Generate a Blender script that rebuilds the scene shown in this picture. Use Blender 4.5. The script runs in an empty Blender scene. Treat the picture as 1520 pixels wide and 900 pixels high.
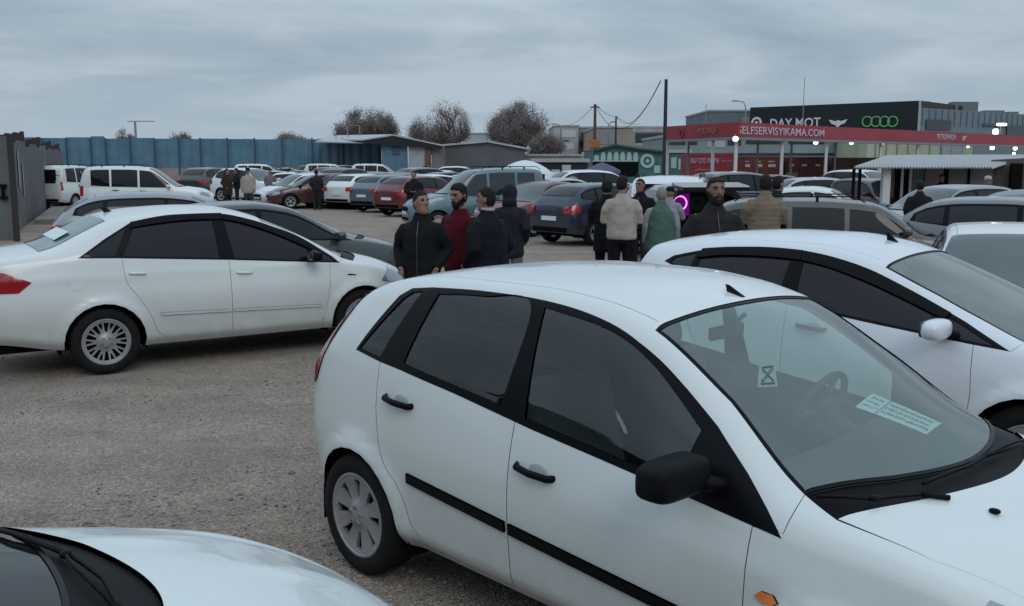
import bpy, bmesh, math, random
import numpy as np
from mathutils import Vector, Matrix, geometry
R = math.radians
rng = random.Random(7)
nrg = np.random.RandomState(5)
scn = bpy.context.scene
COL = scn.collection
# ------------------------------------------------------------------ camera
F_PX, CAM_H, HORIZON = 1450.0, 1.98, 240.0
PITCH = math.atan((450 - HORIZON) / F_PX)
cam_d = bpy.data.cameras.new('camera'); cam = bpy.data.objects.new('camera', cam_d); COL.objects.link(cam)
cam.location = (0, 0, CAM_H); cam.rotation_euler = (math.pi / 2 - PITCH, 0, 0)
cam_d.sensor_width = 36; cam_d.lens = 36 * F_PX / 1520; cam_d.clip_end = 3000; cam_d.clip_start = 0.05
scn.camera = cam
vs = scn.view_settings; vs.view_transform = 'Standard'; vs.look = 'None'; vs.gamma = 1; vs.exposure = .13
def at(px, py, Y):
    """world point seen at photo pixel (px,py) at forward distance Y"""
    u = (px - 760) / F_PX; v = -(py - 450) / F_PX
    c, s = math.cos(PITCH), math.sin(PITCH)
    d = Vector((u, c + v * s, -s + v * c)); k = Y / d.y
    return Vector((d.x * k, Y, CAM_H + d.z * k))
def gx(px, Y):            # world X on the ground for a pixel column
    c, s = math.cos(PITCH), math.sin(PITCH)
    return (px - 760) / F_PX * (Y * c + CAM_H * s)
def zat(py, Y): return at(760, py, Y).z
# ------------------------------------------------------------------ materials
MATS = {}
def nodes(name):
    m = bpy.data.materials.new(name); m.use_nodes = True
    nt = m.node_tree; b = nt.nodes['Principled BSDF']; return m, nt, b
def mat(name, col, rough=.5, metal=0., coat=0., bump=0., bscale=40, var=0., vscale=6, emit=None, es=1., spec=.5, detail=4, dist=.01, aniso=None):
    if name in MATS: return MATS[name]
    m, nt, b = nodes(name)
    b.inputs['Base Color'].default_value = (*col, 1); b.inputs['Roughness'].default_value = rough
    b.inputs['Metallic'].default_value = metal; b.inputs['Coat Weight'].default_value = coat
    b.inputs['Coat Roughness'].default_value = .08; b.inputs['Specular IOR Level'].default_value = spec
    L = nt.links; N = nt.nodes
    tc = N.new('ShaderNodeTexCoord')
    if var > 0:
        n = N.new('ShaderNodeTexNoise'); n.inputs['Scale'].default_value = vscale; n.inputs['Detail'].default_value = 6
        n.inputs['Roughness'].default_value = .62
        L.new(tc.outputs['Object'], n.inputs['Vector'])
        mp = N.new('ShaderNodeMapRange'); mp.inputs['From Min'].default_value = .3; mp.inputs['From Max'].default_value = .7
        mp.inputs['To Min'].default_value = 1 - var; mp.inputs['To Max'].default_value = 1 + var * .6
        L.new(n.outputs['Fac'], mp.inputs['Value'])
        mx = N.new('ShaderNodeMix'); mx.data_type = 'RGBA'; mx.blend_type = 'MULTIPLY'; mx.inputs['Factor'].default_value = 1
        mx.inputs['A'].default_value = (*col, 1); L.new(mp.outputs['Result'], mx.inputs['B']); L.new(mx.outputs['Result'], b.inputs['Base Color'])
    if bump > 0:
        n = N.new('ShaderNodeTexNoise'); n.inputs['Scale'].default_value = bscale; n.inputs['Detail'].default_value = detail
        L.new(tc.outputs['Object'], n.inputs['Vector'])
        bp = N.new('ShaderNodeBump'); bp.inputs['Strength'].default_value = bump; bp.inputs['Distance'].default_value = dist
        L.new(n.outputs['Fac'], bp.inputs['Height']); L.new(bp.outputs['Normal'], b.inputs['Normal'])
    if emit: b.inputs['Emission Color'].default_value = (*emit, 1); b.inputs['Emission Strength'].default_value = es
    MATS[name] = m; return m
def paint(name, col, metal=0., rough=.32, dirt=.35, wet=False):
    """car paint: clear coat, a film of road dirt that thickens towards the sills, drying rain spots on top"""
    if name in MATS: return MATS[name]
    m, nt, b = nodes(name); L = nt.links; N = nt.nodes
    b.inputs['Metallic'].default_value = metal; b.inputs['Coat Weight'].default_value = .7; b.inputs['Coat Roughness'].default_value = .06
    tc = N.new('ShaderNodeTexCoord'); sp = N.new('ShaderNodeSeparateXYZ'); L.new(tc.outputs['Object'], sp.inputs[0])
    n = N.new('ShaderNodeTexNoise'); n.inputs['Scale'].default_value = 5; n.inputs['Detail'].default_value = 8; n.inputs['Roughness'].default_value = .7
    L.new(tc.outputs['Object'], n.inputs['Vector'])
    mr = N.new('ShaderNodeMapRange'); mr.inputs['From Min'].default_value = .75; mr.inputs['From Max'].default_value = .2
    mr.inputs['To Min'].default_value = 0.03; mr.inputs['To Max'].default_value = 1; L.new(sp.outputs['Z'], mr.inputs['Value'])
    mu = N.new('ShaderNodeMath'); mu.operation = 'MULTIPLY'; L.new(mr.outputs[0], mu.inputs[0]); L.new(n.outputs['Fac'], mu.inputs[1])
    mu2 = N.new('ShaderNodeMath'); mu2.operation = 'MULTIPLY'; mu2.inputs[1].default_value = dirt * 1.6; L.new(mu.outputs[0], mu2.inputs[0])
    mu2.use_clamp = True
    mx = N.new('ShaderNodeMix'); mx.data_type = 'RGBA'; mx.inputs['A'].default_value = (*col, 1); mx.inputs['B'].default_value = (.16, .135, .11, 1)
    L.new(mu2.outputs[0], mx.inputs['Factor']); L.new(mx.outputs['Result'], b.inputs['Base Color'])
    r = N.new('ShaderNodeMapRange'); r.inputs['To Min'].default_value = rough * .8; r.inputs['To Max'].default_value = rough * 1.5
    L.new(n.outputs['Fac'], r.inputs['Value']); L.new(r.outputs[0], b.inputs['Roughness'])
    v = N.new('ShaderNodeTexVoronoi'); v.inputs['Scale'].default_value = 55; L.new(tc.outputs['Object'], v.inputs['Vector'])
    vm = N.new('ShaderNodeMapRange'); vm.inputs['From Min'].default_value = 0; vm.inputs['From Max'].default_value = .32
    vm.inputs['To Min'].default_value = 1; vm.inputs['To Max'].default_value = 0; L.new(v.outputs['Distance'], vm.inputs['Value'])
    bp = N.new('ShaderNodeBump'); bp.inputs['Strength'].default_value = .25 if wet else .04; bp.inputs['Distance'].default_value = .0012
    L.new(vm.outputs[0], bp.inputs['Height']); L.new(bp.outputs['Normal'], b.inputs['Coat Normal'])
    if wet: L.new(bp.outputs['Normal'], b.inputs['Normal'])
    MATS[name] = m; return m
def glass(name, tint, refl=.07, rough=.01, drops=False, film=None):
    """thin window sheet: tinted transparency under a Schlick reflection"""
    if name in MATS: return MATS[name]
    m = bpy.data.materials.new(name); m.use_nodes = True; nt = m.node_tree; N = nt.nodes; L = nt.links
    N.remove(N['Principled BSDF']); out = N['Material Output']
    tr = N.new('ShaderNodeBsdfTransparent'); tr.inputs['Color'].default_value = (*tint, 1)
    gl = N.new('ShaderNodeBsdfGlossy'); gl.inputs['Roughness'].default_value = rough
    ge = N.new('ShaderNodeNewGeometry'); dt = N.new('ShaderNodeVectorMath'); dt.operation = 'DOT_PRODUCT'
    L.new(ge.outputs['Incoming'], dt.inputs[0]); L.new(ge.outputs['Normal'], dt.inputs[1])
    def M(op, a, b_=None):
        q = N.new('ShaderNodeMath'); q.operation = op
        for i, v in enumerate((a, b_)):
            if v is None: continue
            if isinstance(v, (int, float)): q.inputs[i].default_value = v
            else: L.new(v, q.inputs[i])
        return q.outputs[0]
    c = M('ABSOLUTE', dt.outputs['Value']); k = M('POWER', M('SUBTRACT', 1., c), 5.)
    f = M('ADD', M('MULTIPLY', k, 1 - refl), refl)
    mx = N.new('ShaderNodeMixShader'); L.new(f, mx.inputs[0]); L.new(gl.outputs[0], mx.inputs[2])
    if film:      # diffuse layer whose colour stands in for what the pane reflects
        df = N.new('ShaderNodeBsdfDiffuse'); df.inputs['Color'].default_value = (*film[:3], 1)
        m2 = N.new('ShaderNodeMixShader'); m2.inputs[0].default_value = film[3]
        tc = N.new('ShaderNodeTexCoord'); n = N.new('ShaderNodeTexNoise'); n.inputs['Scale'].default_value = 4; n.inputs['Detail'].default_value = 5
        L.new(tc.outputs['Object'], n.inputs['Vector'])
        mr = N.new('ShaderNodeMapRange'); mr.inputs['From Min'].default_value = .3; mr.inputs['From Max'].default_value = .7
        mr.inputs['To Min'].default_value = film[3] * .8; mr.inputs['To Max'].default_value = film[3] * 1.2
        L.new(n.outputs['Fac'], mr.inputs['Value']); L.new(mr.outputs[0], m2.inputs[0])
        L.new(tr.outputs[0], m2.inputs[1]); L.new(df.outputs[0], m2.inputs[2]); L.new(m2.outputs[0], mx.inputs[1])
    else: L.new(tr.outputs[0], mx.inputs[1])
    if drops:
        tc = N.new('ShaderNodeTexCoord'); v = N.new('ShaderNodeTexVoronoi'); v.inputs['Scale'].default_value = 90; L.new(tc.outputs['Object'], v.inputs['Vector'])
        vm = N.new('ShaderNodeMapRange'); vm.inputs['From Max'].default_value = .3; vm.inputs['To Min'].default_value = 1; vm.inputs['To Max'].default_value = 0
        L.new(v.outputs['Distance'], vm.inputs['Value']); bp = N.new('ShaderNodeBump'); bp.inputs['Strength'].default_value = .3; bp.inputs['Distance'].default_value = .001
        L.new(vm.outputs[0], bp.inputs['Height']); L.new(bp.outputs['Normal'], gl.inputs['Normal'])
    L.new(mx.outputs[0], out.inputs['Surface']); MATS[name] = m; return m
# ------------------------------------------------------------------ objects
def link(name, me, m=None, parent=None, loc=None, rot=None):
    o = bpy.data.objects.new(name, me); COL.objects.link(o)
    if m is not None and me is not None and len(me.materials) == 0: me.materials.append(m)
    if parent is not None: o.parent = parent
    if loc is not None: o.location = loc
    if rot is not None: o.rotation_euler = rot
    return o
def tag(o, label=None, cat=None, group=None, kind=None):
    if label: o['label'] = label
    if cat: o['category'] = cat
    if group: o['group'] = group
    if kind: o['kind'] = kind
    return o
def empty(name, loc=(0, 0, 0), rz=0.):
    o = bpy.data.objects.new(name, None); o.empty_display_size = .2; COL.objects.link(o); o.location = loc; o.rotation_euler = (0, 0, rz); return o
def children(o): return [c for c in bpy.data.objects if c.parent == o]
CH = {}
def copy_tree(o, parent=None, top=True):
    if id(o) not in CH or top: 
        m = {}
        for c in bpy.data.objects:
            if c.parent is not None: m.setdefault(c.parent.name, []).append(c)
        CH['m'] = m
    def rec(a, p):
        c = a.copy(); COL.objects.link(c)
        if p is not None: c.parent = p
        for ch in CH['m'].get(a.name, []): rec(ch, c)
        return c
    return rec(o, parent)
class MB:
    """collects simple shapes into ONE mesh"""
    def __init__(s): s.v = []; s.f = []
    def add(s, v, f):
        n = len(s.v); s.v += [tuple(p) for p in v]; s.f += [tuple(i + n for i in q) for q in f]; return s
    def box(s, a, b, M=None, bev=0.):
        (x0, y0, z0), (x1, y1, z1) = a, b
        if bev > 0:
            bm = bmesh.new(); bmesh.ops.create_cube(bm, size=1)
            for v in bm.verts: v.co = Vector(((x0 + x1) / 2 + v.co.x * (x1 - x0), (y0 + y1) / 2 + v.co.y * (y1 - y0), (z0 + z1) / 2 + v.co.z * (z1 - z0)))
            bmesh.ops.bevel(bm, geom=bm.edges[:], offset=bev, segments=3, affect='EDGES', profile=.5)
            vs_ = [v.co.copy() for v in bm.verts]; bm.verts.index_update(); fs = [[v.index for v in f.verts] for f in bm.faces]; bm.free()
        else:
            vs_ = [Vector(p) for p in ((x0, y0, z0), (x1, y0, z0), (x1, y1, z0), (x0, y1, z0), (x0, y0, z1), (x1, y0, z1), (x1, y1, z1), (x0, y1, z1))]
            fs = [(0, 3, 2, 1), (4, 5, 6, 7), (0, 1, 5, 4), (1, 2, 6, 5), (2, 3, 7, 6), (3, 0, 4, 7)]
        if M is not None: vs_ = [M @ v for v in vs_]
        return s.add(vs_, fs)
    def tube(s, pts, rad, n=8, cap=True, sq=1.):
        pts = [Vector(p) for p in pts]; k = len(pts)
        if isinstance(rad, (int, float)): rad = [rad] * k
        vs_ = []; fs = []; up = Vector((0, 0, 1)); prev = None
        for i, p in enumerate(pts):
            t = (pts[min(i + 1, k - 1)] - pts[max(i - 1, 0)]).normalized()
            if prev is None:
                a = t.cross(up) if abs(t.z) < .95 else t.cross(Vector((1, 0, 0)))
            else: a = prev - t * prev.dot(t)
            a.normalize(); b = t.cross(a); prev = a
            for j in range(n):
                an = 2 * math.pi * j / n
                vs_.append(p + a * math.cos(an) * rad[i] + b * math.sin(an) * rad[i] * sq)
        for i in range(k - 1):
            for j in range(n): fs.append((i * n + j, i * n + (j + 1) % n, (i + 1) * n + (j + 1) % n, (i + 1) * n + j))
        if cap: fs.append(tuple(range(n - 1, -1, -1))); fs.append(tuple((k - 1) * n + j for j in range(n)))
        return s.add(vs_, fs)
    def lathe(s, prof, n=32, M=None, axis='Y'):
        """prof: list of (r, h); revolved round axis"""
        vs_ = []; fs = []; k = len(prof)
        for r, h in prof:
            for j in range(n):
                a = 2 * math.pi * j / n
                p = {'Y': (r * math.cos(a), h, r * math.sin(a)), 'Z': (r * math.cos(a), r * math.sin(a), h), 'X': (h, r * math.cos(a), r * math.sin(a))}[axis]
                vs_.append(Vector(p) if M is None else M @ Vector(p))
        for i in range(k - 1):
            for j in range(n): fs.append((i * n + j, i * n + (j + 1) % n, (i + 1) * n + (j + 1) % n, (i + 1) * n + j))
        return s.add(vs_, fs)
    def prism(s, poly, z0, z1, M=None):
        """poly in xy extruded z0..z1"""
        k = len(poly); vs_ = [Vector((x, y, z0)) for x, y in poly] + [Vector((x, y, z1)) for x, y in poly]
        if M is not None: vs_ = [M @ v for v in vs_]
        fs = [tuple(range(k - 1, -1, -1)), tuple(range(k, 2 * k))] + [(i, (i + 1) % k, k + (i + 1) % k, k + i) for i in range(k)]
        return s.add(vs_, fs)
    def superell(s, c, r, e=.5, n=20, m=12, M=None):
        vs_ = []; fs = []
        sg = lambda w, p: math.copysign(abs(w) ** p, w)
        for i in range(m + 1):
            ph = -math.pi / 2 + math.pi * i / m
            for j in range(n):
                th = 2 * math.pi * j / n
                p = Vector((c[0] + r[0] * sg(math.cos(ph), e) * sg(math.cos(th), e), c[1] + r[1] * sg(math.cos(ph), e) * sg(math.sin(th), e), c[2] + r[2] * sg(math.sin(ph), e)))
                vs_.append(p if M is None else M @ p)
        for i in range(m):
            for j in range(n): fs.append((i * n + j, i * n + (j + 1) % n, (i + 1) * n + (j + 1) % n, (i + 1) * n + j))
        return s.add(vs_, fs)
    def mesh(s, name, smooth=False, sharp=None):
        me = bpy.data.meshes.new(name); me.from_pydata(s.v, [], s.f); me.validate(clean_customdata=False)
        if smooth or sharp:
            me.shade_smooth()
            if sharp: me.set_sharp_from_angle(angle=R(sharp))
        me.update(); return me
    def build(s, name, m, parent=None, smooth=False, sharp=None, **k):
        return link(name, s.mesh(name, smooth, sharp), m, parent, **k)
def TR(loc=(0, 0, 0), rot=(0, 0, 0)):
    from mathutils import Euler
    return Matrix.Translation(Vector(loc)) @ Euler(rot).to_matrix().to_4x4()
# ================================================================== CAR ENGINE
def pchip(pts):
    xs = np.array([p[0] for p in pts], float); ys = np.array([p[1] for p in pts], float)
    h = np.diff(xs); d = np.diff(ys) / h; m = np.zeros_like(xs)
    for i in range(1, len(xs) - 1):
        if d[i - 1] * d[i] > 0:
            w1 = 2 * h[i] + h[i - 1]; w2 = h[i] + 2 * h[i - 1]; m[i] = (w1 + w2) / (w1 / d[i - 1] + w2 / d[i])
    m[0] = d[0]; m[-1] = d[-1]
    def f(x):
        x = np.clip(np.asarray(x, float), xs[0], xs[-1]); i = np.clip(np.searchsorted(xs, x) - 1, 0, len(xs) - 2)
        t = (x - xs[i]) / h[i]; t2 = t * t; t3 = t2 * t
        return (2 * t3 - 3 * t2 + 1) * ys[i] + (t3 - 2 * t2 + t) * h[i] * m[i] + (-2 * t3 + 3 * t2) * ys[i + 1] + (t3 - t2) * h[i] * m[i + 1]
    return f
TK = [0, .08, .30, .56, .80, 1.]
DL = [0, .03, .10, .05, .06, 0]
VS = 2.35
class Shell:
    """body surface of a car, parameters (x, v): v=-1 right sill, 0 centre line, +1 left sill"""
    def __init__(s, sp):
        s.sp = sp; s.x0 = sp['x'][0]; s.x1 = sp['x'][1]
        nx = int((s.x1 - s.x0) / .025) + 1; s.xs = np.linspace(s.x0, s.x1, nx)
        f = {k: pchip(sp[k])(s.xs) for k in ('zb', 'W', 'zw', 'bz', 'bw', 'rz', 'rw', 'tz')}; s.f = f
        rad = sp.get('rad', (.04, .2, .05, .09))
        ts = []; 
        for i in range(5):
            ts += [TK[i] + DL[i] + (TK[i + 1] - DL[i + 1] - TK[i] - DL[i]) * q for q in np.linspace(0, 1, 9)]
            if i < 4: ts += [TK[i + 1] - DL[i + 1] + 2 * DL[i + 1] * q for q in np.linspace(0, 1, 7)[1:-1]]
        s.ts = np.array(ts); nt = len(ts); s.Yg = np.zeros((nx, nt)); s.Zg = np.zeros((nx, nt))
        b1 = sp.get('bul', (.012, .018))
        for a in range(nx):
            W, zb, zw, bz, bw, rz, rw, tz = (f[k][a] for k in ('W', 'zb', 'zw', 'bz', 'bw', 'rz', 'rw', 'tz'))
            bz = min(max(bz, zw + .03), rz - .015 if rz - .015 > zw + .02 else zw + .02); rz = max(rz, bz + .012); tz = max(tz, rz + .004)
            rw = min(rw, bw - .004); bw = min(bw, W - .002)
            P = [(W - .09, zb), (W - .028, zb + .07), (W, zw), (bw, bz), (rw, rz), (0., tz)]
            P = [np.array(p) for p in P]
            def seg(i, q):
                A, B = P[i], P[i + 1]
                if i == 4:
                    y = rw * (1 - q); return np.array([y, tz - (tz - rz) * (y / rw) ** 2.2])
                p = A + (B - A) * q
                bl = {2: b1[0], 3: b1[1]}.get(i, 0) * 4 * q * (1 - q)
                if bl: 
                    d = B - A; L_ = max(np.hypot(*d), 1e-4); n = np.array([d[1], -d[0]]) / L_; p = p + n * bl * min(1, L_ / .3)
                return p
            Ls = [max(np.hypot(*(P[i + 1] - P[i])), 1e-4) for i in range(5)]
            r = [0] + [min(rad[j], .42 * Ls[j], .42 * Ls[j + 1]) for j in range(4)] + [0]
            out = []
            for i in range(5):
                qa = r[i] / Ls[i]; qb = 1 - r[i + 1] / Ls[i]
                for q in np.linspace(0, 1, 9): out.append(seg(i, qa + (qb - qa) * q))
                if i < 4:
                    A = seg(i, qb); C = seg(i + 1, r[i + 1] / Ls[i + 1]); B = P[i + 1]
                    for q in np.linspace(0, 1, 7)[1:-1]: out.append((1 - q) ** 2 * A + 2 * q * (1 - q) * B + q * q * C)
            o = np.array(out); s.Yg[a] = o[:, 0]; s.Zg[a] = np.maximum.accumulate(o[:, 1] + np.arange(nt) * 1e-6)
        X = s.xs[:, None]
        for (wx, wz, Rr, fl) in sp.get('flare', ()):
            r_ = np.hypot(X - wx, s.Zg - wz); m = np.exp(-np.maximum(r_ - Rr - .01, 0) ** 2 / (2 * .035 ** 2)) * fl
            m *= (s.ts[None, :] < .6) * np.clip((.56 - s.ts[None, :]) / .08, 0, 1); s.Yg += m
        # crease along the flank
        for (zc, wd, am, xa, xb) in sp.get('crease', ()):
            m = np.exp(-((s.Zg - zc) / wd) ** 2) * am * np.clip((X - xa) / .2, 0, 1) * np.clip((xb - X) / .2, 0, 1) * (s.ts[None, :] < .6); s.Yg += m
        for (yc, wd, am, xa, xb) in sp.get('hoodcrease', ()):
            m = np.exp(-((s.Yg - yc) / wd) ** 2) * am * np.clip((X - xa) / .15, 0, 1) * np.clip((xb - X) / .15, 0, 1) * (s.ts[None, :] > .8); s.Zg += m
    def P(s, x, v):
        x = np.asarray(x, float); v = np.asarray(v, float); t = 1 - np.abs(v)
        fx = np.clip((x - s.x0) / (s.x1 - s.x0) * (len(s.xs) - 1), 0, len(s.xs) - 1.0001); i = fx.astype(int); a = fx - i
        j = np.clip(np.searchsorted(s.ts, t) - 1, 0, len(s.ts) - 2); b = (t - s.ts[j]) / (s.ts[j + 1] - s.ts[j]); b = np.clip(b, 0, 1)
        def bl(G): return (G[i, j] * (1 - a) * (1 - b) + G[i + 1, j] * a * (1 - b) + G[i, j + 1] * (1 - a) * b + G[i + 1, j + 1] * a * b)
        y = bl(s.Yg) * np.where(v < 0, -1., 1.); z = bl(s.Zg)
        return np.stack([x, y, z], -1)
    def N(s, x, v):
        e = .02; x = np.asarray(x, float); v = np.asarray(v, float)
        du = s.P(np.minimum(x + e, s.x1), v) - s.P(np.maximum(x - e, s.x0), v)
        dv = s.P(x, np.clip(v + .006, -1, 1)) - s.P(x, np.clip(v - .006, -1, 1))
        n = np.cross(du, dv); n /= np.maximum(np.linalg.norm(n, axis=-1, keepdims=True), 1e-9)
        return n
    def vz(s, x, z, side=-1):
        fx = min(max((x - s.x0) / (s.x1 - s.x0) * (len(s.xs) - 1), 0), len(s.xs) - 1.0001); i = int(fx); a = fx - i
        row = s.Zg[i] * (1 - a) + s.Zg[i + 1] * a; return side * (1 - float(np.interp(z, row, s.ts)))
    def vy(s, x, y):
        fx = min(max((x - s.x0) / (s.x1 - s.x0) * (len(s.xs) - 1), 0), len(s.xs) - 1.0001); i = int(fx); a = fx - i
        row = s.Yg[i] * (1 - a) + s.Yg[i + 1] * a; k = np.argmax(s.ts > .5); rr = row[k:][::-1]; tt = s.ts[k:][::-1]
        t = float(np.interp(abs(y), rr, tt)); return (1 - t) * (1 if y > 0 else -1)
def smooth_poly(pts, step=.04, closed=True):
    """densify a polygon; a point given as (a,b,'s') starts no corner (Catmull-Rom through it)"""
    n = len(pts); out = []
    rng_ = range(n) if closed else range(n - 1)
    for i in rng_:
        p1 = np.array(pts[i][:2], float); p2 = np.array(pts[(i + 1) % n][:2], float)
        s1 = len(pts[i]) > 2; s2 = len(pts[(i + 1) % n]) > 2
        p0 = np.array(pts[(i - 1) % n][:2], float) if s1 else p1 * 2 - p2 if not s2 else p1
        p3 = np.array(pts[(i + 2) % n][:2], float) if s2 else p2
        k = max(1, int(np.hypot(*(p2 - p1)) / step))
        for j in range(k):
            t = j / k
            if not (s1 or s2): q = p1 + (p2 - p1) * t
            else:
                if not s1: p0 = p1
                q = .5 * ((2 * p1) + (p2 - p0) * t + (2 * p0 - 5 * p1 + 4 * p2 - p3) * t * t + (3 * p1 - p0 - 3 * p2 + p3) * t ** 3)
            out.append(q)
    if not closed: out.append(np.array(pts[-1][:2], float))
    return np.array(out)
def inset(P, d):
    n = len(P); A = .5 * np.sum(P[:, 0] * np.roll(P[:, 1], -1) - np.roll(P[:, 0], -1) * P[:, 1]); sg = 1 if A > 0 else -1
    e = np.roll(P, -1, 0) - P; L_ = np.maximum(np.linalg.norm(e, axis=1, keepdims=True), 1e-9); e = e / L_
    nn = np.stack([-e[:, 1], e[:, 0]], 1) * sg; m = nn + np.roll(nn, 1, 0); m /= np.maximum(np.linalg.norm(m, axis=1, keepdims=True), .5)
    return P + m * d
def inside(pts, poly):
    x, y = pts[:, 0], pts[:, 1]; c = np.zeros(len(pts), bool); n = len(poly); j = n - 1
    for i in range(n):
        xi, yi = poly[i]; xj, yj = poly[j]
        if yi != yj: c ^= ((yi > y) != (yj > y)) & (x < (xj - xi) * (y - yi) / (yj - yi) + xi)
        j = i
    return c
def dist_to(pts, poly):
    d = np.full(len(pts), 1e9)
    A = poly; B = np.roll(poly, -1, 0)
    for a, b in zip(A, B):
        ab = b - a; t = np.clip(((pts - a) @ ab) / max(ab @ ab, 1e-12), 0, 1); q = a + t[:, None] * ab; d = np.minimum(d, np.hypot(*(pts - q).T))
    return d
def tess(outer, holes, step):
    lo, hi = outer.min(0), outer.max(0)
    gx_ = np.arange(lo[0] + step * .5, hi[0], step); gy_ = np.arange(lo[1] + step * .5, hi[1], step)
    if len(gx_) and len(gy_):
        G = np.stack(np.meshgrid(gx_, gy_), -1).reshape(-1, 2); k = inside(G, outer)
        for h in holes: k &= ~inside(G, h)
        G = G[k]
        if len(G):
            d = dist_to(G, outer)
            for h in holes: d = np.minimum(d, dist_to(G, h))
            G = G[d > step * .35]
    else: G = np.zeros((0, 2))
    loops = [outer] + list(holes); vs_ = []; es = []
    for L_ in loops:
        n0 = len(vs_); k = len(L_); vs_ += [Vector(p) for p in L_]; es += [(n0 + i, n0 + (i + 1) % k) for i in range(k)]
    vs_ += [Vector(p) for p in G]
    rv, re, rf, _, _, _ = geometry.delaunay_2d_cdt(vs_, es, [], 0, 1e-6)
    V = np.array([(p.x, p.y) for p in rv]); T = np.array([f for f in rf if len(f) == 3], int)
    C = V[T].mean(1); k = inside(C, outer)
    for h in holes: k &= ~inside(C, h)
    T = T[k]
    a = V[T]; ar = (a[:, 1, 0] - a[:, 0, 0]) * (a[:, 2, 1] - a[:, 0, 1]) - (a[:, 1, 1] - a[:, 0, 1]) * (a[:, 2, 0] - a[:, 0, 0])
    T = T[np.abs(ar) > 1e-9]; ar = ar[np.abs(ar) > 1e-9]; T[ar < 0] = T[ar < 0][:, ::-1]
    return V, T
def panel(sh, name, outline, holes=(), kind='z', side=-1, step=.05, off=0., rim=.012, gap=0., m=None, parent=None, fine=.03):
    """a sheet of the body surface cut to an outline. outline points: (x, z) on a flank, (x, y) on top (kind 'y')"""
    def conv(pl):
        if isinstance(pl[0][0], str):
            out = []
            for kd, pp in pl:
                Q = smooth_poly(pp, fine, closed=False)
                for x, w in Q: out.append((x, (sh.vz(x, w, side) if kd == 'z' else sh.vy(x, w) * (1 if side < 0 else -1) if kd == 'y' else w * (1 if side < 0 else -1)) * VS))
            o = [out[0]]
            for q in out[1:]:
                if abs(q[0] - o[-1][0]) + abs(q[1] - o[-1][1]) > 2e-3: o.append(q)
            return np.array(o)
        P = smooth_poly(pl, fine)
        if kind == 'z': return np.array([(x, sh.vz(x, z, side) * VS) for x, z in P])
        if kind == 'y': return np.array([(x, sh.vy(x, y) * VS) for x, y in P])
        return np.array([(x, v * VS) for x, v in P])
    O = conv(outline); H = [conv(h) for h in holes]
    if gap: O = inset(O, gap); H = [inset(h, -gap) for h in H]
    V, T = tess(O, H, step)
    X, U = V[:, 0], V[:, 1] / VS; Pn = sh.P(X, U); Nn = sh.N(X, U); up = np.array([0, np.sign(0.), 0])
    # orientation: outward
    out = Pn - np.array([[(sh.x0 + sh.x1) / 2, 0, .5]]); s_ = np.sign(np.sum(Nn[:, 1:] * out[:, 1:]))
    if s_ < 0: Nn = -Nn
    Pn = Pn + Nn * off
    fn = np.cross(Pn[T[:, 1]] - Pn[T[:, 0]], Pn[T[:, 2]] - Pn[T[:, 0]]); flip = np.sum(fn * Nn[T[:, 0]]) < 0
    if flip: T = T[:, ::-1]
    verts = list(map(tuple, Pn)); norms = list(map(tuple, Nn)); faces = [tuple(t) for t in T]
    if rim:
        for L_ in [O] + H:
            x, u = L_[:, 0], L_[:, 1] / VS; p = sh.P(x, u); n = sh.N(x, u) * (1 if s_ >= 0 else -1); p = p + n * off; q = p - n * rim
            tg = np.roll(p, -1, 0) - np.roll(p, 1, 0); sn = np.cross(tg, n); sn /= np.maximum(np.linalg.norm(sn, axis=1, keepdims=True), 1e-9)
            k = len(L_); b = len(verts)
            # outward side normal: away from material
            cen = L_.mean(0); A = .5 * np.sum(L_[:, 0] * np.roll(L_[:, 1], -1) - np.roll(L_[:, 0], -1) * L_[:, 1])
            verts += list(map(tuple, p)) + list(map(tuple, q)); norms += list(map(tuple, sn)) * 2
            faces += [(b + i, b + (i + 1) % k, b + k + (i + 1) % k, b + k + i) for i in range(k)]
    me = bpy.data.meshes.new(name); me.from_pydata(verts, [], faces); me.shade_smooth()
    try: me.normals_split_custom_set_from_vertices(norms)
    except Exception: pass
    me.update()
    return link(name, me, m, parent)
def cap(sh, front, name, m, parent, bulge=.06):
    """closing fascia at the nose or tail: rings shrinking towards the middle"""
    x = sh.x1 if front else sh.x0; n = 24; v = np.concatenate([np.linspace(-1, 1, n * 2 + 1)]); p = sh.P(np.full(len(v), x), v)
    bot = p[[0, -1]]; base = np.concatenate([p, np.linspace(p[-1], p[0], 9)[1:-1]]); c = base.mean(0); k = len(base); vs_ = []; fs = []
    rings = [1, .97, .9, .75, .5, .2]
    for i, r in enumerate(rings):
        q = c + (base - c) * r; q[:, 0] = x + (1 if front else -1) * bulge * (1 - r ** 6 if r < 1 else 0) ** .6; vs_ += list(map(tuple, q))
    for i in range(len(rings) - 1):
        for j in range(k): 
            a = (i * k + j, i * k + (j + 1) % k, (i + 1) * k + (j + 1) % k, (i + 1) * k + j); fs.append(a if not front else a[::-1])
    l_ = tuple((len(rings) - 1) * k + j for j in range(k)); fs.append(l_ if not front else l_[::-1])
    me = bpy.data.meshes.new(name); me.from_pydata(vs_, [], fs); me.shade_smooth(); me.update()
    return link(name, me, m, parent)
def capx(sh, front, y, z, bulge=.06):
    """x of the fascia at (y, z)"""
    x = sh.x1 if front else sh.x0; i = -1 if front else 0
    yy = np.interp(z, sh.Zg[i], sh.Yg[i]); zc = (sh.Zg[i][0] + sh.Zg[i][-1]) / 2; hz = (sh.Zg[i][-1] - sh.Zg[i][0]) / 2
    r = min(max(abs(y) / max(yy, .05), abs(z - zc) / hz), 1); return x + (1 if front else -1) * bulge * (1 - r ** 6) ** .6
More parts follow.
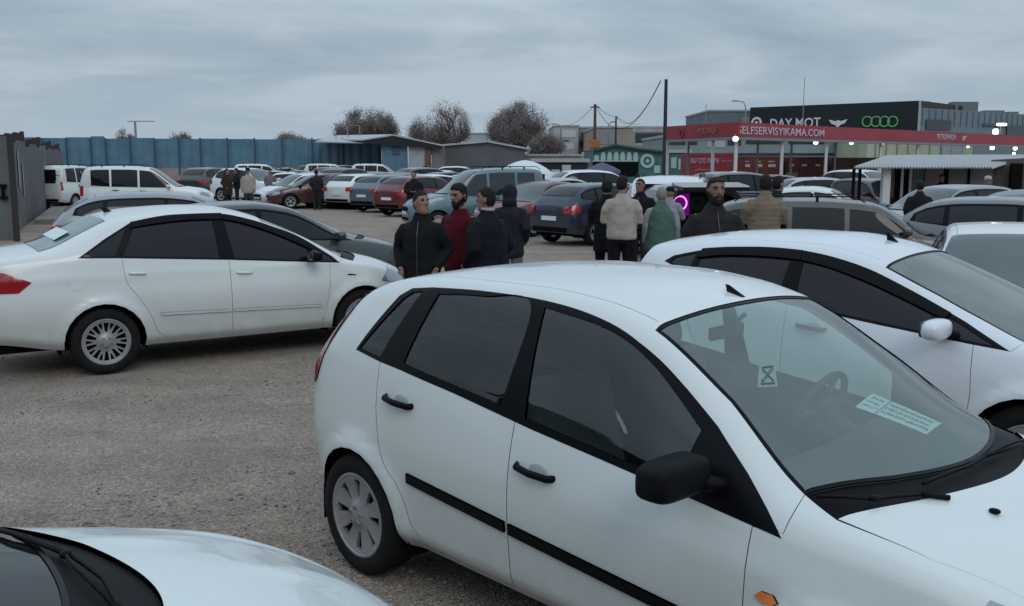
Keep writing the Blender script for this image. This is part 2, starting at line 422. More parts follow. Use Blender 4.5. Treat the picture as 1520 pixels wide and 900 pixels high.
def face_patch(sh, front, poly, name, m, parent, off=.006, thick=.02):
    """flat-ish lamp, plate or grille laid on the fascia; poly in (y, z)"""
    P = smooth_poly(poly, .06); V, T = tess(P, [], .08); sg = 1 if front else -1
    a = [(capx(sh, front, y, z) + sg * off, y, z) for y, z in V]; b = [(capx(sh, front, y, z) - sg * thick, y, z) for y, z in P]; k = len(P)
    n = len(a); e = [(capx(sh, front, y, z) + sg * off, y, z) for y, z in P]
    fs = [tuple(t) for t in T] + [(n + k + i, n + k + (i + 1) % k, n + (i + 1) % k, n + i) for i in range(k)]
    me = bpy.data.meshes.new(name); me.from_pydata(a + b + e, [], fs); me.update(); bm = bmesh.new(); bm.from_mesh(me); bmesh.ops.recalc_face_normals(bm, faces=bm.faces); bm.to_mesh(me); bm.free()
    return link(name, me, m, parent)
# ------------------------------------------------------------------ shared car materials
RUB = mat('tyre_rubber', (.014, .014, .015), .9, spec=.2, bump=.3, bscale=60, var=.4, vscale=12)
PLB = mat('black_plastic', (.0045, .0045, .0055), .5, spec=.12, bump=.25, bscale=260, var=.2)
TRIM = mat('black_window_trim', (.003, .003, .0045), .35, spec=.13)
VOID = mat('dark_cavity', (.006, .006, .006), .95, spec=.1)
SILV = mat('silver_wheel_paint', (.33, .33, .34), .42, metal=.35, var=.25, vscale=9)
CHR = mat('chrome', (.7, .72, .75), .12, metal=1.)
DGL = mat('dark_tinted_glass', (.006, .007, .010), .05, spec=.38)
LGL = mat('mid_tinted_glass', (.018, .028, .030), .05, spec=.6)
WGL = mat('sky_toned_windscreen_glass', (.05, .072, .074), .09, spec=.8, var=.25, vscale=3)  # base colour stands in for reflected sky and the cabin behind
REDL = mat('red_lamp_lens', (.32, .012, .02), .12, coat=.6)
CLRL = mat('clear_lamp_lens', (.30, .33, .36), .08, coat=.9, spec=.8, metal=.3)
ORL = mat('orange_lamp_lens', (.75, .2, .03), .2, coat=.5)
PLATE = mat('plate_white', (.7, .72, .74), .4)
def disc_holes(style, R0):
    H = []
    def sector(a0, a1, r0, r1, k=5, tip=1.):
        pts = [(r1 * math.cos(a0 + (a1 - a0) * i / k), r1 * math.sin(a0 + (a1 - a0) * i / k)) for i in range(k + 1)]
        am = (a0 + a1) / 2; w = (a1 - a0) / 2 * tip
        pts += [(r0 * math.cos(am + w - 2 * w * i / 2), r0 * math.sin(am + w - 2 * w * i / 2)) for i in range(3)]
        return np.array(pts)
    if style == 'cover':
        for i in range(8):
            a = 2 * math.pi * i / 8 + .2; H.append(sector(a - .15, a + .15, R0 * .46, R0 * .90, tip=.6))
    elif style == 'multi':
        for i in range(10):
            a = 2 * math.pi * i / 10
            H.append(sector(a - .135, a + .135, R0 * .45, R0 * .88, tip=.8)); H.append(sector(a + .21, a + .42, R0 * .60, R0 * .88, tip=.45))
    elif style == 'five':
        for i in range(5):
            a = 2 * math.pi * i / 5 + .3; H.append(sector(a - .4, a + .4, R0 * .34, R0 * .84, tip=.9))
    elif style == 'steel':
        for i in range(10):
            a = 2 * math.pi * i / 10; H.append(sector(a - .12, a + .12, R0 * .66, R0 * .82, tip=.9))
    return H
WM = {}
def wheel_mesh(Rt, w, Rr, style, hi=True):
    key = (Rt, w, Rr, style, hi)
    if key in WM: return WM[key]
    n = 56 if hi else 24
    t = MB(); h = w / 2
    t.lathe([(Rr * .98, -h * .86), (Rr * 1.03, -h * .98), (Rr + (Rt - Rr) * .45, -h * 1.06), (Rt * .965, -h * .93), (Rt * .995, -h * .74), (Rt, -h * .3), (Rt, h * .3), (Rt * .995, h * .74), (Rt * .965, h * .93), (Rr + (Rt - Rr) * .45, h * 1.06), (Rr * .98, h * .9), (Rr * .9, h * .5)], n)
    tm = t.mesh('tyre', smooth=True, sharp=50)
    # rim: lipped ring + dished cover with real openings
    r = MB(); r.lathe([(Rr * .99, -h * .88), (Rr * 1.02, -h * .99), (Rr * .97, -h * 1.0), (Rr * .93, -h * .9), (Rr * .93, -h * .5), (Rr * .92, h * .4)], n)
    k = 40 if hi else 20; outer = np.array([(Rr * .95 * math.cos(2 * math.pi * i / k), Rr * .95 * math.sin(2 * math.pi * i / k)) for i in range(k)])
    holes = disc_holes(style, Rr * .95); V, T = tess(outer, holes, Rr * (.12 if hi else .3))
    def dep(x, z):
        q = math.hypot(x, z) / Rr; return -h * (1.0 - .18 * math.sin(min(q, 1) * math.pi) - (.02 if q > .3 else -.05) + (.10 if q < .28 else 0))
    r.add([(x, dep(x, z), z) for x, z in V], [tuple(q) for q in T])
    if hi:
        for hl in holes:
            kk = len(hl); a = [(x, dep(x, z), z) for x, z in hl]; b = [(x, dep(x, z) + .02, z) for x, z in hl]
            r.add(a + b, [(i, (i + 1) % kk, kk + (i + 1) % kk, kk + i) for i in range(kk)])
        for i in range(5):
            a = 2 * math.pi * i / 5; M = TR((Rr * .2 * math.cos(a), -h * 1.0, Rr * .2 * math.sin(a)))
            r.lathe([(.008, -.012), (.011, -.01), (.011, .01)], 8, M)
    rm = r.mesh('rim', smooth=True, sharp=35)
    b = MB(); b.lathe([(.001, -h * .45), (Rr * .93, -h * .45)], 24); b.lathe([(.02, -h * .5), (Rr * .55, -h * .5), (Rr * .55, -h * .3)], 24)
    bm_ = b.mesh('brake_disc')
    tm.materials.append(RUB); rm.materials.append(CHR if style == 'x' else SILV); bm_.materials.append(VOID)
    WM[key] = (tm, rm, bm_); return WM[key]
def add_wheels(root, xs, ty, Rt, w, Rr, style, hi=True, z=None):
    tm, rm, bm_ = wheel_mesh(Rt, w, Rr, style, hi)
    for x in xs:
        for sd in (-1, 1):
            wl = empty('wheel', (x, sd * ty, Rt if z is None else z), 0 if sd < 0 else math.pi); wl.parent = root
            if hi: wl.rotation_euler.y = rng.random() * 3
            link('tyre', tm, parent=wl); link('rim', rm, parent=wl); 
            if hi: link('brake_disc', bm_, parent=wl)
def arc(cx, cz, r, a0, a1, n=14): return [(cx + r * math.cos(R(a0 + (a1 - a0) * i / n)), cz + r * math.sin(R(a0 + (a1 - a0) * i / n))) for i in range(n + 1)]
def mirror_obj(root, x, y, z, side, m_shell, big=1., hi=True, ex=.5):
    b = MB(); n, k = (24, 14) if hi else (10, 6)
    b.superell((x, side * y, z), (.060 * big, .125 * big, .056 * big), ex, n, k)
    bs = MB(); bs.tube([(x + .03, side * (y - .10), z - .03), (x + .05, side * (y - .17), z - .05), (x + .05, side * (y - .22), z - .06)], [.035 * big, .03, .04], 8 if not hi else 14, sq=.8)
    o = b.build('mirror', m_shell, root, smooth=True); bs.build('mirror_arm', PLB, o, smooth=True)
    if hi:
        g = MB(); g.superell((x - .052 * big, side * y, z), (.013, .095 * big, .045 * big), .5, 16, 8); g.build('mirror_glass', LGL, o, smooth=True)
    return o
def build_car(sp, label=None, cat='car', name='car', pm=None):
    """every car: shell, doors with real shut lines, black window band with separate panes, lamps, wheels"""
    sh = Shell(sp); root = empty(name); hi = sp.get('hi', False); tag(root, label, cat)
    st = .045 if hi else .13; fn = .025 if hi else .07; rim = .014 if hi else .02
    gp = sp.get('gap', .0028 if hi else .006); x0, x1 = sh.x0, sh.x1; wx = sp['wx']; Rt = sp.get('Rt', .30); ar = sp.get('ar', Rt + .045); wz = sp.get('wzc', Rt)
    seam = sp.get('seam', .155)
    kw = dict(step=st, fine=fn, rim=rim)
    a_side = sp['apillar']            # (x,y) points of windscreen side edge from roof to cowl
    fx = sp['fender_x']               # [(x,z) ...] shut line between door and front fender, top to bottom
    bodies = []
    sides = (-1, 1)
    for sd in sides:
        # --- side body: sill, rear quarter, roof rail, A pillar
        zl = lambda x: float(pchip(sp['zb'])(x))
        def arch(cx, up=True):
            b = zl(cx + ar * .97); a = math.degrees(math.asin(min(max((b - wz) / ar, -.9), .9)))
            return arc(cx, wz, ar, a, 180 - a) 
        o = [('v', [(fx[-1][0], -1), (wx[0] + ar, -1)]), ('z', arch(wx[0])), ('v', [(wx[0] - ar, -1), (x0, -1), (x0, -seam)]), ('v', [(x0, -seam)] + [(x, -seam) for x in (a_side[0][0],)]),
             ('y', [(x, -y) for x, y in a_side]), ('z', fx)]
        holes = [d for n_, d, *_ in sp['doors']] + [sp['dlo']]
        holes = [inset_doors(sp, i) for i in range(len(sp['doors']))] 
        b = panel(sh, 'body_side', o, [*holes, sp['dlo']] if sp.get('dlo') else holes, side=sd, gap=gp / 2, m=pm, parent=root, **kw)
        # --- front fender
        ff = sp.get('fend_top', (x1 - .02))
        f = [('z', fx[::-1]), ('y', [(a_side[-1][0], -a_side[-1][1])] + [(x, -y) for x, y in sp['hood_edge']]), ('v', [(x1, -sp.get('nose_v', .2)), (x1, -1), (wx[1] + ar, -1)]), ('z', arch(wx[1])), ('v', [(wx[1] - ar, -1), (fx[0][0], -1)])]
        panel(sh, 'front_fender', f, [], side=sd, gap=gp / 2, m=pm, parent=root, **kw)
        # --- doors
        for i, (n_, d, hx, hz) in enumerate(sp['doors']):
            dr = panel(sh, n_, inset_doors(sp, i), [], side=sd, gap=gp / 2 + .0005, m=pm, parent=root, **kw)
            if sp.get('interior'): panel(sh, 'door_trim', inset_doors(sp, i), [], side=sd, off=-.045, rim=.01, step=.1, fine=.05, m=mat('grey_door_trim', (.05, .054, .055), .8), parent=dr)
            if hi or sp.get('handles'):
                hp = sh.P(hx, sh.vz(hx, hz, sd)); hw = sp.get('hw', .105); sl = sp.get('hslope', -.06)
                b = MB(); q = [(-hw, -.012), (-hw * .8, .022), (0, .034), (hw * .8, .022), (hw, -.012)] if sp.get('handle') != 'flush' else [(-.075, .004), (-.06, .014), (0, .018), (.06, .014), (.075, .004)]
                b.tube([(hp[0] + dx, hp[1] + sd * dy, hp[2] + dx * sl) for dx, dy in q], .012 if sp.get('handle') != 'flush' else .009, 10, sq=1.25)
                b.build('handle', PLB if sp.get('handle') != 'flush' else CHR if sp.get('hchrome') else pm, dr, smooth=True)
                if sp.get('handle') != 'flush' and hi:
                    cu = MB(); cu.superell((hp[0] + .02, hp[1] + sd * .001, hp[2] + .004), (.05, .003, .034), .9, 24, 10); cu.build('handle_recess', mat('recess_white', (.5, .52, .53), .4), dr, smooth=True)
            for (za, zb_, xa, xb) in sp.get('strip', ()):
                lo, hi_ = min(p[0] for p in d) + .012, max(p[0] for p in d) - .012; A, B = max(xa, lo), min(xb, hi_)
                if B > A + .1:
                    t = lambda x: za + (zb_ - za) * (x - xa) / (xb - xa); hh = sp.get('strip_h', .03)
                    panel(sh, 'trim_strip', [(A, t(A) - hh), (B, t(B) - hh), (B, t(B) + hh), (A, t(A) + hh)], [], side=sd, step=.1, fine=.03, off=.012, rim=.016, m=sp.get('strip_m', PLB), parent=dr)
        # --- window band
        if sp.get('dlo'):
            fr = panel(sh, 'window_frame', sp['dlo'], [p for _, p in sp['panes']], side=sd, off=.0015, gap=.001, m=TRIM if not sp.get('frame_body') else pm, parent=root, **kw)
            for n_, p in sp['panes']:
                panel(sh, n_, p, [], side=sd, off=-.004 if hi else -.003, step=.08 if hi else .15, fine=fn, rim=0, m=sp.get('pane_m', {}).get(n_, sp.get('sg', DGL)), parent=root)
        if hi: add_mirror = True
        if sp.get('mirror') and not (sp.get('one_mirror') and sd > 0):
            mx_, my_, mz_ = sp['mirror']; mirror_obj(root, mx_, my_, mz_, sd, sp.get('mir_m', pm), sp.get('mbig', 1.), hi, sp.get('mexp', .5))
        # wheel well
        for cx in wx:
            w_ = MB(); k = 18; r_ = ar + .02; pts = [(cx + r_ * math.cos(math.pi * i / k), wz + r_ * math.sin(math.pi * i / k) * 1.0) for i in range(k + 1)]
            pts = [(cx + r_, wz - .12)] + pts + [(cx - r_, wz - .12)]; yo = sp.get('well', (.45, .78)); kk = len(pts)
            w_.add([(x, sd * yo[1], z) for x, z in pts] + [(x, sd * yo[0], z) for x, z in pts], [(i, i + 1, kk + i + 1, kk + i) for i in range(kk - 1)] + [tuple(range(kk, 2 * kk))])
            w_.build('wheel_arch_liner', VOID, root)
    # --- top panels (symmetric)
    he = sp['hood_edge']; hc = sp['hood_rear']        # hood rear edge: (x at centre, x at corner)
    hl = [(x, -y) for x, y in he]
    top_rear = [(hc[1], he[0][1] - .005), ((hc[0] * 2 + hc[1]) / 3, he[0][1] * .55, 's'), (hc[0], 0, 's'), ((hc[0] * 2 + hc[1]) / 3, -he[0][1] * .55, 's'), (hc[1], -he[0][1] + .005)]
    xr_ = he[-1][0]; nose = [(xr_, -he[-1][1]), (xr_ + sp.get('hood_nose', .03), 0, 's'), (xr_, he[-1][1])]
    hood = top_rear + [(x, -y) for x, y in he[1:-1]] + nose + [(x, y) for x, y in he[1:-1]][::-1]
    panel(sh, 'hood', hood, [], kind='y', gap=gp / 2, m=pm, parent=root, **kw)
    if x1 - xr_ > .03:
        nv = sp.get('nose_v', .2)
        ns = [('y', [(xr_, -he[-1][1]), (xr_ + sp.get('hood_nose', .03), 0, 's'), (xr_, he[-1][1])][:1]), ('y', [(xr_ + sp.get('hood_nose', .03) * (1 - (q / he[-1][1]) ** 2), q) for q in np.linspace(-he[-1][1], he[-1][1], 9)]), ('v', [(x1 - .001, nv), (x1 - .001, -nv)])]
        panel(sh, 'bonnet_lip', ns, [], gap=gp / 2, m=pm, parent=root, **kw)
    # cowl
    a0, a1 = a_side[0], a_side[-1]; wc = sp['ws']     # ws: (x top centre, x bottom centre)
    cw = [(a1[0] + .0, -a1[1]), (wc[1] - (wc[1] - a1[0]) * .3, -a1[1] * .55, 's'), (wc[1], 0, 's'), (wc[1] - (wc[1] - a1[0]) * .3, a1[1] * .55, 's'), (a1[0], a1[1])] + top_rear
    panel(sh, 'cowl', cw, [], kind='y', gap=0, off=-.012, m=PLB, parent=root, **kw)
    ws = [(a0[0], -a0[1])] + [(x, -y) for x, y in a_side[1:-1]] + [(a1[0], -a1[1]), (wc[1] - (wc[1] - a1[0]) * .3, -a1[1] * .55, 's'), (wc[1], 0, 's'), (wc[1] - (wc[1] - a1[0]) * .3, a1[1] * .55, 's'), (a1[0], a1[1])] + \
         [(x, y) for x, y in a_side[1:-1]][::-1] + [(a0[0], a0[1]), (wc[0], 0, 's')]
    wsi = inset(smooth_poly(ws, fn), .008)
    if hi:   # black ceramic band round the glass
        panel(sh, 'windscreen_surround', [tuple(p) for p in smooth_poly(ws, fn)], [[tuple(p) for p in inset(smooth_poly(ws, fn), .015)]], kind='y', off=-.003, m=TRIM, parent=root, step=st, fine=.06, rim=.006)
        panel(sh, 'windscreen', [tuple(p) for p in wsi], [], kind='y', off=-.006, m=sp.get('wg', WGL), parent=root, step=.08, fine=.06, rim=0)
    else: panel(sh, 'windscreen', ws, [], kind='y', off=0, m=sp.get('wg', WGL), parent=root, step=st, fine=fn, rim=0)
    # roof
    rx = sp['roof_rear']; ro = [('v', [(a0[0], -seam), (rx, -seam)]), ('v', [(rx, -seam), (rx, seam)]), ('v', [(rx, seam), (a0[0], seam)]), ('y', [(a0[0], a0[1]), (wc[0], 0, 's'), (a0[0], -a0[1])])]
    ro = [('v', [(a0[0] - .02, -seam), (rx, -seam), (rx, seam), (a0[0] - .02, seam)]), ('y', [(a0[0], a0[1])] + [(wc[0] + (a0[0] - wc[0]) * (q / a0[1]) ** 2, q) for q in np.linspace(a0[1] * .85, -a0[1] * .85, 9)] + [(a0[0], -a0[1])])]
    panel(sh, 'roof', ro, [], gap=sp.get('roof_gap', gp * .8), m=pm, parent=root, **kw)
    # rear: screen + tailgate
    rs = sp['rs']                                       # (x top, x bottom, half width top, half width bottom)
    scr = [(rs[0], -rs[2]), (rs[1], -rs[3]), (rs[1] - .03, 0, 's'), (rs[1], rs[3]), (rs[0], rs[2]), (rs[0] - .03 if rs[0] < 0 else rs[0] - .03, 0, 's')]
    if rs[0] > rs[1]: panel(sh, 'tailgate', [('v', [(x0, -seam), (rx, -seam), (rx, seam), (x0, seam), (x0, -seam)])][:1], [], gap=gp * .4, m=pm, parent=root, **kw)
    rw_ = panel(sh, 'rear_window', scr, [], kind='y', off=.004, m=sp.get('rg', LGL), parent=root, step=st, fine=fn, rim=.006 if hi else 0)
    cap(sh, True, 'front_bumper', sp.get('nose_m', pm), root, sp.get('bulge', .06)); cap(sh, False, 'rear_bumper', pm, root, sp.get('bulge', .06))
    # floor & inner block so that nothing shines through
    fl = MB(); zz = .30; fl.box((x0 + .12, -.62, zz - .06), (x1 - .15, .62, zz)); fl.build('underbody', VOID, root)
    if not sp.get('interior'):
        ib = MB()
        xs_ = np.linspace(x0 + .05, x1 - .05, 24); V_ = []; F_ = []; ks = np.linspace(-.93, .93, 15)
        for x in xs_:
            p = sh.P(np.full(15, x), ks); c = np.array([x, 0, .6]); 
            for q in p: V_.append((x, q[1] * (.93 if .30 < q[2] else .80), .3 + (q[2] - .3) * .955))
        for i in range(23):
            for j in range(14): F_.append((i * 15 + j, i * 15 + j + 1, (i + 1) * 15 + j + 1, (i + 1) * 15 + j))
        # the cabin lining is left out round the wheels
        ib.add(V_, [f for f in F_ if not any(abs(V_[k][0] - c) < ar + .06 and V_[k][2] < wz + ar + .06 for k in f for c in wx)]); ib.build('cabin_lining', VOID, root)
    # lamps, plates on the ends
    for n_, front, poly, m_ in sp.get('patches', ()): face_patch(sh, front, poly, n_, m_, root)
    for n_, kd, poly, m_, off, both in sp.get('deco', ()):
        for sd in ((-1, 1) if both else (-1,)):
            if kd == 'z': panel(sh, n_, poly, [], side=sd, off=off, rim=abs(off) + .003, step=st, fine=fn, m=m_, parent=root)
            else: panel(sh, n_, [(x, y * -sd if both else y) for x, y, *_ in poly], [], kind='y', off=off, rim=abs(off) + .003, step=st, fine=fn, m=m_, parent=root)
    add_wheels(root, wx, sp.get('wy', .735), Rt, sp.get('tw', .18), sp.get('Rr', .19), sp.get('wheel', 'cover'), hi, z=wz)
    return root, sh
def inset_doors(sp, i): return sp['doors'][i][1]
# ------------------------------------------------------------------ people
from mathutils import noise as mn
def cloth(name, col, ribs=0, rough=.9, rb=6, **k):
    if name in MATS: return MATS[name]
    m = mat(name, col, rough, bump=.5, bscale=rb, var=.22, vscale=5, dist=.03, spec=.2, **k); nt = m.node_tree
    if ribs:
        N = nt.nodes; L = nt.links; tc = N.new('ShaderNodeTexCoord'); w = N.new('ShaderNodeTexWave'); w.bands_direction = 'Z'; w.inputs['Scale'].default_value = ribs; w.inputs['Distortion'].default_value = 1.2; w.inputs['Detail Scale'].default_value = 2
        L.new(tc.outputs['Object'], w.inputs['Vector']); bp = N.new('ShaderNodeBump'); bp.inputs['Strength'].default_value = .3; bp.inputs['Distance'].default_value = .008; b = N['Principled BSDF']
        old = b.inputs['Normal'].links[0].from_socket; L.new(old, bp.inputs['Normal']); L.new(w.outputs['Fac'], bp.inputs['Height']); L.new(bp.outputs[0], b.inputs['Normal'])
    return m
SKIN = mat('skin', (.27, .145, .105), .6, var=.15, vscale=14); SKIN2 = mat('skin_ruddy', (.23, .12, .085), .6, var=.15, vscale=14)
HAIRB = mat('black_hair', (.010, .008, .008), .7, bump=.6, bscale=80, spec=.25); HAIRG = mat('grey_hair', (.22, .21, .20), .8, bump=.6, bscale=80); EYE = mat('eye_dark', (.02, .015, .012), .3); LIP = mat('lips', (.24, .10, .085), .6)
HAIRS = mat('short_dark_brown_hair', (.018, .013, .011), .75, bump=.6, bscale=80, spec=.25)
def voxel(mb, size, it=2):
    o = link('tmp', mb.mesh('tmp')); md = o.modifiers.new('r', 'REMESH'); md.mode = 'VOXEL'; md.voxel_size = size
    if it: sm = o.modifiers.new('s', 'SMOOTH'); sm.factor = .5; sm.iterations = it
    bpy.context.view_layer.update(); dg = bpy.context.evaluated_depsgraph_get(); me = bpy.data.meshes.new_from_object(o.evaluated_get(dg)); bpy.data.objects.remove(o); me.shade_smooth(); return me
def ell(mb, z, rx, ry, c=(0, 0), n=20):
    return [(c[0] + rx * math.cos(2 * math.pi * i / n), c[1] + ry * math.sin(2 * math.pi * i / n), z) for i in range(n)]
def loft(mb, rings, n=20):
    v = []; 
    for z, rx, ry, cx, cy in rings: v += ell(mb, z, rx, ry, (cx, cy), n)
    k = len(rings); f = [(i * n + j, i * n + (j + 1) % n, (i + 1) * n + (j + 1) % n, (i + 1) * n + j) for i in range(k - 1) for j in range(n)] + [tuple(range(n - 1, -1, -1)), tuple((k - 1) * n + j for j in range(n))]
    mb.add(v, f)
POSES = dict(down=((.235, .03, 1.13), (.25, -.05, .88)), pockets=((.27, .06, 1.14), (.20, -.11, .96)), front=((.25, -.03, 1.12), (.07, -.21, 1.12)), crossed=((.24, -.06, 1.15), (.02, -.19, 1.20)), back=((.26, .10, 1.14), (.06, .17, 1.0)), phone=((.25, -.05, 1.13), (.10, -.24, 1.22)))
def lc_d(y, z): return (y < -.05) | (z > -.092)
def person(px, Y, h, face, label, top, legs=(.02, .02, .024), style='jacket', tlen=.86, hair='short', pose='down', head_yaw=0, head_tilt=0, beard=False, cap=None, hood=None, fat=1., near=True, collar=None, skin=SKIN, ribs=0, extra=None, hairm=None, z=0., step=0.):
    r_ = random.Random(int(px * 7 + Y)); root = empty('person', (gx(px, Y), Y, z), R(face)); tag(root, label, 'person'); root.scale = (h / 1.75,) * 3; vx = .0115 if near else .03
    el, wr = POSES[pose]; b = MB(); lg = .09
    loft(b, [(.84, .13, .10, 0, 0), (.95, .16, .115, 0, 0), (1.05, .145, .105, 0, 0), (1.2, .155, .11, 0, 0), (1.35, .165, .11, 0, 0), (1.42, .13, .09, 0, 0), (1.47, .06, .055, 0, .005)])
    b.tube([(0, .012, 1.40), (0, .008, 1.5), (0, -.005, 1.58)], [.062, .056, .054], 16)
    hb = MB(); hb.superell((0, 0, .015), (.076, .094, .105), .95, 28, 20); hb.superell((0, -.030, -.058), (.056, .064, .066), .9, 24, 16); hb.superell((0, -.062, -.095), (.030, .030, .026), .9, 16, 10)
    hb.tube([(0, -.088, .030), (0, -.103, -.004), (0, -.112, -.022)], [.009, .013, .016], 10); hb.superell((0, -.078, .042), (.05, .018, .012), .9, 16, 8)
    for s_ in (-1, 1): hb.superell((s_ * .078, .008, .0), (.010, .020, .032), .9, 12, 10)
    Mh = TR((0, -.008, 1.625)) @ TR(rot=(R(head_tilt), 0, R(head_yaw)))
    b.add([Mh @ Vector(p) for p in hb.v], hb.f)
    for s_ in (-1, 1):
        st = step * s_
        b.tube([(s_ * .155, 0, 1.385), (s_ * .19, .0, 1.37), (s_ * el[0], el[1], el[2]), (s_ * wr[0], wr[1], wr[2])], [.05, .052, .042, .030], 12)
        # hand: palm, four bent fingers, thumb
        e = Vector((s_ * el[0], el[1], el[2])); w_ = Vector((s_ * wr[0], wr[1], wr[2])); d = (w_ - e).normalized(); side = Vector((0, 1, 0)) if pose in ('down', 'pockets') else Vector((0, 0, 1)); side = (side - d * side.dot(d)).normalized(); nrm = d.cross(side)
        inn = nrm if (nrm.x * s_) < 0 or pose not in ('down', 'pockets') else -nrm
        b.tube([w_ - d * .01, w_ + d * .045, w_ + d * .09], [.028, .034, .034], 12, sq=.55)
        if near:
            for k, (off, l_) in enumerate(((-.028, .062), (-.0095, .074), (.0095, .070), (.028, .055))):
                p0 = w_ + d * .085 + side * off; p1 = p0 + d * l_ * .55 + inn * .008; p2 = p1 + (d * .8 + inn * .7).normalized() * l_ * .5; b.tube([p0 - d * .02, p0, p1, p2], [.0095, .0095, .009, .0078], 8)
            p0 = w_ + d * .025 - side * .03; b.tube([p0 + side * .012, p0 - side * .018 + d * .02, p0 - side * .028 + d * .052 + inn * .012], [.012, .011, .009], 8)
        else: b.tube([w_ + d * .08, w_ + (d * .15 + inn * .03)], [.035, .022], 8, sq=.6)
        b.tube([(s_ * .085, 0, .93), (s_ * .095, -.015 - st * .4, .50), (s_ * .10, .02 - st, .09)], [.088, .056, .040], 14)
        b.tube([(s_ * .10, .05 - st, .045), (s_ * .105, -.06 - st, .045), (s_ * .11, -.15 - st, .03)], [.036, .038, .030], 12)
    me = voxel(b, vx, 1 if near else 0)
    co = np.zeros(len(me.vertices) * 3); me.vertices.foreach_get('co', co); co = co.reshape(-1, 3); Mi = np.array(Mh.inverted()); lc = co @ Mi[:3, :3].T + Mi[:3, 3]; Mr = np.array(Mh.to_3x3())
    hd = lc[:, 2] > -.12
    for s_ in (-1, 1):
        g = np.exp(-((lc[:, 0] - s_ * .031) ** 2 / .015 ** 2 + (lc[:, 2] - .018) ** 2 / .010 ** 2)) * (lc[:, 1] < -.04) * hd * .009; co += (g[:, None] * np.array([0, 1, 0])) @ Mr.T
    g = np.exp(-((lc[:, 0]) ** 2 / .02 ** 2 + (lc[:, 2] + .062) ** 2 / .004 ** 2)) * (lc[:, 1] < -.04) * hd * .004; co += (g[:, None] * np.array([0, 1, 0])) @ Mr.T
    me.vertices.foreach_set('co', co.ravel()); me.materials.append(skin); me.materials.append(EYE); me.materials.append(LIP); me.update()
    nf = len(me.polygons); cen = np.zeros(nf * 3); me.polygons.foreach_get('center', cen); cen = cen.reshape(-1, 3); fc = cen @ Mi[:3, :3].T + Mi[:3, 3]; fh = (fc[:, 2] > -.13) & (np.abs(fc[:, 0]) < .11) & (np.abs(fc[:, 1]) < .14)
    mi = np.zeros(nf, int)
    if near:
        for s_ in (-1, 1): mi[fh & (fc[:, 1] < -.05) & ((fc[:, 0] - s_ * .031) ** 2 / .012 ** 2 + (fc[:, 2] - .017) ** 2 / .0058 ** 2 < 1)] = 1
        mi[fh & (fc[:, 1] < -.06) & (fc[:, 0] ** 2 / .024 ** 2 + (fc[:, 2] + .062) ** 2 / .009 ** 2 < 1)] = 2
    me.polygons.foreach_set('material_index', mi); me.name = 'person'; body = link('body', me, None, root)
    nr = np.zeros(len(me.vertices) * 3); me.vertices.foreach_get('normal', nr); nr = nr.reshape(-1, 3); FI_ = [tuple(p.vertices) for p in me.polygons]
    def skin_patch(name, mask, off, m, noise=.3, src=fc):
        idx = np.nonzero(mask)[0]
        if len(idx) < 3: return None
        used = {}; V = []; Fs = []
        for i in idx:
            q = []
            for v in FI_[i]:
                if v not in used: used[v] = len(V); V.append(tuple(co[v] + nr[v] * (off[v] if isinstance(off, np.ndarray) else off) * (1 + r_.uniform(-noise, noise))))
                q.append(used[v])
            Fs.append(tuple(q))
        k = MB(); k.add(V, Fs); o = k.build(name, m, body, smooth=True); sd = o.modifiers.new('t', 'SOLIDIFY'); sd.thickness = .008; sd.offset = -1; return o
    x_, y_, z_ = fc[:, 0], fc[:, 1], fc[:, 2]; hm = hairm or HAIRB
    if hair:
        jit = np.array([mn.noise(Vector((p[0] * 60, p[1] * 60, px))) for p in fc]) * .006 if near else 0
        lim = np.select([y_ < -.060, y_ < -.034, y_ < -.014, y_ < .006, y_ < .03], [.086 - 3 * x_ ** 2, .078 + 0 * x_, .050, np.where(np.abs(x_) > .055, -.004, .03), -.03], -.062) + jit
        m_ = fh & (z_ > lim) & ~((np.abs(x_) > .079) & (z_ < .038) & (np.abs(y_ - .010) < .024))
        bs_ = {'short': (.004, .014), 'cropped': (.003, .005), 'full': (.010, .024), 'quiff': (.006, .030)}[hair]
        vz_ = lc[:, 2]; offv = bs_[0] + (bs_[1] - bs_[0]) * np.clip((vz_ - .04) / .07, 0, 1)
        skin_patch('hair', m_, offv, hm, .3)
    if near:
        for s_ in (-1, 1): skin_patch('eyebrow', fh & (y_ < -.05) & ((x_ - s_ * .032) ** 2 / .021 ** 2 + (z_ - .039 + .0 * x_) ** 2 / .0055 ** 2 < 1), .0035, hm)
    if beard:
        ax = np.abs(x_); top_ = np.where(ax < .030, -.036, np.where(ax < .052, -.050 + (ax - .03) * .6, -.038 + (ax - .052) * 1.5)); m_ = fh & (y_ < .004) & (z_ < top_) & (z_ > -.118) & (lc_d(y_, z_)) & ~((ax < .022) & (z_ > -.069) & (z_ < -.054)) & ~((ax < .012) & (z_ > -.042))
        skin_patch('beard', m_, .0065 if beard == 'full' else .003, hm, .35)
    # ---- trousers
    t = MB(); f_ = fat; loft(t, [(.80, .155 * f_, .118 * f_, 0, 0), (.90, .178 * f_, .135 * f_, 0, 0), (1.0, .172 * f_, .13 * f_, 0, 0), (1.03, .165 * f_, .125 * f_, 0, 0)])
    for s_ in (-1, 1): st = step * s_; t.tube([(s_ * .088, 0, .93), (s_ * .10, -.01 - st * .2, .70), (s_ * .10, -.012 - st * .4, .48), (s_ * .105, .02 - st, .07)], [.105 * f_, .092, .076, .070], 16)
    tm = voxel(t, .016 if near else .035, 2); link('trousers', tm, cloth('trousers_' + '_'.join(str(int(c * 1000)) for c in legs), legs), body)
    sh_ = MB()
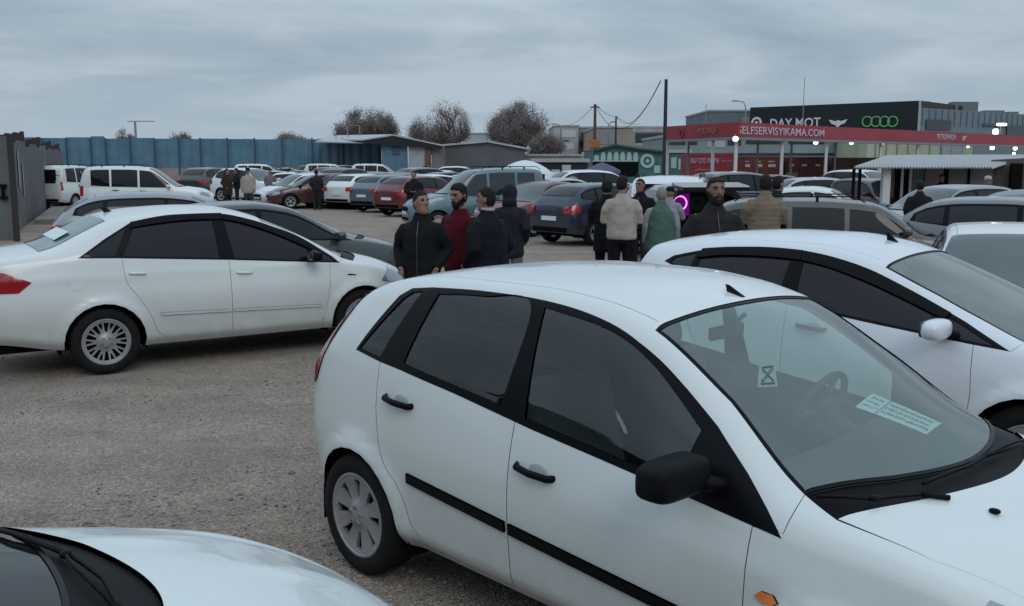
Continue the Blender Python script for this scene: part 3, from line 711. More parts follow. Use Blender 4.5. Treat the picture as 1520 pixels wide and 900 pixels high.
    for s_ in (-1, 1): st = step * s_; sh_.superell((s_ * .108, -.05 - st, .045), (.052, .145, .048), .75, 18, 10); sh_.superell((s_ * .105, .03 - st, .08), (.045, .06, .05), .8, 14, 8)
    sm_ = MB()
    for s_ in (-1, 1):
        st = step * s_; q = MB(); q.superell((s_ * .108, -.05 - st, .045), (.052, .145, .046), .75, 18, 10); q.superell((s_ * .105, .03 - st, .08), (.045, .06, .05), .8, 14, 8); q.build('shoe', mat('dark_shoe', (.02, .018, .018), .6), body, smooth=True)
    # ---- top
    pf = {'puffer': .030, 'jacket': .012, 'coat': .016, 'sweater': .004, 'vest': .020}[style]; j = MB(); zb_ = tlen; bel = 1.03 if style == 'sweater' else 1.
    loft(j, [(zb_, (.185 + pf * .6) * f_, (.135 + pf * .5) * f_, 0, 0), (zb_ + .04, (.195 + pf) * f_, (.145 + pf) * f_, 0, 0), (1.02, (.185 + pf) * f_ * bel, (.145 + pf) * f_, 0, -.005), (1.16, (.185 + pf) * f_, (.145 + pf) * f_, 0, -.005), (1.30, (.195 + pf), .142 + pf, 0, 0), (1.375, .172 + pf * .7, .128 + pf * .8, 0, .004), (1.435, .112 + pf * .5, .098 + pf * .5, 0, .01), (1.50, .076, .074, 0, .006)])
    sleeves = MB() if style == 'vest' else j
    for s_ in (-1, 1):
        e = Vector((s_ * (el[0] + pf * .4), el[1], el[2])); w_ = Vector((s_ * wr[0], wr[1], wr[2])); d = (w_ - e).normalized()
        q = .0 if style == 'vest' else pf
        sleeves.tube([(s_ * .11, 0, 1.375), (s_ * .175, 0, 1.358), (s_ * (.222 + q * .5), .01, 1.27), e, e + (w_ - e) * .5, w_ + d * .01], [.062, .070 + q * .5, .066 + q * .6, .058 + q * .6, .053 + q * .4, .043 + q * .2], 16)
    if style in ('puffer', 'coat', 'jacket', 'vest') or collar: j.tube([(0, .008, 1.46), (0, .006, 1.525)], [.078, .070], 18, cap=False) if False else loft(j, [(1.44, .09, .085, 0, .008), (1.50, .076, .076, 0, .006), (1.535, .074, .074, 0, .004)])
    if hood == 'down': j.superell((0, .085, 1.475), (.12, .065, .055), .85, 20, 12)
    jm = voxel(j, .014 if near else .032, 3); jo = link({'puffer': 'padded_jacket', 'jacket': 'jacket', 'coat': 'coat', 'sweater': 'sweater', 'vest': 'padded_vest'}[style], jm, cloth('cloth_' + '_'.join(str(int(c * 1000)) for c in top) + ('r' if ribs else ''), top, ribs), body)
    tex = None
    if near:      # folds
        for v in jm.vertices:
            p = v.co; n_ = mn.noise(Vector((p.x * 7 + px, p.y * 7, p.z * 11))) * .006 + mn.noise(Vector((p.x * 16, p.y * 16, p.z * 26 + px))) * .003; v.co = p + v.normal * n_
    if style == 'vest': link('shirt_sleeves', voxel(sleeves, .014 if near else .032, 2), cloth('pale_shirt_cloth', extra or (.34, .35, .37)), body)
    if style in ('jacket', 'coat', 'puffer') and near:
        zp = MB(); yy = lambda z__: -(.150 + pf) * 1.0 * f_ - .004 if z__ < 1.3 else -(.142 + pf) * (1 - (z__ - 1.3) * 2.2) - .006
        zp.tube([(0, yy(z__), z__) for z__ in np.linspace(zb_ + .04, 1.44, 9)], .004, 6); zp.build('zip', mat('zip_metal', (.10, .10, .10), .4, metal=.4), jo)
    if collar:
        c_ = MB(); c_.lathe([(.070, -.02), (.076, .0), (.071, .028), (.064, .026), (.066, -.02)], 24, TR((0, .004, 1.52)), axis='Z'); c_.build('shirt_collar', cloth('collar_' + str(int(collar[0] * 1000)), collar), body, smooth=True)
    if cap:
        c_ = MB(); n = 24; c_.lathe([(.093, -.012), (.094, .02), (.082, .062), (.05, .085), (.001, .092)], n, Mh @ TR((0, .0, .042)), axis='Z'); c_.superell((0, -.115, .038), (.062, .062, .008), .8, 16, 6, Mh); c_.build('cap', cloth('cap_' + str(int(cap[0] * 1000)), cap), body, smooth=True)
    if hood == 'up':
        c_ = MB(); c_.superell((0, .012, .018), (.105, .118, .128), .9, 24, 16, Mh); c_.tube([Mh @ Vector((0, .02, -.04)), (0, .02, 1.46)], [.10, .11], 18); c_.build('hood', cloth('cloth_' + '_'.join(str(int(c * 1000)) for c in top), top), body, smooth=True)
    return root
K = (.008, .009, .012)
person(628, 9.9, 1.68, -12, 'man in a dark zipped hooded jacket, leftmost of the three talking men', K, style='jacket', hair='short', pose='pockets', head_yaw=52, head_tilt=-6, hood='down', fat=1.0, skin=SKIN, tlen=.80)
person(684, 10.5, 1.73, -38, 'bearded man in a dark red sweater between two men in dark jackets', (.075, .005, .011), style='sweater', hair='quiff', pose='down', beard='full', head_yaw=-8, head_tilt=6, tlen=.82)
person(724, 9.9, 1.72, -128, 'man in a black padded jacket with a pale collar, turned away towards the red sweater', (.008, .009, .014), style='puffer', hair='short', pose='pockets', collar=(.35, .33, .30), fat=1.12, ribs=9, head_yaw=20, tlen=.84)
person(757, 13.4, 1.66, 160, 'person in a dark hooded coat and grey trousers behind the padded jacket', (.016, .018, .026), legs=(.13, .13, .13), style='coat', hood='up', hair=None, pose='pockets', tlen=.72)
person(921, 14.0, 1.78, 172, 'man in a cream sweater and black trousers seen from behind', (.38, .345, .305), legs=(.006, .006, .009), style='sweater', hair='short', pose='front', head_yaw=-25, tlen=.86, fat=1.08, ribs=0)
person(899, 15.0, 1.70, 165, 'person all in black, half hidden left of the cream sweater', (.006, .006, .009), legs=(.006, .006, .009), style='coat', hair='full', pose='front', tlen=.62)
person(948, 16.4, 1.70, -20, 'man in black whose face shows between the cream sweater and the green vest', (.008, .008, .011), style='coat', hair='cropped', pose='pockets', skin=SKIN2, head_yaw=-20)
person(979, 14.2, 1.62, 176, 'grey haired man in a green padded vest with pale sleeves, from behind', (.075, .135, .115), legs=(.10, .115, .13), style='vest', hair='cropped', hairm=HAIRG, pose='down', fat=1.15, tlen=.74, skin=SKIN2, extra=(.26, .27, .29))
person(992, 17.4, 1.54, 150, 'person with a black cap and pale top between the green vest and the purple light', (.25, .27, .30), style='jacket', hair=None, cap=(.01, .01, .012), pose='phone')
person(1054, 9.35, 1.83, 4, 'bearded man in a dark brown zipped jacket facing the camera, nearest of all people', (.022, .019, .020), style='jacket', hair='short', pose='down', beard='full', head_yaw=8, fat=1.08, skin=mat('skin_tan', (.21, .112, .078), .6, var=.15, vscale=14), hairm=HAIRS, tlen=.82)
person(1130, 14.0, 1.78, 170, 'man in a tan padded jacket seen from behind', (.20, .155, .115), style='puffer', hair='full', pose='phone', tlen=.84, ribs=4.5, fat=1.05)
person(1149, 15.6, 1.74, 120, 'person in a dark jacket half hidden behind the tan padded jacket', (.016, .018, .028), style='jacket', hair='full', pose='pockets')
person(1359, 19.0, 1.62, 170, 'man in a dark jacket in front of the silver white car by the shed', (.012, .012, .016), style='jacket', hair='short', pose='pockets', fat=1.1, near=False)
person(1393, 28.3, 1.62, 0, 'dark figure standing in the shade of the shed wall', (.010, .010, .012), hair='short', pose='down', near=False)
person(1460, 25.0, 1.62, 0, 'person in a pale lilac shirt with a light cap beside the shed door', (.28, .28, .36), style='sweater', hair=None, cap=(.40, .38, .36), pose='crossed', near=False)
person(370, 38.5, 1.74, 8, 'man in a cream jacket with black cap standing on the open lot', (.33, .30, .27), legs=(.045, .035, .04), style='jacket', cap=(.008, .008, .01), hair=None, pose='down', near=False, tlen=.74, fat=1.08)
person(339, 41, 1.68, 60, 'person in a brown black coat left of the man in cream', (.035, .022, .018), style='coat', hair='full', pose='pockets', near=False, tlen=.6, fat=1.15)
person(353, 42.5, 1.70, -70, 'person in black with raised arm between the brown coat and the cream jacket', (.010, .010, .012), style='coat', hair='short', pose='phone', near=False)
person(402, 46, 1.62, 0, 'person in a grey top and dark red trousers right of the man in cream', (.15, .13, .15), legs=(.05, .012, .014), style='jacket', hair='short', pose='pockets', near=False, fat=1.1)
person(471, 40.5, 1.64, 180, 'person in dark green black clothes above the maroon hatchback', (.020, .022, .018), style='coat', hair='full', pose='pockets', near=False)
person(615, 29.5, 1.70, 0, 'man in a black coat standing in front of the dark red off road car', (.010, .010, .012), style='coat', hair='short', pose='front', near=False, fat=1.1)
person(87, 45.5, 1.72, 200, 'man in dark clothes walking along the fence', (.022, .026, .036), legs=(.05, .055, .07), style='jacket', hair='short', pose='down', near=False, step=.12, fat=1.05)
person(98, 46.5, 1.64, 30, 'person in dark red and grey beside the man at the fence', (.07, .03, .035), legs=(.06, .06, .07), style='jacket', hair='short', pose='front', near=False)
person(418, 66, 1.70, 30, 'tiny figure in front of the blue wall, right of the white off road car', (.02, .03, .04), near=False, pose='pockets')
person(431, 70, 1.72, 0, 'tiny dark figure before the blue wall above the white saloon', (.012, .012, .014), near=False, pose='pockets')
person(462, 68, 1.70, 90, 'tiny dark figure before the blue wall left of the white van', (.012, .012, .014), near=False, pose='pockets')
person(630, 55, 1.72, 0, 'tiny dark figure in front of the white panel of the shelter', (.012, .010, .010), near=False, pose='pockets', cap=(.01, .01, .01))
person(634, 62, 1.74, 90, 'tiny dark figure in front of the brown panel of the shelter', (.014, .012, .012), near=False, pose='pockets')
WHITE = paint('white_paint_damp', (.70, .745, .735), dirt=.35, wet=True)
WHITE2 = paint('white_paint_sedan', (.68, .71, .70), dirt=.45)
WHITE3 = paint('white_paint_blue_tone', (.69, .73, .77), dirt=.3)
GCLR = glass('clear_green_glass', (.62, .74, .70), .07, .015, drops=True)
GSIDE = glass('tinted_side_glass', (.62, .73, .70), .085, .01)
GWS = glass('windscreen_sky_veil', (.70, .84, .80), .10, .02, film=(.42, .56, .53, .17))  # sky reflection put in as a pale diffuse layer
# ---------------- near hatchback
FI = dict(hi=True, one_mirror=True, roof_gap=.0035, bulge=.03, x=(-.58, 3.29), wx=(0., 2.486), Rt=.295, ar=.335, wy=.735, tw=.175, Rr=.203, wheel='cover', interior=True,
 zb=[(-.6, .40), (-.45, .34), (.3, .235), (2.1, .235), (2.9, .24), (3.29, .30)],
 W=[(-.6, .66), (-.5, .735), (-.35, .79), (0, .825), (1.2, .835), (2.4, .83), (2.8, .80), (3.05, .73), (3.2, .62), (3.29, .46)],
 zw=[(-.6, .60), (1, .60), (2.8, .58), (3.29, .48)],
 bz=[(-.6, .93), (-.4, 1.03), (-.2, 1.09), (0, 1.09), (.33, 1.06), (1.16, .955), (2.27, .85), (2.6, .83), (3.0, .74), (3.2, .62), (3.29, .55)],
 bw=[(-.6, .655), (-.45, .71), (-.3, .74), (0, .765), (.5, .785), (1.9, .785), (2.3, .78), (2.7, .755), (3.05, .63), (3.29, .40)],
 rz=[(-.6, .97), (-.5, 1.07), (-.4, 1.17), (-.3, 1.26), (-.2, 1.335), (0, 1.405), (.2, 1.44), (.5, 1.462), (1.0, 1.465), (1.3, 1.44), (1.59, 1.375), (1.95, 1.17), (2.27, .955), (2.40, .915), (2.7, .865), (3.0, .77), (3.2, .65), (3.29, .58)],
 rw=[(-.6, .56), (-.4, .60), (-.2, .605), (.5, .605), (1.59, .575), (1.95, .62), (2.27, .685), (2.45, .70), (2.8, .665), (3.1, .54), (3.29, .34)],
 tz=[(-.6, 1.0), (-.5, 1.09), (-.4, 1.20), (-.3, 1.30), (-.2, 1.375), (0, 1.435), (.3, 1.475), (.9, 1.497), (1.3, 1.485), (1.5, 1.455), (1.62, 1.425), (1.95, 1.275), (2.3, 1.09), (2.5, .985), (2.6, .955), (2.9, .90), (3.1, .80), (3.22, .70), (3.29, .61)],
 flare=[(0, .295, .335, .028), (2.486, .295, .335, .028)], rad=(.04, .22, .035, .075),
 dlo=[(-.06, 1.09), (.16, 1.065), (.33, 1.052), (.7, 1.012), (1.16, .952), (1.6, .905), (1.95, .868), (2.275, .83), (2.20, .90), (2.1, .985), (1.95, 1.10), (1.80, 1.195), (1.63, 1.29, 's'), (1.40, 1.378, 's'), (1.09, 1.425, 's'), (.7, 1.432, 's'), (.37, 1.418), (.22, 1.40), (.15, 1.36)],
 panes=[('quarter_window', [(-.03, 1.10), (.15, 1.083), (.31, 1.395), (.24, 1.385), (.19, 1.35)]),
        ('rear_side_window', [(.335, 1.083), (.985, 1.012), (1.0, 1.40, 's'), (.7, 1.412, 's'), (.43, 1.395)]),
        ('front_side_window', [(1.125, .985), (1.86, .905), (1.90, 1.08), (1.63, 1.262, 's'), (1.40, 1.355, 's'), (1.075, 1.402)])],
 doors=[('rear_door', [(1.075, .27), (.52, .27), (.42, .36), (.385, .46), (.33, .54, 's'), (.25, .61, 's'), (.20, .70, 's'), (.165, .86), (.155, 1.066), (.33, 1.052), (.7, 1.012), (1.075, .963)], .34, .915),
        ('front_door', [(1.075, .27), (2.08, .27), (2.17, .34), (2.17, .60), (2.17, .843), (1.95, .868), (1.6, .905), (1.16, .952), (1.075, .963)], 1.22, .80)],
 fender_x=[(2.285, .915), (2.275, .845), (2.17, .84), (2.17, .60), (2.17, .33), (2.14, .27), (2.12, .24)],
 apillar=[(1.585, .56), (1.95, .60), (2.285, .68)], ws=(1.61, 2.53), hood_edge=[(2.41, .705), (2.7, .685), (3.0, .60), (3.16, .46)], hood_rear=(2.64, 2.41), hood_nose=.05,
 roof_rear=-.16, rs=(-.2, -.5, .50, .55), mirror=(1.975, .945, .99), mir_m=PLB, mbig=1.12,
 strip=[(.585, .475, .42, 1.9), ], strip_h=.022, sg=GSIDE, wg=GWS, rg=GCLR,
 deco=[('tail_light', 'z', [(-.53, .84), (-.46, .88), (-.40, 1.00), (-.22, 1.26), (-.17, 1.36), (-.21, 1.36), (-.36, 1.19), (-.54, .96)], REDL, .006, True),
       ('turn_indicator', 'z', [(2.216, .643, 's'), (2.236, .627, 's'), (2.280, .626, 's'), (2.302, .643, 's'), (2.280, .661, 's'), (2.236, .660, 's')], ORL, .010, True),
       ('headlight', 'z', [(2.80, .60), (3.12, .56), (3.2, .62), (3.08, .74), (2.86, .80)], CLRL, .004, True)])
FI['strip'] = [(.585, .465, .42, 2.10)]
def interior(root, sh, x_dash, x_f, x_r, belt):
    gm = mat('grey_dashboard', (.045, .05, .05), .7, bump=.2, bscale=80); cm = mat('dark_seat_fabric', (.06, .066, .07), .9, bump=.3, bscale=90)
    pm_ = mat('pale_cabin_trim', (.20, .21, .20), .8)
    d = MB(); pts = []
    xs = [x_dash - .42, x_dash - .34, x_dash - .1, x_dash + .12]; zs = [belt - .10, belt - .035, belt - .03, belt - .055]
    for k, (x, z) in enumerate(zip(xs, zs)):
        for y in np.linspace(-.70, .70, 15): pts.append((x + .10 * (1 - (y / .7) ** 2) * (k / 3), y * (1 - .03 * k), z + .03 * math.exp(-((y - .36) / .18) ** 2) * (k in (1, 2)) - .01 * abs(y)))
    V = pts + [(x_dash - .40, y, belt - .5) for y in np.linspace(-.7, .7, 15)]
    Fc = [(i * 15 + j, i * 15 + j + 1, (i + 1) * 15 + j + 1, (i + 1) * 15 + j) for i in range(3) for j in range(14)] + [(j, 60 + j, 61 + j, j + 1) for j in range(14)]
    d.add(V, Fc); d.build('dashboard', gm, root, smooth=True, sharp=50)
    w = MB(); M = TR((x_dash - .56, .36, belt - .01), (0, R(-66), 0)); k = 32
    ring = [M @ Vector((.172 * math.cos(2 * math.pi * i / k), .172 * math.sin(2 * math.pi * i / k), 0)) for i in range(k + 1)]; w.tube(ring, .016, 8, cap=False)
    for a in (180, 0, 270): w.tube([M @ Vector((0, 0, -.02)), M @ Vector((.18 * math.cos(R(a)), .18 * math.sin(R(a)), 0))], .016, 8)
    w.superell((0, 0, -.02), (.07, .07, .03), .8, 16, 8, M); w.tube([M @ Vector((0, 0, -.02)), M @ Vector((0, 0, -.3))], .035, 10)
    w.build('steering_wheel', gm, root, smooth=True)
    for x, wd, ys in ((x_f, .25, (-.36, .36)), (x_r, .60, (0,))):
        for y in ys:
            s = MB(); s.box((x - .25, y - wd, .38), (x + .26, y + wd, .54), bev=.05)
            s.box((-.07, y - wd, .0), (.07, y + wd, .60), TR((x - .27, 0, .50), (0, R(-16), 0)), bev=.05)
            o = s.build('seat', cm, root, smooth=True, sharp=60)
            for yy in ((y,) if wd < .5 else (-.33, .33)):
                h = MB(); h.box((-.05, yy - .13, .62), (.05, yy + .13, .79), TR((x - .27, 0, .50), (0, R(-16), 0)), bev=.045); h.build('headrest', cm, o, smooth=True, sharp=60)
    h = MB()      # headlining, pillars' inner trim
    xs = np.linspace(sh.x0 + .45, 1.56, 12); ks = np.linspace(-.17, .17, 9); V = []
    for x in xs:
        p = sh.P(np.full(9, x), ks)
        for q in p: V.append((q[0], q[1] * .97, q[2] - .035))
    h.add(V, [(i * 9 + j, i * 9 + j + 1, (i + 1) * 9 + j + 1, (i + 1) * 9 + j) for i in range(11) for j in range(8)]); h.build('headlining', pm_, root, smooth=True)
    m = MB(); m.box((1.50, -.115, 1.26), (1.525, .115, 1.315), bev=.01); m.tube([(1.52, 0, 1.30), (1.60, 0, 1.37)], .01, 6); m.build('rear_view_mirror', mat('dark_grey_trim', (.03, .03, .035), .4), root, smooth=True, sharp=60)
def wiper(root, sh, pts, name='wiper', off=.02, m=PLB, thick=.007):
    b = MB(); P = [sh.P(x, sh.vy(x, y)) + sh.N(x, sh.vy(x, y)) * off * np.sign(sh.N(x, sh.vy(x, y))[2]) for x, y in smooth_poly(pts, .06, False)]
    b.tube(P, thick, 8, sq=.8)
    return b, P
def flat_on(sh, x, y, sx, sy, off, rot=0.):
    """frame lying on the body surface at (x, y)"""
    v = sh.vy(x, y); p = Vector(sh.P(x, v)); n = Vector(sh.N(x, v)); n = n if n.z > 0 else -n
    t = Vector((1, 0, 0)); t = (t - n * t.dot(n)).normalized(); t = Matrix.Rotation(rot, 3, n) @ t; b = n.cross(t)
    M = Matrix((t, b, n)).transposed().to_4x4(); M.translation = p + n * off; return M
def blob_ant(root, sh, x, y, h=.05, l=.07, tilt=-.6):
    b = MB(); M = flat_on(sh, x, y, 1, 1, 0.)
    b.add([M @ Vector(p) for p in [(.04, -.012, 0), (.04, .012, 0), (-.035, .014, 0), (-.035, -.014, 0), (-.04, 0, h), (-.06, 0, h * .9)]], [(0, 1, 2, 3), (0, 4, 1), (1, 4, 5, 2), (0, 3, 5, 4), (2, 5, 3)])
    return b.build('roof_antenna', PLB, root)
car, sh = build_car(FI, 'white five door hatchback with black side strips and a price sheet on its dashboard', 'car', 'hatchback_car', WHITE)
car.location = (-.15, 5.071, 0); car.rotation_euler.z = -.818; near_car = car
interior(car, sh, 2.30, 1.35, .30, .95)
# sheet of paper on the dashboard with hand written lines
ink = mat('faded_ink', (.12, .15, .16), .8); paper = mat('paper_mint', (.62, .74, .72), .7)
def written_sheet(root, M, sx, sy, lines, name, split=None):
    b = MB(); b.box((-sx, -sy, 0), (sx, sy, .002), M); o = b.build(name, paper, root)
    w = MB(); r2 = random.Random(3)
    for (ya, h_, x0_, x1_) in lines:
        x = x0_
        while x < x1_:
            l_ = r2.uniform(.008, .03); w.box((x, ya - h_ * r2.uniform(.3, .5), .0024), (min(x + l_, x1_), ya + h_ * r2.uniform(.3, .5), .003), M); x += l_ + r2.uniform(.004, .010)
    if split is not None: w.box((split, -sy, .0024), (split + .006, sy, .003), M)
    w.build('handwriting', ink, o); return o
def on_glass(sh, C4, off):
    """maps (u, v) in the unit square onto a quad laid against the inside of the glass"""
    C4 = [np.array(c) for c in C4]
    def f(u, v, h=0.):
        q = C4[0] * (1 - u) * (1 - v) + C4[3] * u * (1 - v) + C4[2] * u * v + C4[1] * (1 - u) * v; vv = sh.vy(q[0], q[1]); n = sh.N(q[0], vv); n = n if n[2] > 0 else -n
        return tuple(sh.P(q[0], vv) + n * (off + h))
    return f
def quadmesh(f, rects, h, name, m, parent):
    b = MB()
    for (u0, u1, v0, v1) in rects: b.add([f(u0, v0, h), f(u1, v0, h), f(u1, v1, h), f(u0, v1, h)], [(0, 1, 2, 3)])
    return b.build(name, m, parent)
f_ = on_glass(sh, [(2.19, -.178), (2.171, -.012), (2.358, .154), (2.376, -.012)], -.020)
so = quadmesh(f_, [(i / 8, (i + 1) / 8, j / 4, (j + 1) / 4) for i in range(8) for j in range(4)], 0, 'price_sheet', paper, car)
r2 = random.Random(3); rc = []
for v0, h_, ua, ub in ((.16, .16, .30, .94), (.42, .16, .30, .92), (.68, .18, .32, .90), (.20, .10, .03, .23), (.42, .14, .04, .22), (.70, .16, .05, .22)):
    u = ua
    while u < ub: w_ = r2.uniform(.012, .035); rc.append((u, u + w_, v0 + r2.uniform(0, .04), v0 + h_ * r2.uniform(.6, 1))); u += w_ + r2.uniform(.008, .022)
rc.append((.262, .278, .0, 1.)); quadmesh(f_, rc, .002, 'handwriting', ink, so)
f_ = on_glass(sh, [(1.910, -.368), (1.966, -.463), (2.003, -.392), (1.929, -.297)], -.012)
# v runs across, u across the other way: top edge first
g_ = on_glass(sh, [(1.910, -.368), (1.966, -.463), (2.003, -.392), (1.929, -.297)], -.010)
so = quadmesh(g_, [(0, 1, 0, 1)], 0, 'windscreen_sticker', mat('pale_sticker', (.30, .38, .36), .6), car)
xx = MB()
for a_, b_ in (((.22, .22), (.80, .78)), ((.22, .78), (.80, .22)), ((.18, .12), (.84, .12)), ((.18, .88), (.84, .88))): xx.tube([g_(*a_, .003), g_(*b_, .003)], .004, 6)
xx.build('sticker_mark', ink, so)
b, P = wiper(car, sh, [(2.54, -.427), (2.45, -.573), (2.32, -.675)], off=.012); b.tube([P[0], tuple(np.array(P[0]) + (.06, .06, -.01))], .009, 8)
P2 = np.array(P[len(P) // 2]); b.superell(P2 + np.array((.01, 0, .006)), (.018, .018, .010), .8, 12, 8); b.build('wiper', PLB, car, smooth=True)
b, P = wiper(car, sh, [(2.53, .47), (2.55, -.10), (2.515, -.37)], off=.012); b.tube([P[0], tuple(np.array(P[0]) + (.03, .12, -.01))], .009, 8)
q0 = P[0]; q1 = P[len(P) // 2]; b.tube([tuple(np.array(q0) + (.04, .1, 0)), tuple((np.array(q0) + np.array(q1)) / 2 + (.03, 0, .01)), q1], .006, 8); b.build('wiper', PLB, car, smooth=True)
blob_ant(car, sh, 1.545, .01, h=.026, l=.7)
for y in (-.33, .33):
    b = MB(); b.superell(sh.P(2.725, sh.vy(2.725, y)) + np.array((0, 0, .008)), (.018, .012, .008), .8, 10, 6); b.build('washer_jet', PLB, car, smooth=True)
# ------------------------------------------------------------------ ground
m, nt_, b_ = nodes('packed_gravel'); N_ = nt_.nodes; L_ = nt_.links
tc_ = N_.new('ShaderNodeTexCoord')
def gn(scale, det, rough=.6, typ='n', rnd=1.):
    if typ == 'n':
        n = N_.new('ShaderNodeTexNoise'); n.inputs['Scale'].default_value = scale; n.inputs['Detail'].default_value = det; n.inputs['Roughness'].default_value = rough; L_.new(tc_.outputs['Object'], n.inputs['Vector']); return n.outputs['Fac']
    n = N_.new('ShaderNodeTexVoronoi'); n.inputs['Scale'].default_value = scale; n.inputs['Randomness'].default_value = rnd; L_.new(tc_.outputs['Object'], n.inputs['Vector']); return n
def rampn(fac, stops):
    r = N_.new('ShaderNodeValToRGB'); L_.new(fac, r.inputs[0]); e = r.color_ramp.elements
    e[0].position, e[0].color = stops[0][0], (*stops[0][1], 1); e[1].position, e[1].color = stops[-1][0], (*stops[-1][1], 1)
    for p, c in stops[1:-1]: q = e.new(p); q.color = (*c, 1)
    return r.outputs[0]
def mixc(a, b, fac, mode='MIX'):
    q = N_.new('ShaderNodeMix'); q.data_type = 'RGBA'; q.blend_type = mode
    for k, v in (('A', a), ('B', b), ('Factor', fac)):
        if isinstance(v, (int, float)): q.inputs[k].default_value = v
        elif isinstance(v, tuple): q.inputs[k].default_value = (*v, 1)
        else: L_.new(v, q.inputs[k])
    return q.outputs['Result']
big = gn(.35, 5, .55); mid = gn(2.2, 6, .65); fin = gn(38, 5, .75)
base = rampn(big, [(.35, (.350, .297, .256)), (.5, (.372, .318, .277)), (.65, (.395, .340, .298))])
base = mixc(base, rampn(mid, [(.36, (.84, .83, .82)), (.64, (1.06, 1.05, 1.04))]), 1., 'MULTIPLY')
vo = gn(85, 0, typ='v'); st_c = rampn(vo.outputs['Color'], [(0., (.50, .48, .46)), (.5, (.95, .93, .9)), (1., (1.75, 1.72, 1.68))])
base = mixc(base, st_c, .62, 'MULTIPLY')
base = mixc(base, rampn(fin, [(.35, (.6, .58, .56)), (.65, (1.3, 1.3, 1.28))]), .7, 'MULTIPLY')
v3 = gn(19, 0, typ='v'); base = mixc(base, rampn(v3.outputs['Distance'], [(.0, (.35, .33, .31)), (.10, (.8, .8, .8)), (.16, (1, 1, 1))]), rampn(gn(1.1, 3), [(.5, (0, 0, 0)), (.62, (1, 1, 1))]), 'MULTIPLY')
mpt = N_.new('ShaderNodeMapping'); mpt.inputs['Rotation'].default_value = (0, 0, R(-35)); mpt.inputs['Scale'].default_value = (.12, 1.6, 1); L_.new(tc_.outputs['Object'], mpt.inputs[0])
tn = N_.new('ShaderNodeTexNoise'); tn.inputs['Scale'].default_value = 1.; tn.inputs['Detail'].default_value = 4; L_.new(mpt.outputs[0], tn.inputs['Vector'])
base = mixc(base, rampn(tn.outputs['Fac'], [(.38, (.91, .90, .89)), (.55, (1.05, 1.05, 1.04))]), 1., 'MULTIPLY')
L_.new(base, b_.inputs['Base Color']); b_.inputs['Roughness'].default_value = .92; b_.inputs['Specular IOR Level'].default_value = .25
bp1 = N_.new('ShaderNodeBump'); bp1.inputs['Strength'].default_value = 1.; bp1.inputs['Distance'].default_value = .016; L_.new(vo.outputs['Distance'], bp1.inputs['Height'])
bp2 = N_.new('ShaderNodeBump'); bp2.inputs['Strength'].default_value = .6; bp2.inputs['Distance'].default_value = .05; L_.new(mid, bp2.inputs['Height']); L_.new(bp2.outputs[0], bp1.inputs['Normal']); L_.new(bp1.outputs[0], b_.inputs['Normal'])
bm = bmesh.new()
xs_ = [-900, -300, -100, -40, -20] + list(np.arange(-12, 12.1, .5)) + [20, 40, 100, 300, 900]; ys_ = [-200, -40, -5] + list(np.arange(0, 26, .5)) + [30, 40, 60, 90, 150, 400, 1500]
from mathutils import noise as mn
grid = [[bm.verts.new((x, y, (mn.noise(Vector((x * .5, y * .5, 0))) * .012 - .008) if abs(x) < 15 and 0 < y < 28 else -.01)) for y in ys_] for x in xs_]
for i in range(len(xs_) - 1):
    for j in range(len(ys_) - 1): bm.faces.new((grid[i][j], grid[i + 1][j], grid[i + 1][j + 1], grid[i][j + 1]))
me = bpy.data.meshes.new('ground'); bm.to_mesh(me); bm.free(); me.shade_smooth(); g = link('ground', me, m); tag(g, 'light brown packed gravel ground of the car lot', 'ground', kind='structure')
# loose stones scattered on it
sv = []; sf = []; r3 = random.Random(11)
ico = [(0, 0, 1), (.9, 0, .4), (.28, .85, .4), (-.72, .53, .4), (-.72, -.53, .4), (.28, -.85, .4), (.72, .53, -.3), (-.28, .85, -.3), (-.9, 0, -.3), (-.28, -.85, -.3), (.72, -.53, -.3)]
icf = [(0, 1, 2), (0, 2, 3), (0, 3, 4), (0, 4, 5), (0, 5, 1), (1, 6, 2), (2, 6, 7), (2, 7, 3), (3, 7, 8), (3, 8, 4), (4, 8, 9), (4, 9, 5), (5, 9, 10), (5, 10, 1), (1, 10, 6)]
for i in range(16000):
    y = 4.2 + 15 * r3.random() ** 1.5; x = gx(r3.uniform(-20, 900), y)
    if mn.noise(Vector((x * .6, y * .6, 3))) < r3.uniform(-.5, .35): continue
    s = .004 + .010 * r3.random() ** 3 + (.012 if r3.random() < .01 else 0); a = r3.random() * 6.3; k = len(sv); sx, sy, sz = s * r3.uniform(.8, 1.5), s * r3.uniform(.7, 1.1), s * r3.uniform(.4, .8)
    for px_, py_, pz_ in ico:
        X, Y_ = px_ * sx, py_ * sy; sv.append((x + X * math.cos(a) - Y_ * math.sin(a), y + X * math.sin(a) + Y_ * math.cos(a), pz_ * sz - .004))
    sf += [tuple(q + k for q in f) for f in icf]
me = bpy.data.meshes.new('loose_stones'); me.from_pydata(sv, [], sf); me.update()
tag(link('loose_stones', me, mat('stone_grey_brown', (.30, .26, .225), .9, var=.7, vscale=3)), 'small loose stones scattered over the gravel', 'gravel', kind='stuff')
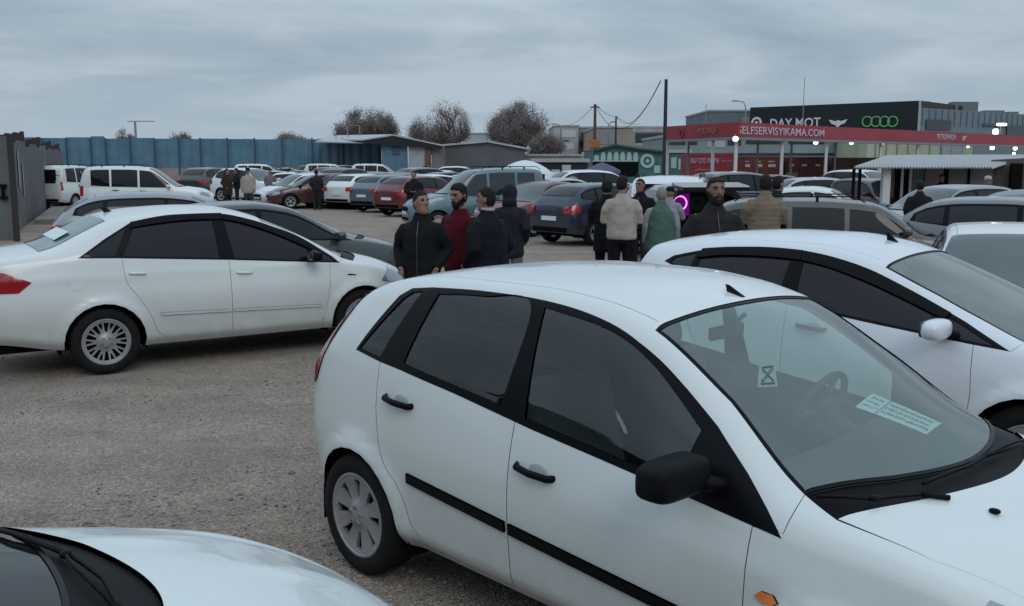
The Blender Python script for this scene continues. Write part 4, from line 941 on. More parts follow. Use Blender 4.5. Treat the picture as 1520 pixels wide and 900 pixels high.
# ---------------- white sedan, side on
LI = dict(hi=True, x=(-1.06, 3.45), wx=(0., 2.603), Rt=.31, ar=.36, wy=.755, tw=.19, Rr=.215, wheel='multi', handle='flush',
 zb=[(-1.06, .36), (-.8, .33), (-.4, .26), (.3, .235), (2.3, .235), (3.0, .24), (3.45, .30)],
 W=[(-1.06, .66), (-.95, .74), (-.75, .80), (-.3, .85), (.5, .865), (2.5, .865), (2.9, .83), (3.15, .75), (3.35, .60), (3.45, .46)],
 zw=[(-1.06, .62), (1, .60), (2.9, .58), (3.45, .50)],
 bz=[(-1.06, .98), (-.8, 1.06), (-.5, 1.09), (-.17, 1.10), (.17, 1.08), (1.19, 1.01), (2.36, .905), (2.7, .87), (3.1, .76), (3.35, .66), (3.45, .56)],
 bw=[(-1.06, .60), (-.9, .68), (-.5, .74), (0, .79), (.5, .80), (2.0, .80), (2.4, .785), (2.8, .75), (3.1, .66), (3.35, .50), (3.45, .36)],
 rz=[(-1.06, 1.02), (-.9, 1.10), (-.6, 1.135), (-.42, 1.17), (-.1, 1.31), (.15, 1.42), (.4, 1.465), (.8, 1.488), (1.15, 1.485), (1.4, 1.44), (1.6, 1.375), (1.95, 1.24), (2.3, 1.04), (2.45, .955), (2.7, .905), (3.1, .80), (3.35, .69), (3.45, .59)],
 rw=[(-1.06, .52), (-.9, .62), (-.5, .66), (-.2, .64), (.15, .60), (.8, .60), (1.4, .59), (1.95, .64), (2.36, .70), (2.6, .69), (2.9, .63), (3.2, .50), (3.45, .30)],
 tz=[(-1.06, 1.05), (-.95, 1.13), (-.7, 1.17), (-.55, 1.185), (-.42, 1.215), (-.1, 1.37), (.1, 1.455), (.4, 1.51), (.9, 1.535), (1.2, 1.525), (1.45, 1.475), (1.6, 1.43), (2.0, 1.26), (2.4, 1.07), (2.6, .985), (2.75, .96), (3.0, .90), (3.25, .80), (3.4, .70), (3.45, .62)],
 flare=[(0, .31, .36, .022), (2.603, .31, .36, .022)], rad=(.04, .22, .03, .08), crease=[(.92, .03, .006, -.9, 2.9)],
 dlo=[(-.19, 1.098), (.17, 1.082), (1.19, 1.013), (2.37, .918), (2.30, .985), (1.94, 1.222, 's'), (1.6, 1.35, 's'), (1.32, 1.428, 's'), (1.07, 1.458, 's'), (.6, 1.448, 's'), (.32, 1.408), (.05, 1.255)],
 panes=[('quarter_window', [(-.15, 1.112), (.13, 1.10), (.26, 1.36), (.05, 1.235)]),
        ('rear_side_window', [(.20, 1.098), (1.10, 1.036), (1.08, 1.437), (.6, 1.43, 's'), (.35, 1.395)]),
        ('front_side_window', [(1.25, 1.026), (2.02, .963), (2.02, 1.14), (1.6, 1.325, 's'), (1.32, 1.405, 's'), (1.19, 1.428)]),
        ('corner_window', [(2.07, .96), (2.31, .938), (2.26, .99), (2.07, 1.11)])],
 doors=[('rear_door', [(1.19, .30), (.54, .30), (.46, .38), (.40, .55, 's'), (.30, .72, 's'), (.21, .86, 's'), (.185, 1.081), (1.19, 1.013)], .31, .935),
        ('front_door', [(1.19, .30), (2.10, .30), (2.16, .36), (2.23, .70), (2.25, .928), (1.19, 1.013)], 1.33, .88)],
 fender_x=[(2.42, .955), (2.37, .918), (2.25, .926), (2.23, .70), (2.15, .32), (2.14, .24)],
 apillar=[(1.60, .575), (1.95, .625), (2.42, .70)], ws=(1.64, 2.66), hood_edge=[(2.55, .72), (2.9, .66), (3.15, .56), (3.32, .42)], hood_rear=(2.78, 2.55), hood_nose=.05,
 roof_rear=.10, rs=(.10, -.50, .52, .60), mirror=(2.03, .95, 1.02), mbig=.92,
 strip=[(.535, .49, .50, 2.13)], strip_h=.011, strip_m=WHITE2, sg=DGL, rg=mat('rear_glass_painted_reflection', (.17, .25, .235), .06, spec=.9, var=.3, vscale=4),  # rear glass: its bright reflection is put into the base colour
 deco=[('tail_light', 'z', [(-1.04, .81), (-.70, .81), (-.59, .90), (-.80, .99), (-1.04, 1.03)], REDL, .006, True),
       ('headlight', 'z', [(2.84, .70), (3.18, .64), (3.34, .66), (3.25, .76), (2.98, .835)], CLRL, .006, True),
       ('fuel_flap', 'z', [(-.22 + .078 * math.cos(a * math.pi / 8), .885 + .078 * math.sin(a * math.pi / 8)) for a in range(16)], WHITE2, .003, False),
       ('rain_deflector', 'z', [(.30, 1.352), (.62, 1.392, 's'), (.9, 1.408, 's'), (1.188, 1.403), (1.188, 1.459), (.9, 1.46, 's'), (.62, 1.45, 's'), (.31, 1.402)], TRIM, .016, False),
       ('rain_deflector', 'z', [(1.194, 1.40), (1.35, 1.37, 's'), (1.6, 1.285, 's'), (1.85, 1.175, 's'), (2.08, 1.06), (2.12, 1.095), (1.94, 1.205, 's'), (1.6, 1.345, 's'), (1.35, 1.42, 's'), (1.194, 1.452)], TRIM, .016, False),
       ('side_badge', 'z', [(2.44, .80), (2.54, .79), (2.54, .775), (2.44, .785)], CHR, .003, False)])
def front_kit(w_, nz): 
    q = lambda a, b, c, d: [(a, c), (b, c), (b, d), (a, d)]
    return [('grille', True, q(-.34, .34, nz - .12, nz - .03), VOID), ('lower_grille', True, q(-.36, .36, .33, .42), VOID), ('number_plate', True, q(-.25, .25, .44, .53), PLATE)]
LI['patches'] = front_kit(.86, .66)
carL, shL = build_car(LI, 'white four door saloon with many spoked wheels and round fuel flap, side on at left', 'car', 'saloon_car', WHITE2)
carL.location = (-4.247, 9.709, 0); carL.rotation_euler.z = .566
Mr = flat_on(shL, -.22, -.02, 1, 1, .006); b = MB(); b.box((-.13, -.40, 0), (.02, .38, .002), Mr); b.build('paper_sheet', paper, carL)
blob_ant(carL, shL, .22, -.03, h=.06)
b, P = wiper(carL, shL, [(2.62, -.1), (2.58, -.35), (2.46, -.62)], off=.015); b.build('wiper', PLB, carL, smooth=True)
for c in children(carL):
    if c.name.startswith('mirror') and not c.name.startswith('mirror_g'): c.data.materials.clear(); c.data.materials.append(PLB)
# ---------------- white hatch to the right
W7 = dict(hi=True, x=(-.62, 3.27), wx=(0., 2.489), Rt=.305, ar=.35, wy=.74, tw=.18, Rr=.19, wheel='five', handle='body',
 zb=[(-.62, .40), (-.45, .32), (.3, .235), (2.1, .235), (2.9, .24), (3.27, .30)],
 W=[(-.62, .68), (-.5, .76), (-.3, .82), (0, .845), (1.2, .86), (2.4, .86), (2.8, .82), (3.05, .74), (3.2, .62), (3.27, .48)],
 zw=[(-.62, .62), (1, .60), (2.8, .60), (3.27, .50)],
 bz=[(-.62, .95), (-.4, 1.10), (-.1, 1.17), (.3, 1.12), (.95, 1.02), (1.54, .955), (2.11, .905), (2.4, .885), (2.8, .83), (3.1, .72), (3.27, .58)],
 bw=[(-.62, .62), (-.4, .70), (-.1, .745), (.3, .77), (1, .79), (2.1, .79), (2.4, .78), (2.8, .74), (3.05, .64), (3.27, .40)],
 rz=[(-.62, 1.0), (-.5, 1.13), (-.4, 1.25), (-.33, 1.33), (-.2, 1.36), (.2, 1.405), (.6, 1.42), (.95, 1.415), (1.25, 1.38), (1.49, 1.315), (1.8, 1.19), (2.1, 1.06), (2.38, .945), (2.6, .90), (2.9, .82), (3.15, .70), (3.27, .61)],
 rw=[(-.62, .52), (-.4, .58), (-.2, .60), (.5, .60), (1.3, .58), (1.49, .565), (1.9, .62), (2.38, .70), (2.6, .68), (2.9, .60), (3.1, .50), (3.27, .34)],
 tz=[(-.62, 1.03), (-.5, 1.17), (-.42, 1.30), (-.36, 1.365), (-.2, 1.40), (.2, 1.455), (.6, 1.475), (.95, 1.475), (1.25, 1.44), (1.49, 1.385), (1.8, 1.27), (2.1, 1.145), (2.4, 1.02), (2.62, .955), (2.75, .935), (2.95, .87), (3.15, .76), (3.27, .64)],
 flare=[(0, .305, .35, .03), (2.489, .305, .35, .03)], rad=(.04, .22, .03, .08),
 dlo=[(-.12, 1.245), (.3, 1.13), (.95, 1.028), (1.54, .965), (2.11, .912), (2.33, .895), (2.05, 1.03), (1.70, 1.175, 's'), (1.38, 1.293, 's'), (1.15, 1.352, 's'), (.92, 1.378, 's'), (.5, 1.375, 's'), (.2, 1.345, 's'), (-.05, 1.29)],
 panes=[('quarter_window', [(-.06, 1.245), (.12, 1.195), (.14, 1.32), (-.02, 1.28)]),
        ('rear_side_window', [(.17, 1.19), (.85, 1.06), (.88, 1.362), (.5, 1.358, 's'), (.19, 1.33)]),
        ('front_side_window', [(.98, 1.04), (1.86, .95), (1.86, 1.09), (1.38, 1.272, 's'), (1.15, 1.33, 's'), (.97, 1.353)]),
        ('corner_window', [(1.92, .945), (2.24, .915), (2.05, 1.005), (1.92, 1.06)])],
 doors=[('rear_door', [(.93, .30), (.50, .30), (.42, .42), (.36, .56, 's'), (.24, .70, 's'), (.16, .88, 's'), (.13, 1.17), (.3, 1.13), (.93, 1.031)], .30, .98),
        ('front_door', [(.93, .30), (2.06, .30), (2.13, .36), (2.15, .63), (2.13, .91), (1.54, .965), (.95, 1.028), (.93, 1.031)], 1.12, .90)],
 fender_x=[(2.385, .945), (2.33, .895), (2.13, .911), (2.15, .63), (2.13, .33), (2.11, .24)],
 apillar=[(1.49, .56), (1.85, .61), (2.38, .695)], ws=(1.53, 2.60), hood_edge=[(2.50, .705), (2.75, .65), (3.0, .54), (3.14, .42)], hood_rear=(2.72, 2.50), hood_nose=.05,
 roof_rear=-.30, rs=(-.40, -.55, .50, .55), mirror=(1.965, .93, 1.0), mbig=1.12, mexp=.72,
 sg=DGL, rg=DGL, wg=glass('windscreen_sky_veil_pale', (.35, .42, .40), .10, .03, film=(.34, .41, .40, .42)), hoodcrease=[(.30, .05, .012, 2.75, 3.2)],  # windscreen: pale layer paints the reflected sky
 deco=[('tail_light', 'z', [(-.60, .80), (-.40, .85), (-.34, 1.10), (-.46, 1.12), (-.60, .98)], REDL, .006, True),
       ('headlight', 'z', [(2.62, .74), (3.0, .62), (3.2, .62), (3.02, .74), (2.66, .86)], CLRL, .006, True),
       ('rain_deflector', 'z', [(.16, 1.285), (.4, 1.315, 's'), (.7, 1.325, 's'), (.948, 1.318), (.948, 1.376), (.7, 1.382, 's'), (.4, 1.368, 's'), (.18, 1.345)], TRIM, .016, False),
       ('rain_deflector', 'z', [(.953, 1.317), (1.15, 1.285, 's'), (1.4, 1.215, 's'), (1.65, 1.13, 's'), (1.93, 1.03), (1.96, 1.065), (1.70, 1.172, 's'), (1.38, 1.292, 's'), (1.15, 1.348, 's'), (.953, 1.375)], TRIM, .016, False)])
W7['patches'] = front_kit(.86, .66)
carW, shW = build_car(W7, 'white hatchback with rain deflectors and a white mirror, just beyond the nearest car', 'car', 'hatchback_car', WHITE3)
carW.location = (1.711, 7.70, 0); carW.rotation_euler.z = -.756
blob_ant(carW, shW, 1.30, 0, h=.05)
Mw = TR((2.30, .30, .95), (R(4), R(4), R(-60))); 
b = MB(); b.box((-.2, -.06, 0), (.2, .06, .002), Mw); b.build('paper_sheet', paper, carW)
b, P = wiper(carW, shW, [(2.66, -.05), (2.60, -.30), (2.45, -.60)], off=.015); b.build('wiper', PLB, carW, smooth=True)
# ---------------- bonnet of the car beside the camera
Z7 = dict(W7); Z7['mirror'] = (1.9, .93, .98); Z7['hoodcrease'] = [(.50, .045, .014, 2.55, 3.25), (.22, .05, .012, 2.9, 3.3)]
Z7['wg'] = glass('dim_windscreen_glass', (.30, .34, .34), .06, .02, film=(.05, .06, .06, .25)); Z7['hood_rear'] = (2.66, 2.38); Z7['hood_edge'] = [(2.40, .71), (2.75, .66), (3.0, .56), (3.14, .44)]; Z7['ws'] = (1.53, 2.50); Z7['deco'] = Z7['deco'][:2]
def stretch(sp, x_a, k):
    f = lambda x: x if x < x_a else x_a + (x - x_a) * k
    for q in ('zb', 'W', 'zw', 'bz', 'bw', 'rz', 'rw', 'tz', 'hood_edge', 'fender_x', 'apillar'): sp[q] = [(f(p[0]), *p[1:]) for p in sp[q]]
    sp['x'] = (sp['x'][0], f(sp['x'][1])); sp['wx'] = (0, f(sp['wx'][1])); sp['hood_rear'] = tuple(f(x) for x in sp['hood_rear']); sp['ws'] = (sp['ws'][0], f(sp['ws'][1]))
    sp['flare'] = [(f(a), *r_) for a, *r_ in sp['flare']]; sp['deco'] = [(n_, k_, [(f(p[0]), *p[1:]) for p in pl], *r_) for n_, k_, pl, *r_ in sp['deco']]
stretch(Z7, 2.4, 1.2)
Z7['doors'] = [(n_, [(min(x, 2.10), z_, *r_) for x, z_, *r_ in d], a_, b_) for n_, d, a_, b_ in Z7['doors']]
carZ, shZ = build_car(Z7, 'white car at the bottom left corner, only its bonnet and wipers in view', 'car', 'hatchback_car', WHITE)
carZ.location = (-3.21, .875, 0); carZ.scale = (1, 1, 1.03); carZ.rotation_euler.z = R(28)
for pts, pts2 in (([(2.53, .30), (2.45, .46), (2.34, .60)], None), ([(2.62, -.10), (2.60, .12), (2.52, .36)], None)):
    b, P = wiper(carZ, shZ, pts, off=.006, thick=.008); q = np.array(P[0]); b.superell(q, (.016, .016, .010), .8, 10, 6); b.tube([q, np.array(P[len(P) // 2]) + (-.04, .02, .012), P[-1]], .005, 6)
    b.build('wiper', PLB, carZ, smooth=True)
# ------------------------------------------------------------------ everyday models for the rows behind
def gen(kind, L_=4.2, w=.86, H=1.46, belt=(.98, .88), hood=.93, ro=.75, fo=.82, roof0=.1, hdr=1.35, cowl=2.3, deck=None, tailz=.95, nose=.66, tumble=.60, boxy=0., Rt=.31, wheel='five', frame_body=False, pill=(), tip=None, dark=DGL, racks=False, lite=False):
    wb = L_ - ro - fo; x0, x1 = -ro, wb + fo; cr = .035 + .01 * boxy
    cx = cowl if cowl else wb * .88
    b0, b1 = belt; bl = lambda x: b0 + (b1 - b0) * (x - 0) / cx
    tz = [(x0, tailz)]
    if deck is not None: tz += [(x0 + .10, deck - .02), (deck_x(kind, roof0, ro) , deck + .02)]
    else:
        tz += [(x0 + .08 + (.1 if boxy < .5 else 0), tailz + (.20 if boxy < .5 else .55 * (H - tailz)))]
    tz += [(roof0, H - .045), (roof0 + .35, H - .008), ((roof0 + hdr) / 2 + .15, H), (hdr, H - .055), (cx + .18, hood + .035), (cx + .34, hood), (x1 - .30, hood - .10), (x1 - .08, nose + .05), (x1, nose)]
    tz = sorted(tz); t_f = pchip(tz)
    xs = sorted(set([q[0] for q in tz] + [cx - .1, cx]))
    rz = []; 
    for x in xs:
        t = float(t_f(x)); d = cr if hdr >= x >= x0 else .055 if x < cx else .05
        if hdr < x < cx + .18: d = .05 + .02
        rz.append((x, t - d))
    # at a given x the A pillar lies below the bowed windscreen
    rz = [(x, z_ - (.03 if hdr + .1 < x < cx + .1 else 0)) for x, z_ in rz]
    bz = [(x0, min(b0 - .02, tailz - .08)), (x0 + .25, b0 + .0), (0.2, bl(.2)), (cx, b1), (cx + .3, hood - .07), (x1 - .25, hood - .17), (x1, nose - .10)]
    sp = dict(x=(x0, x1), wx=(0., wb), Rt=Rt, ar=Rt + .05, wy=w - .12, tw=.19, Rr=Rt * .66, wheel=wheel, well=(.42, w - .09),
      zb=[(x0, .31), (x0 + .25, .27), (.4, .24), (wb - .4, .24), (x1 - .3, .23), (x1, .26)],
      W=[(x0, w - .13), (x0 + .12, w - .06), (x0 + .4, w - .01), (wb * .5, w), (x1 - .55, w - .02), (x1 - .25, w - .12), (x1 - .08, w - .26), (x1, w - .38)],
      zw=[(x0, .62), (x1 - .5, .60), (x1, .50)], bz=bz,
      bw=[(x0, w - .19 + .04 * boxy), (x0 + .3, w - .10), (.4, w - .065), (cx, w - .07), (x1 - .5, w - .11), (x1 - .2, w - .24), (x1, w - .46)],
      rz=rz, rw=[(x0, tumble - .03 + .05 * boxy if deck is None else w - .24), (x0 + .35, tumble if deck is None else w - .19), (roof0, tumble), (hdr, tumble - .02), (cx, w - .17), (cx + .4, w - .18), (x1 - .25, w - .32), (x1, w - .52)],
      tz=tz, rad=(.04, .2, .03, .07), apillar=[(hdr + .02, tumble - .03), ((hdr + cx) / 2, (tumble - .03 + w - .16) / 2 + .005), (cx + .05, w - .165)], ws=(hdr + .05, cx + .26),
      hood_edge=[(cx + .16, w - .16), (cx + .5, w - .20), (x1 - .30, w - .31), (x1 - .13, w - .42)], hood_rear=(cx + .36, cx + .16), roof_rear=roof0 - (0 if boxy < .5 else roof0 - x0 - .05), nose_v=.2, dlo=None, doors=[], panes=[])
    sh0 = Shell(sp); rzf = lambda x: float(np.interp(x, sh0.xs, sh0.Zg[:, np.argmin(abs(sh0.ts - .775))])); sp['_rzf'] = rzf
    tipx = tip if tip is not None else (roof0 - .35 if boxy < .5 else x0 + .30)
    top = lambda x: rzf(x) - .028
    bott = lambda x: bl(x) + .012 + (.03 if x < 0.1 else 0)
    ft = cx + .02
    def topline(a, b_, n=10):
        out = []
        for i in range(n + 1):
            x = a + (b_ - a) * i / n; z_ = top(x)
            if z_ > bott(x) + .03: out.append((x, z_))
        return out
    tl = topline(tipx if boxy > .5 else tipx + .05, ft, 16)
    rear_pts = [(tipx, bott(tipx))] if boxy > .5 else [(tipx, bott(tipx) + .02)]
    sp['dlo'] = rear_pts + [(.5, bott(.5)), (1.2, bott(1.2)), (ft, bott(ft))] + tl[::-1]
    # panes between the pillars
    P = [tipx + .04] + list(pill) + [ft - .16]; names = {1: ['front_side_window'], 2: ['rear_side_window', 'front_side_window'], 3: ['quarter_window', 'rear_side_window', 'front_side_window'], 4: ['cargo_window', 'quarter_window', 'rear_side_window', 'front_side_window']}[len(P) - 1]
    for k, nme in enumerate(names):
        a, c = P[k] + .035, P[k + 1] - .035; g_ = .028
        up = [(x, top(x) - g_) for x in np.linspace(a, c, 7) if top(x) - g_ > bott(x) + .05]
        if len(up) < 2: continue
        sp['panes'].append((nme, [(a, bott(a) + .02), (c, bott(c) + .02)] + up[::-1]))
    # doors
    if len(pill):
        B = pill[-1]; C_ = pill[-2] if len(pill) > 1 else None; fx_ = cx + .0; sp['fender_x'] = [(cx + .06, rzf(cx + .06) + .0), (ft, bott(ft)), (cx - .08, bott(cx - .08)), (cx - .08, .6), (wb - .42, .30), (wb - .43, .24)]
        sp['fender_x'] = [(cx + .05, rzf(cx + .05)), (ft, bott(ft)), (min(cx - .08, wb - .38), bott(min(cx - .08, wb - .38))), (min(cx - .08, wb - .38), .6), (wb - .42, .30), (wb - .43, .24)]
        fxx = sp['fender_x'][2][0]
        sp['doors'].append(('front_door', [(B, .29), (wb - .44, .29), (fxx, .6), (fxx, bott(fxx)), (B, bott(B))], B + .14, bl(B) - .10))
        if C_ is not None:
            q = max(C_, .12)
            sp['doors'].insert(0, ('rear_door', [(B, .29), (.50, .29), (.41, .45), (.38, .60), (q, .80), (q, bott(q)), (B, bott(B))], q + .16, bl(q) - .09))
    sp['frame_body'] = frame_body; sp['sg'] = dark; sp['rg'] = dark; sp['handles'] = not lite
    # rear screen
    if deck is not None: a = roof0 - .04; b_ = deck_x(kind, roof0, ro) + .04; sp['rs'] = (a, b_, tumble - .08, w - .24)
    elif boxy < .5: sp['rs'] = (roof0 - .10, x0 + .20, tumble - .08, tumble - .02)
    else: sp['rs'] = None
    sp['bulge'] = .035; lz = min(b0 - .06, tailz - .06); nz = nose
    def quad(y0, y1, z0, z1): return [(y0, z0), (y1, z0), (y1, z1), (y0, z1)]
    hw_ = w - .36
    pt = [('grille', True, quad(-.32, .32, nz - .20, nz - .09), VOID), ('lower_grille', True, quad(-.36, .36, .34, .42), VOID), ('number_plate', True, quad(-.24, .24, nz - .29, nz - .21) if nz - .29 > .33 else quad(-.24, .24, .42, .48), PLATE), ('number_plate', False, quad(-.25, .25, .60, .70), PLATE), ('bumper_insert', False, quad(-(w - .26), w - .26, .335, .44), VOID)]
    if boxy < .5: pt += [('tail_light', False, quad(-(w - .145), -(w - .34), lz - .15, lz + .02), REDL), ('tail_light', False, quad(w - .34, w - .145, lz - .15, lz + .02), REDL)]
    de = [('headlight', 'z', [(x1 - .42, nz - .02), (x1 - .10, nz - .10), (x1 - .04, nz - .02), (x1 - .16, nz + .04), (x1 - .38, nz + .09)], CLRL, .006, True)]
    if boxy > .5: pt += [('rear_window', False, quad(-.55, .55, b0 + .02, H - .18), dark)]; de += [('tail_light', 'z', [(x0 + .01, b0 - .30), (x0 + .11, b0 - .28), (x0 + .12, b0 + .05), (x0 + .01, b0 + .10)], REDL, .006, True)]
    else: de += [('tail_light', 'z', [(x0 + .01, lz - .16), (x0 + .24, lz - .13), (x0 + .26, lz + .02), (x0 + .01, lz + .06)], REDL, .006, True)]
    sp['patches'] = pt; sp['deco'] = de; sp['mirror'] = (cx - .22, w + .07, bl(cx) + .10); sp['_H'] = H; sp['_racks'] = racks; sp['_t'] = tumble; sp['_r'] = (roof0, hdr)
    return sp
def deck_x(kind, roof0, ro): return roof0 - .55
def mk(spec, pm, name, label=None):
    rs_ = spec.get('rs'); 
    if rs_ is None: spec['rs'] = (spec['x'][0] + .10, spec['x'][0] + .06, .3, .3)
    r, s_ = build_car(spec, label, 'car', name, pm)
    for c in children(r):
        if rs_ is None and c.name.startswith('rear_window') and len(c.data.vertices) < 30 and abs(c.data.vertices[0].co.x - spec['x'][0]) < .2 and min(v.co.z for v in c.data.vertices) > spec['_H'] - .25: bpy.data.objects.remove(c)
    if spec.get('_racks'):
        for sd in (-1, 1):
            b = MB(); a, c_ = spec['_r']; z_ = spec['_H'] + .0; y = sd * (spec['_t'] - .06)
            b.tube([(a, y, z_ - .05), (a + .12, y, z_ + .035), (c_ - .25, y, z_ + .035), (c_ - .12, y, z_ - .05)], .011, 6)
            for x in (a + .5, (a + c_) / 2 + .2): b.box((x - .02, y - .01, z_ - .05), (x + .02, y + .01, z_ + .03))
            b.build('roof_rail', PLB, r)
    for c in children(r): pass
    return r
PAINTS = dict(white=WHITE2, white_b=WHITE3, silver=paint('silver_paint', (.42, .44, .46), .55, .3), grey=paint('grey_paint', (.16, .17, .18), .5, .3), dgreen=paint('dark_grey_green_paint', (.045, .055, .055), .35, .28),
  black=paint('black_paint', (.012, .012, .014), .1, .25), navy=paint('navy_paint', (.012, .026, .048), .35, .3), red=paint('dark_red_paint', (.13, .014, .022), .2, .3), maroon=paint('maroon_paint', (.055, .010, .016), .25, .3),
  teal=paint('pale_teal_paint', (.11, .175, .205), .3, .35), bluegrey=paint('blue_grey_paint', (.12, .15, .20), .4, .3), taupe=paint('taupe_paint', (.075, .068, .066), .2, .4), lsilver=paint('light_silver_paint', (.26, .28, .30), .45, .35))
SPEC = dict(
 sedan=dict(kind='sedan', L_=4.45, H=1.45, roof0=.42, hdr=1.55, cowl=2.42, deck=1.06, tailz=.98, ro=1.0, fo=.88, belt=(1.0, .90), pill=(.22, 1.18)),
 hatch=dict(kind='hatch', L_=4.05, H=1.47, roof0=-.05, hdr=1.45, cowl=2.30, ro=.72, fo=.82, belt=(1.03, .90), tailz=.98, pill=(.10, 1.05)),
 suv=dict(kind='suv', L_=4.4, w=.91, H=1.68, roof0=-.1, hdr=1.45, cowl=2.30, ro=.85, fo=.88, belt=(1.12, 1.02), hood=1.07, nose=.80, tailz=1.10, Rt=.35, pill=(.18, 1.10), tumble=.64),
 mpv=dict(kind='mpv', L_=4.42, w=.88, H=1.83, roof0=-.55, hdr=1.50, cowl=2.36, ro=.80, fo=.80, belt=(1.08, 1.02), hood=1.10, nose=.82, tailz=1.20, boxy=1., tumble=.72, Rt=.31, wheel='steel', frame_body=True, pill=(.22, 1.15), racks=True),
 kangoo=dict(kind='kangoo', L_=4.0, w=.84, H=1.80, roof0=-.50, hdr=1.42, cowl=2.20, ro=.66, fo=.74, belt=(1.02, .98), hood=1.08, nose=.80, tailz=1.15, boxy=1., tumble=.68, Rt=.30, wheel='steel', frame_body=True, pill=(.28, 1.12), racks=True, dark=LGL),
 boxsedan=dict(kind='boxsedan', L_=4.2, w=.82, H=1.40, roof0=.35, hdr=1.45, cowl=2.05, deck=.97, tailz=.92, ro=1.0, fo=.75, belt=(.93, .88), hood=.92, nose=.76, tumble=.60, Rt=.29, wheel='steel', frame_body=True, pill=(.22, 1.08), dark=LGL),
 wagon=dict(kind='wagon', L_=4.3, w=.83, H=1.44, roof0=-.62, hdr=1.35, cowl=2.0, ro=1.0, fo=.75, belt=(.94, .90), hood=.93, nose=.76, tailz=1.0, boxy=.6, tumble=.62, Rt=.29, wheel='steel', frame_body=True, pill=(.18, .98), racks=True, tip=-.82, dark=DGL))
MODEL = {}
FPL = {}
def center(kind): s_ = FPL[kind]; return (s_[0] + s_[1]) / 2
used_cars = []
def put(kind, pk, px, Y, hd, label, group='cars parked in rows on the gravel lot', name=None, X=None, z=0.):
    key = (kind, pk)
    nm = {'sedan': 'saloon_car', 'hatch': 'hatchback_car', 'suv': 'off_road_car', 'mpv': 'passenger_van', 'kangoo': 'passenger_van', 'boxsedan': 'saloon_car', 'wagon': 'estate_car'}[kind]
    if kind not in MODEL:
        sp = gen(**SPEC[kind]); FPL[kind] = sp['x']; r = mk(sp, PAINTS[pk], nm); MODEL[kind] = (r, pk); first = True
    else: first = False
    src, spk = MODEL[kind]
    if first: o = src
    else:
        o = copy_tree(src); o.name = nm
        if True:
            a = set([PAINTS[p] for p in PAINTS])
            for c in children(o):
                if c.type == 'MESH' and c.material_slots and c.material_slots[0].material in a:
                    c.material_slots[0].link = 'OBJECT'; c.material_slots[0].material = PAINTS[pk]
    a = R(hd); c = center(kind); x_ = gx(px, Y) if X is None else X
    o.location = (x_ - c * math.cos(a), Y - c * math.sin(a), z); o.rotation_euler = (0, 0, a)
    tag(o, label, 'van' if kind in ('mpv', 'kangoo') else 'car', group); used_cars.append(o); return o
put('sedan', 'dgreen', 378, 13.5, 27, 'dark grey green saloon parked right behind the big white saloon')
put('hatch', 'lsilver', 272, 17.2, 22, 'silver grey hatchback with dark rear glass, behind the two saloons at left')
put('mpv', 'white', 224, 35.5, 14, 'white passenger van with roof rails and red rear lamp, side on')
put('mpv', 'white', 116, 43, 80, 'white van seen from behind, between the fence and the side on white van')
put('suv', 'dgreen', 318, 52, 75, 'dark van like car seen from behind, right of the white van')
put('hatch', 'grey', 340, 55, 60, 'pale grey car partly hidden by the men in coats')
put('suv', 'white_b', 378, 48, -30, 'white off road car facing the camera behind the man in the cream jacket')
put('sedan', 'white', 437, 50, 5, 'white saloon with dark side windows in front of the blue wall')
put('hatch', 'white_b', 446, 44, -140, 'white hatchback with its bonnet turned left, before the dark red cars')
put('hatch', 'maroon', 470, 42.5, 200, 'small maroon hatchback with pale wheels left of the white hatchback')
put('hatch', 'black', 510, 43.5, 60, 'black hatchback with a white plate left of the white hatchback')
put('suv', 'maroon', 524, 47, 62, 'dark plum off road car behind the white hatchback')
put('hatch', 'white', 548, 42.5, 58, 'white hatchback showing its dark rear window, at the head of the row')
put('hatch', 'bluegrey', 592, 40, 52, 'blue grey hatchback parked between the white and the red car')
put('hatch', 'red', 634, 37, 50, 'dark red hatchback behind the standing man in black')
put('hatch', 'white_b', 655, 41, 40, 'white car with a dark window behind the red off road car')
put('kangoo', 'teal', 703, 28.5, 199, 'pale teal high roofed van with roof rails, facing left')
put('sedan', 'red', 800, 27.5, 232, 'dark red saloon behind the man in the hood')
put('hatch', 'navy', 905, 24.6, 40, 'dark blue hatchback with a white rear plate')
put('sedan', 'silver', 838, 33, 28, 'silver saloon behind the dark blue hatchback')
put('hatch', 'white', 800, 38.5, 25, 'white hatchback below the white parasol')
put('suv', 'white_b', 895, 37, 15, 'white estate like car with dark roof box behind the dark blue hatchback')
vn = put('mpv', 'white_b', 1000, 22.6, 76, 'white van seen from behind, beyond the group of men and the purple light'); vn.scale = (1, 1, .92)
put('suv', 'grey', 1108, 31, 20, 'dark grey off road car in front of the red container')
put('boxsedan', 'white', 1208, 23.5, -22, 'old boxy white saloon with thin pillars beyond the estate car')
put('hatch', 'silver', 1232, 33, 6, 'silver white hatchback behind the boxy white saloon')
put('suv', 'white', 1290, 37.5, -60, 'white off road car at the end of the shed roof')
put('hatch', 'maroon', 1300, 30.5, -75, 'dark red car nose on beside the shed post')
put('hatch', 'lsilver', 1395, 22, 205, 'silver white car facing left below the shed, with the man in black before it')
put('sedan', 'maroon', 1520, 19, 195, 'dark maroon saloon at the right edge behind the grey car')
put('hatch', 'grey', 1540, 14.2, -32, 'grey hatchback between the estate car and the maroon saloon')
est = put('wagon', 'taupe', 1262, 14.8, -13, 'taupe estate car with black roof rails and tinted windows')
w9 = put('hatch', 'white', 1500, 9.5, -114, 'white car facing the camera with dark wipers, at the right edge'); w9.scale = (1.0, 1.06, .92)
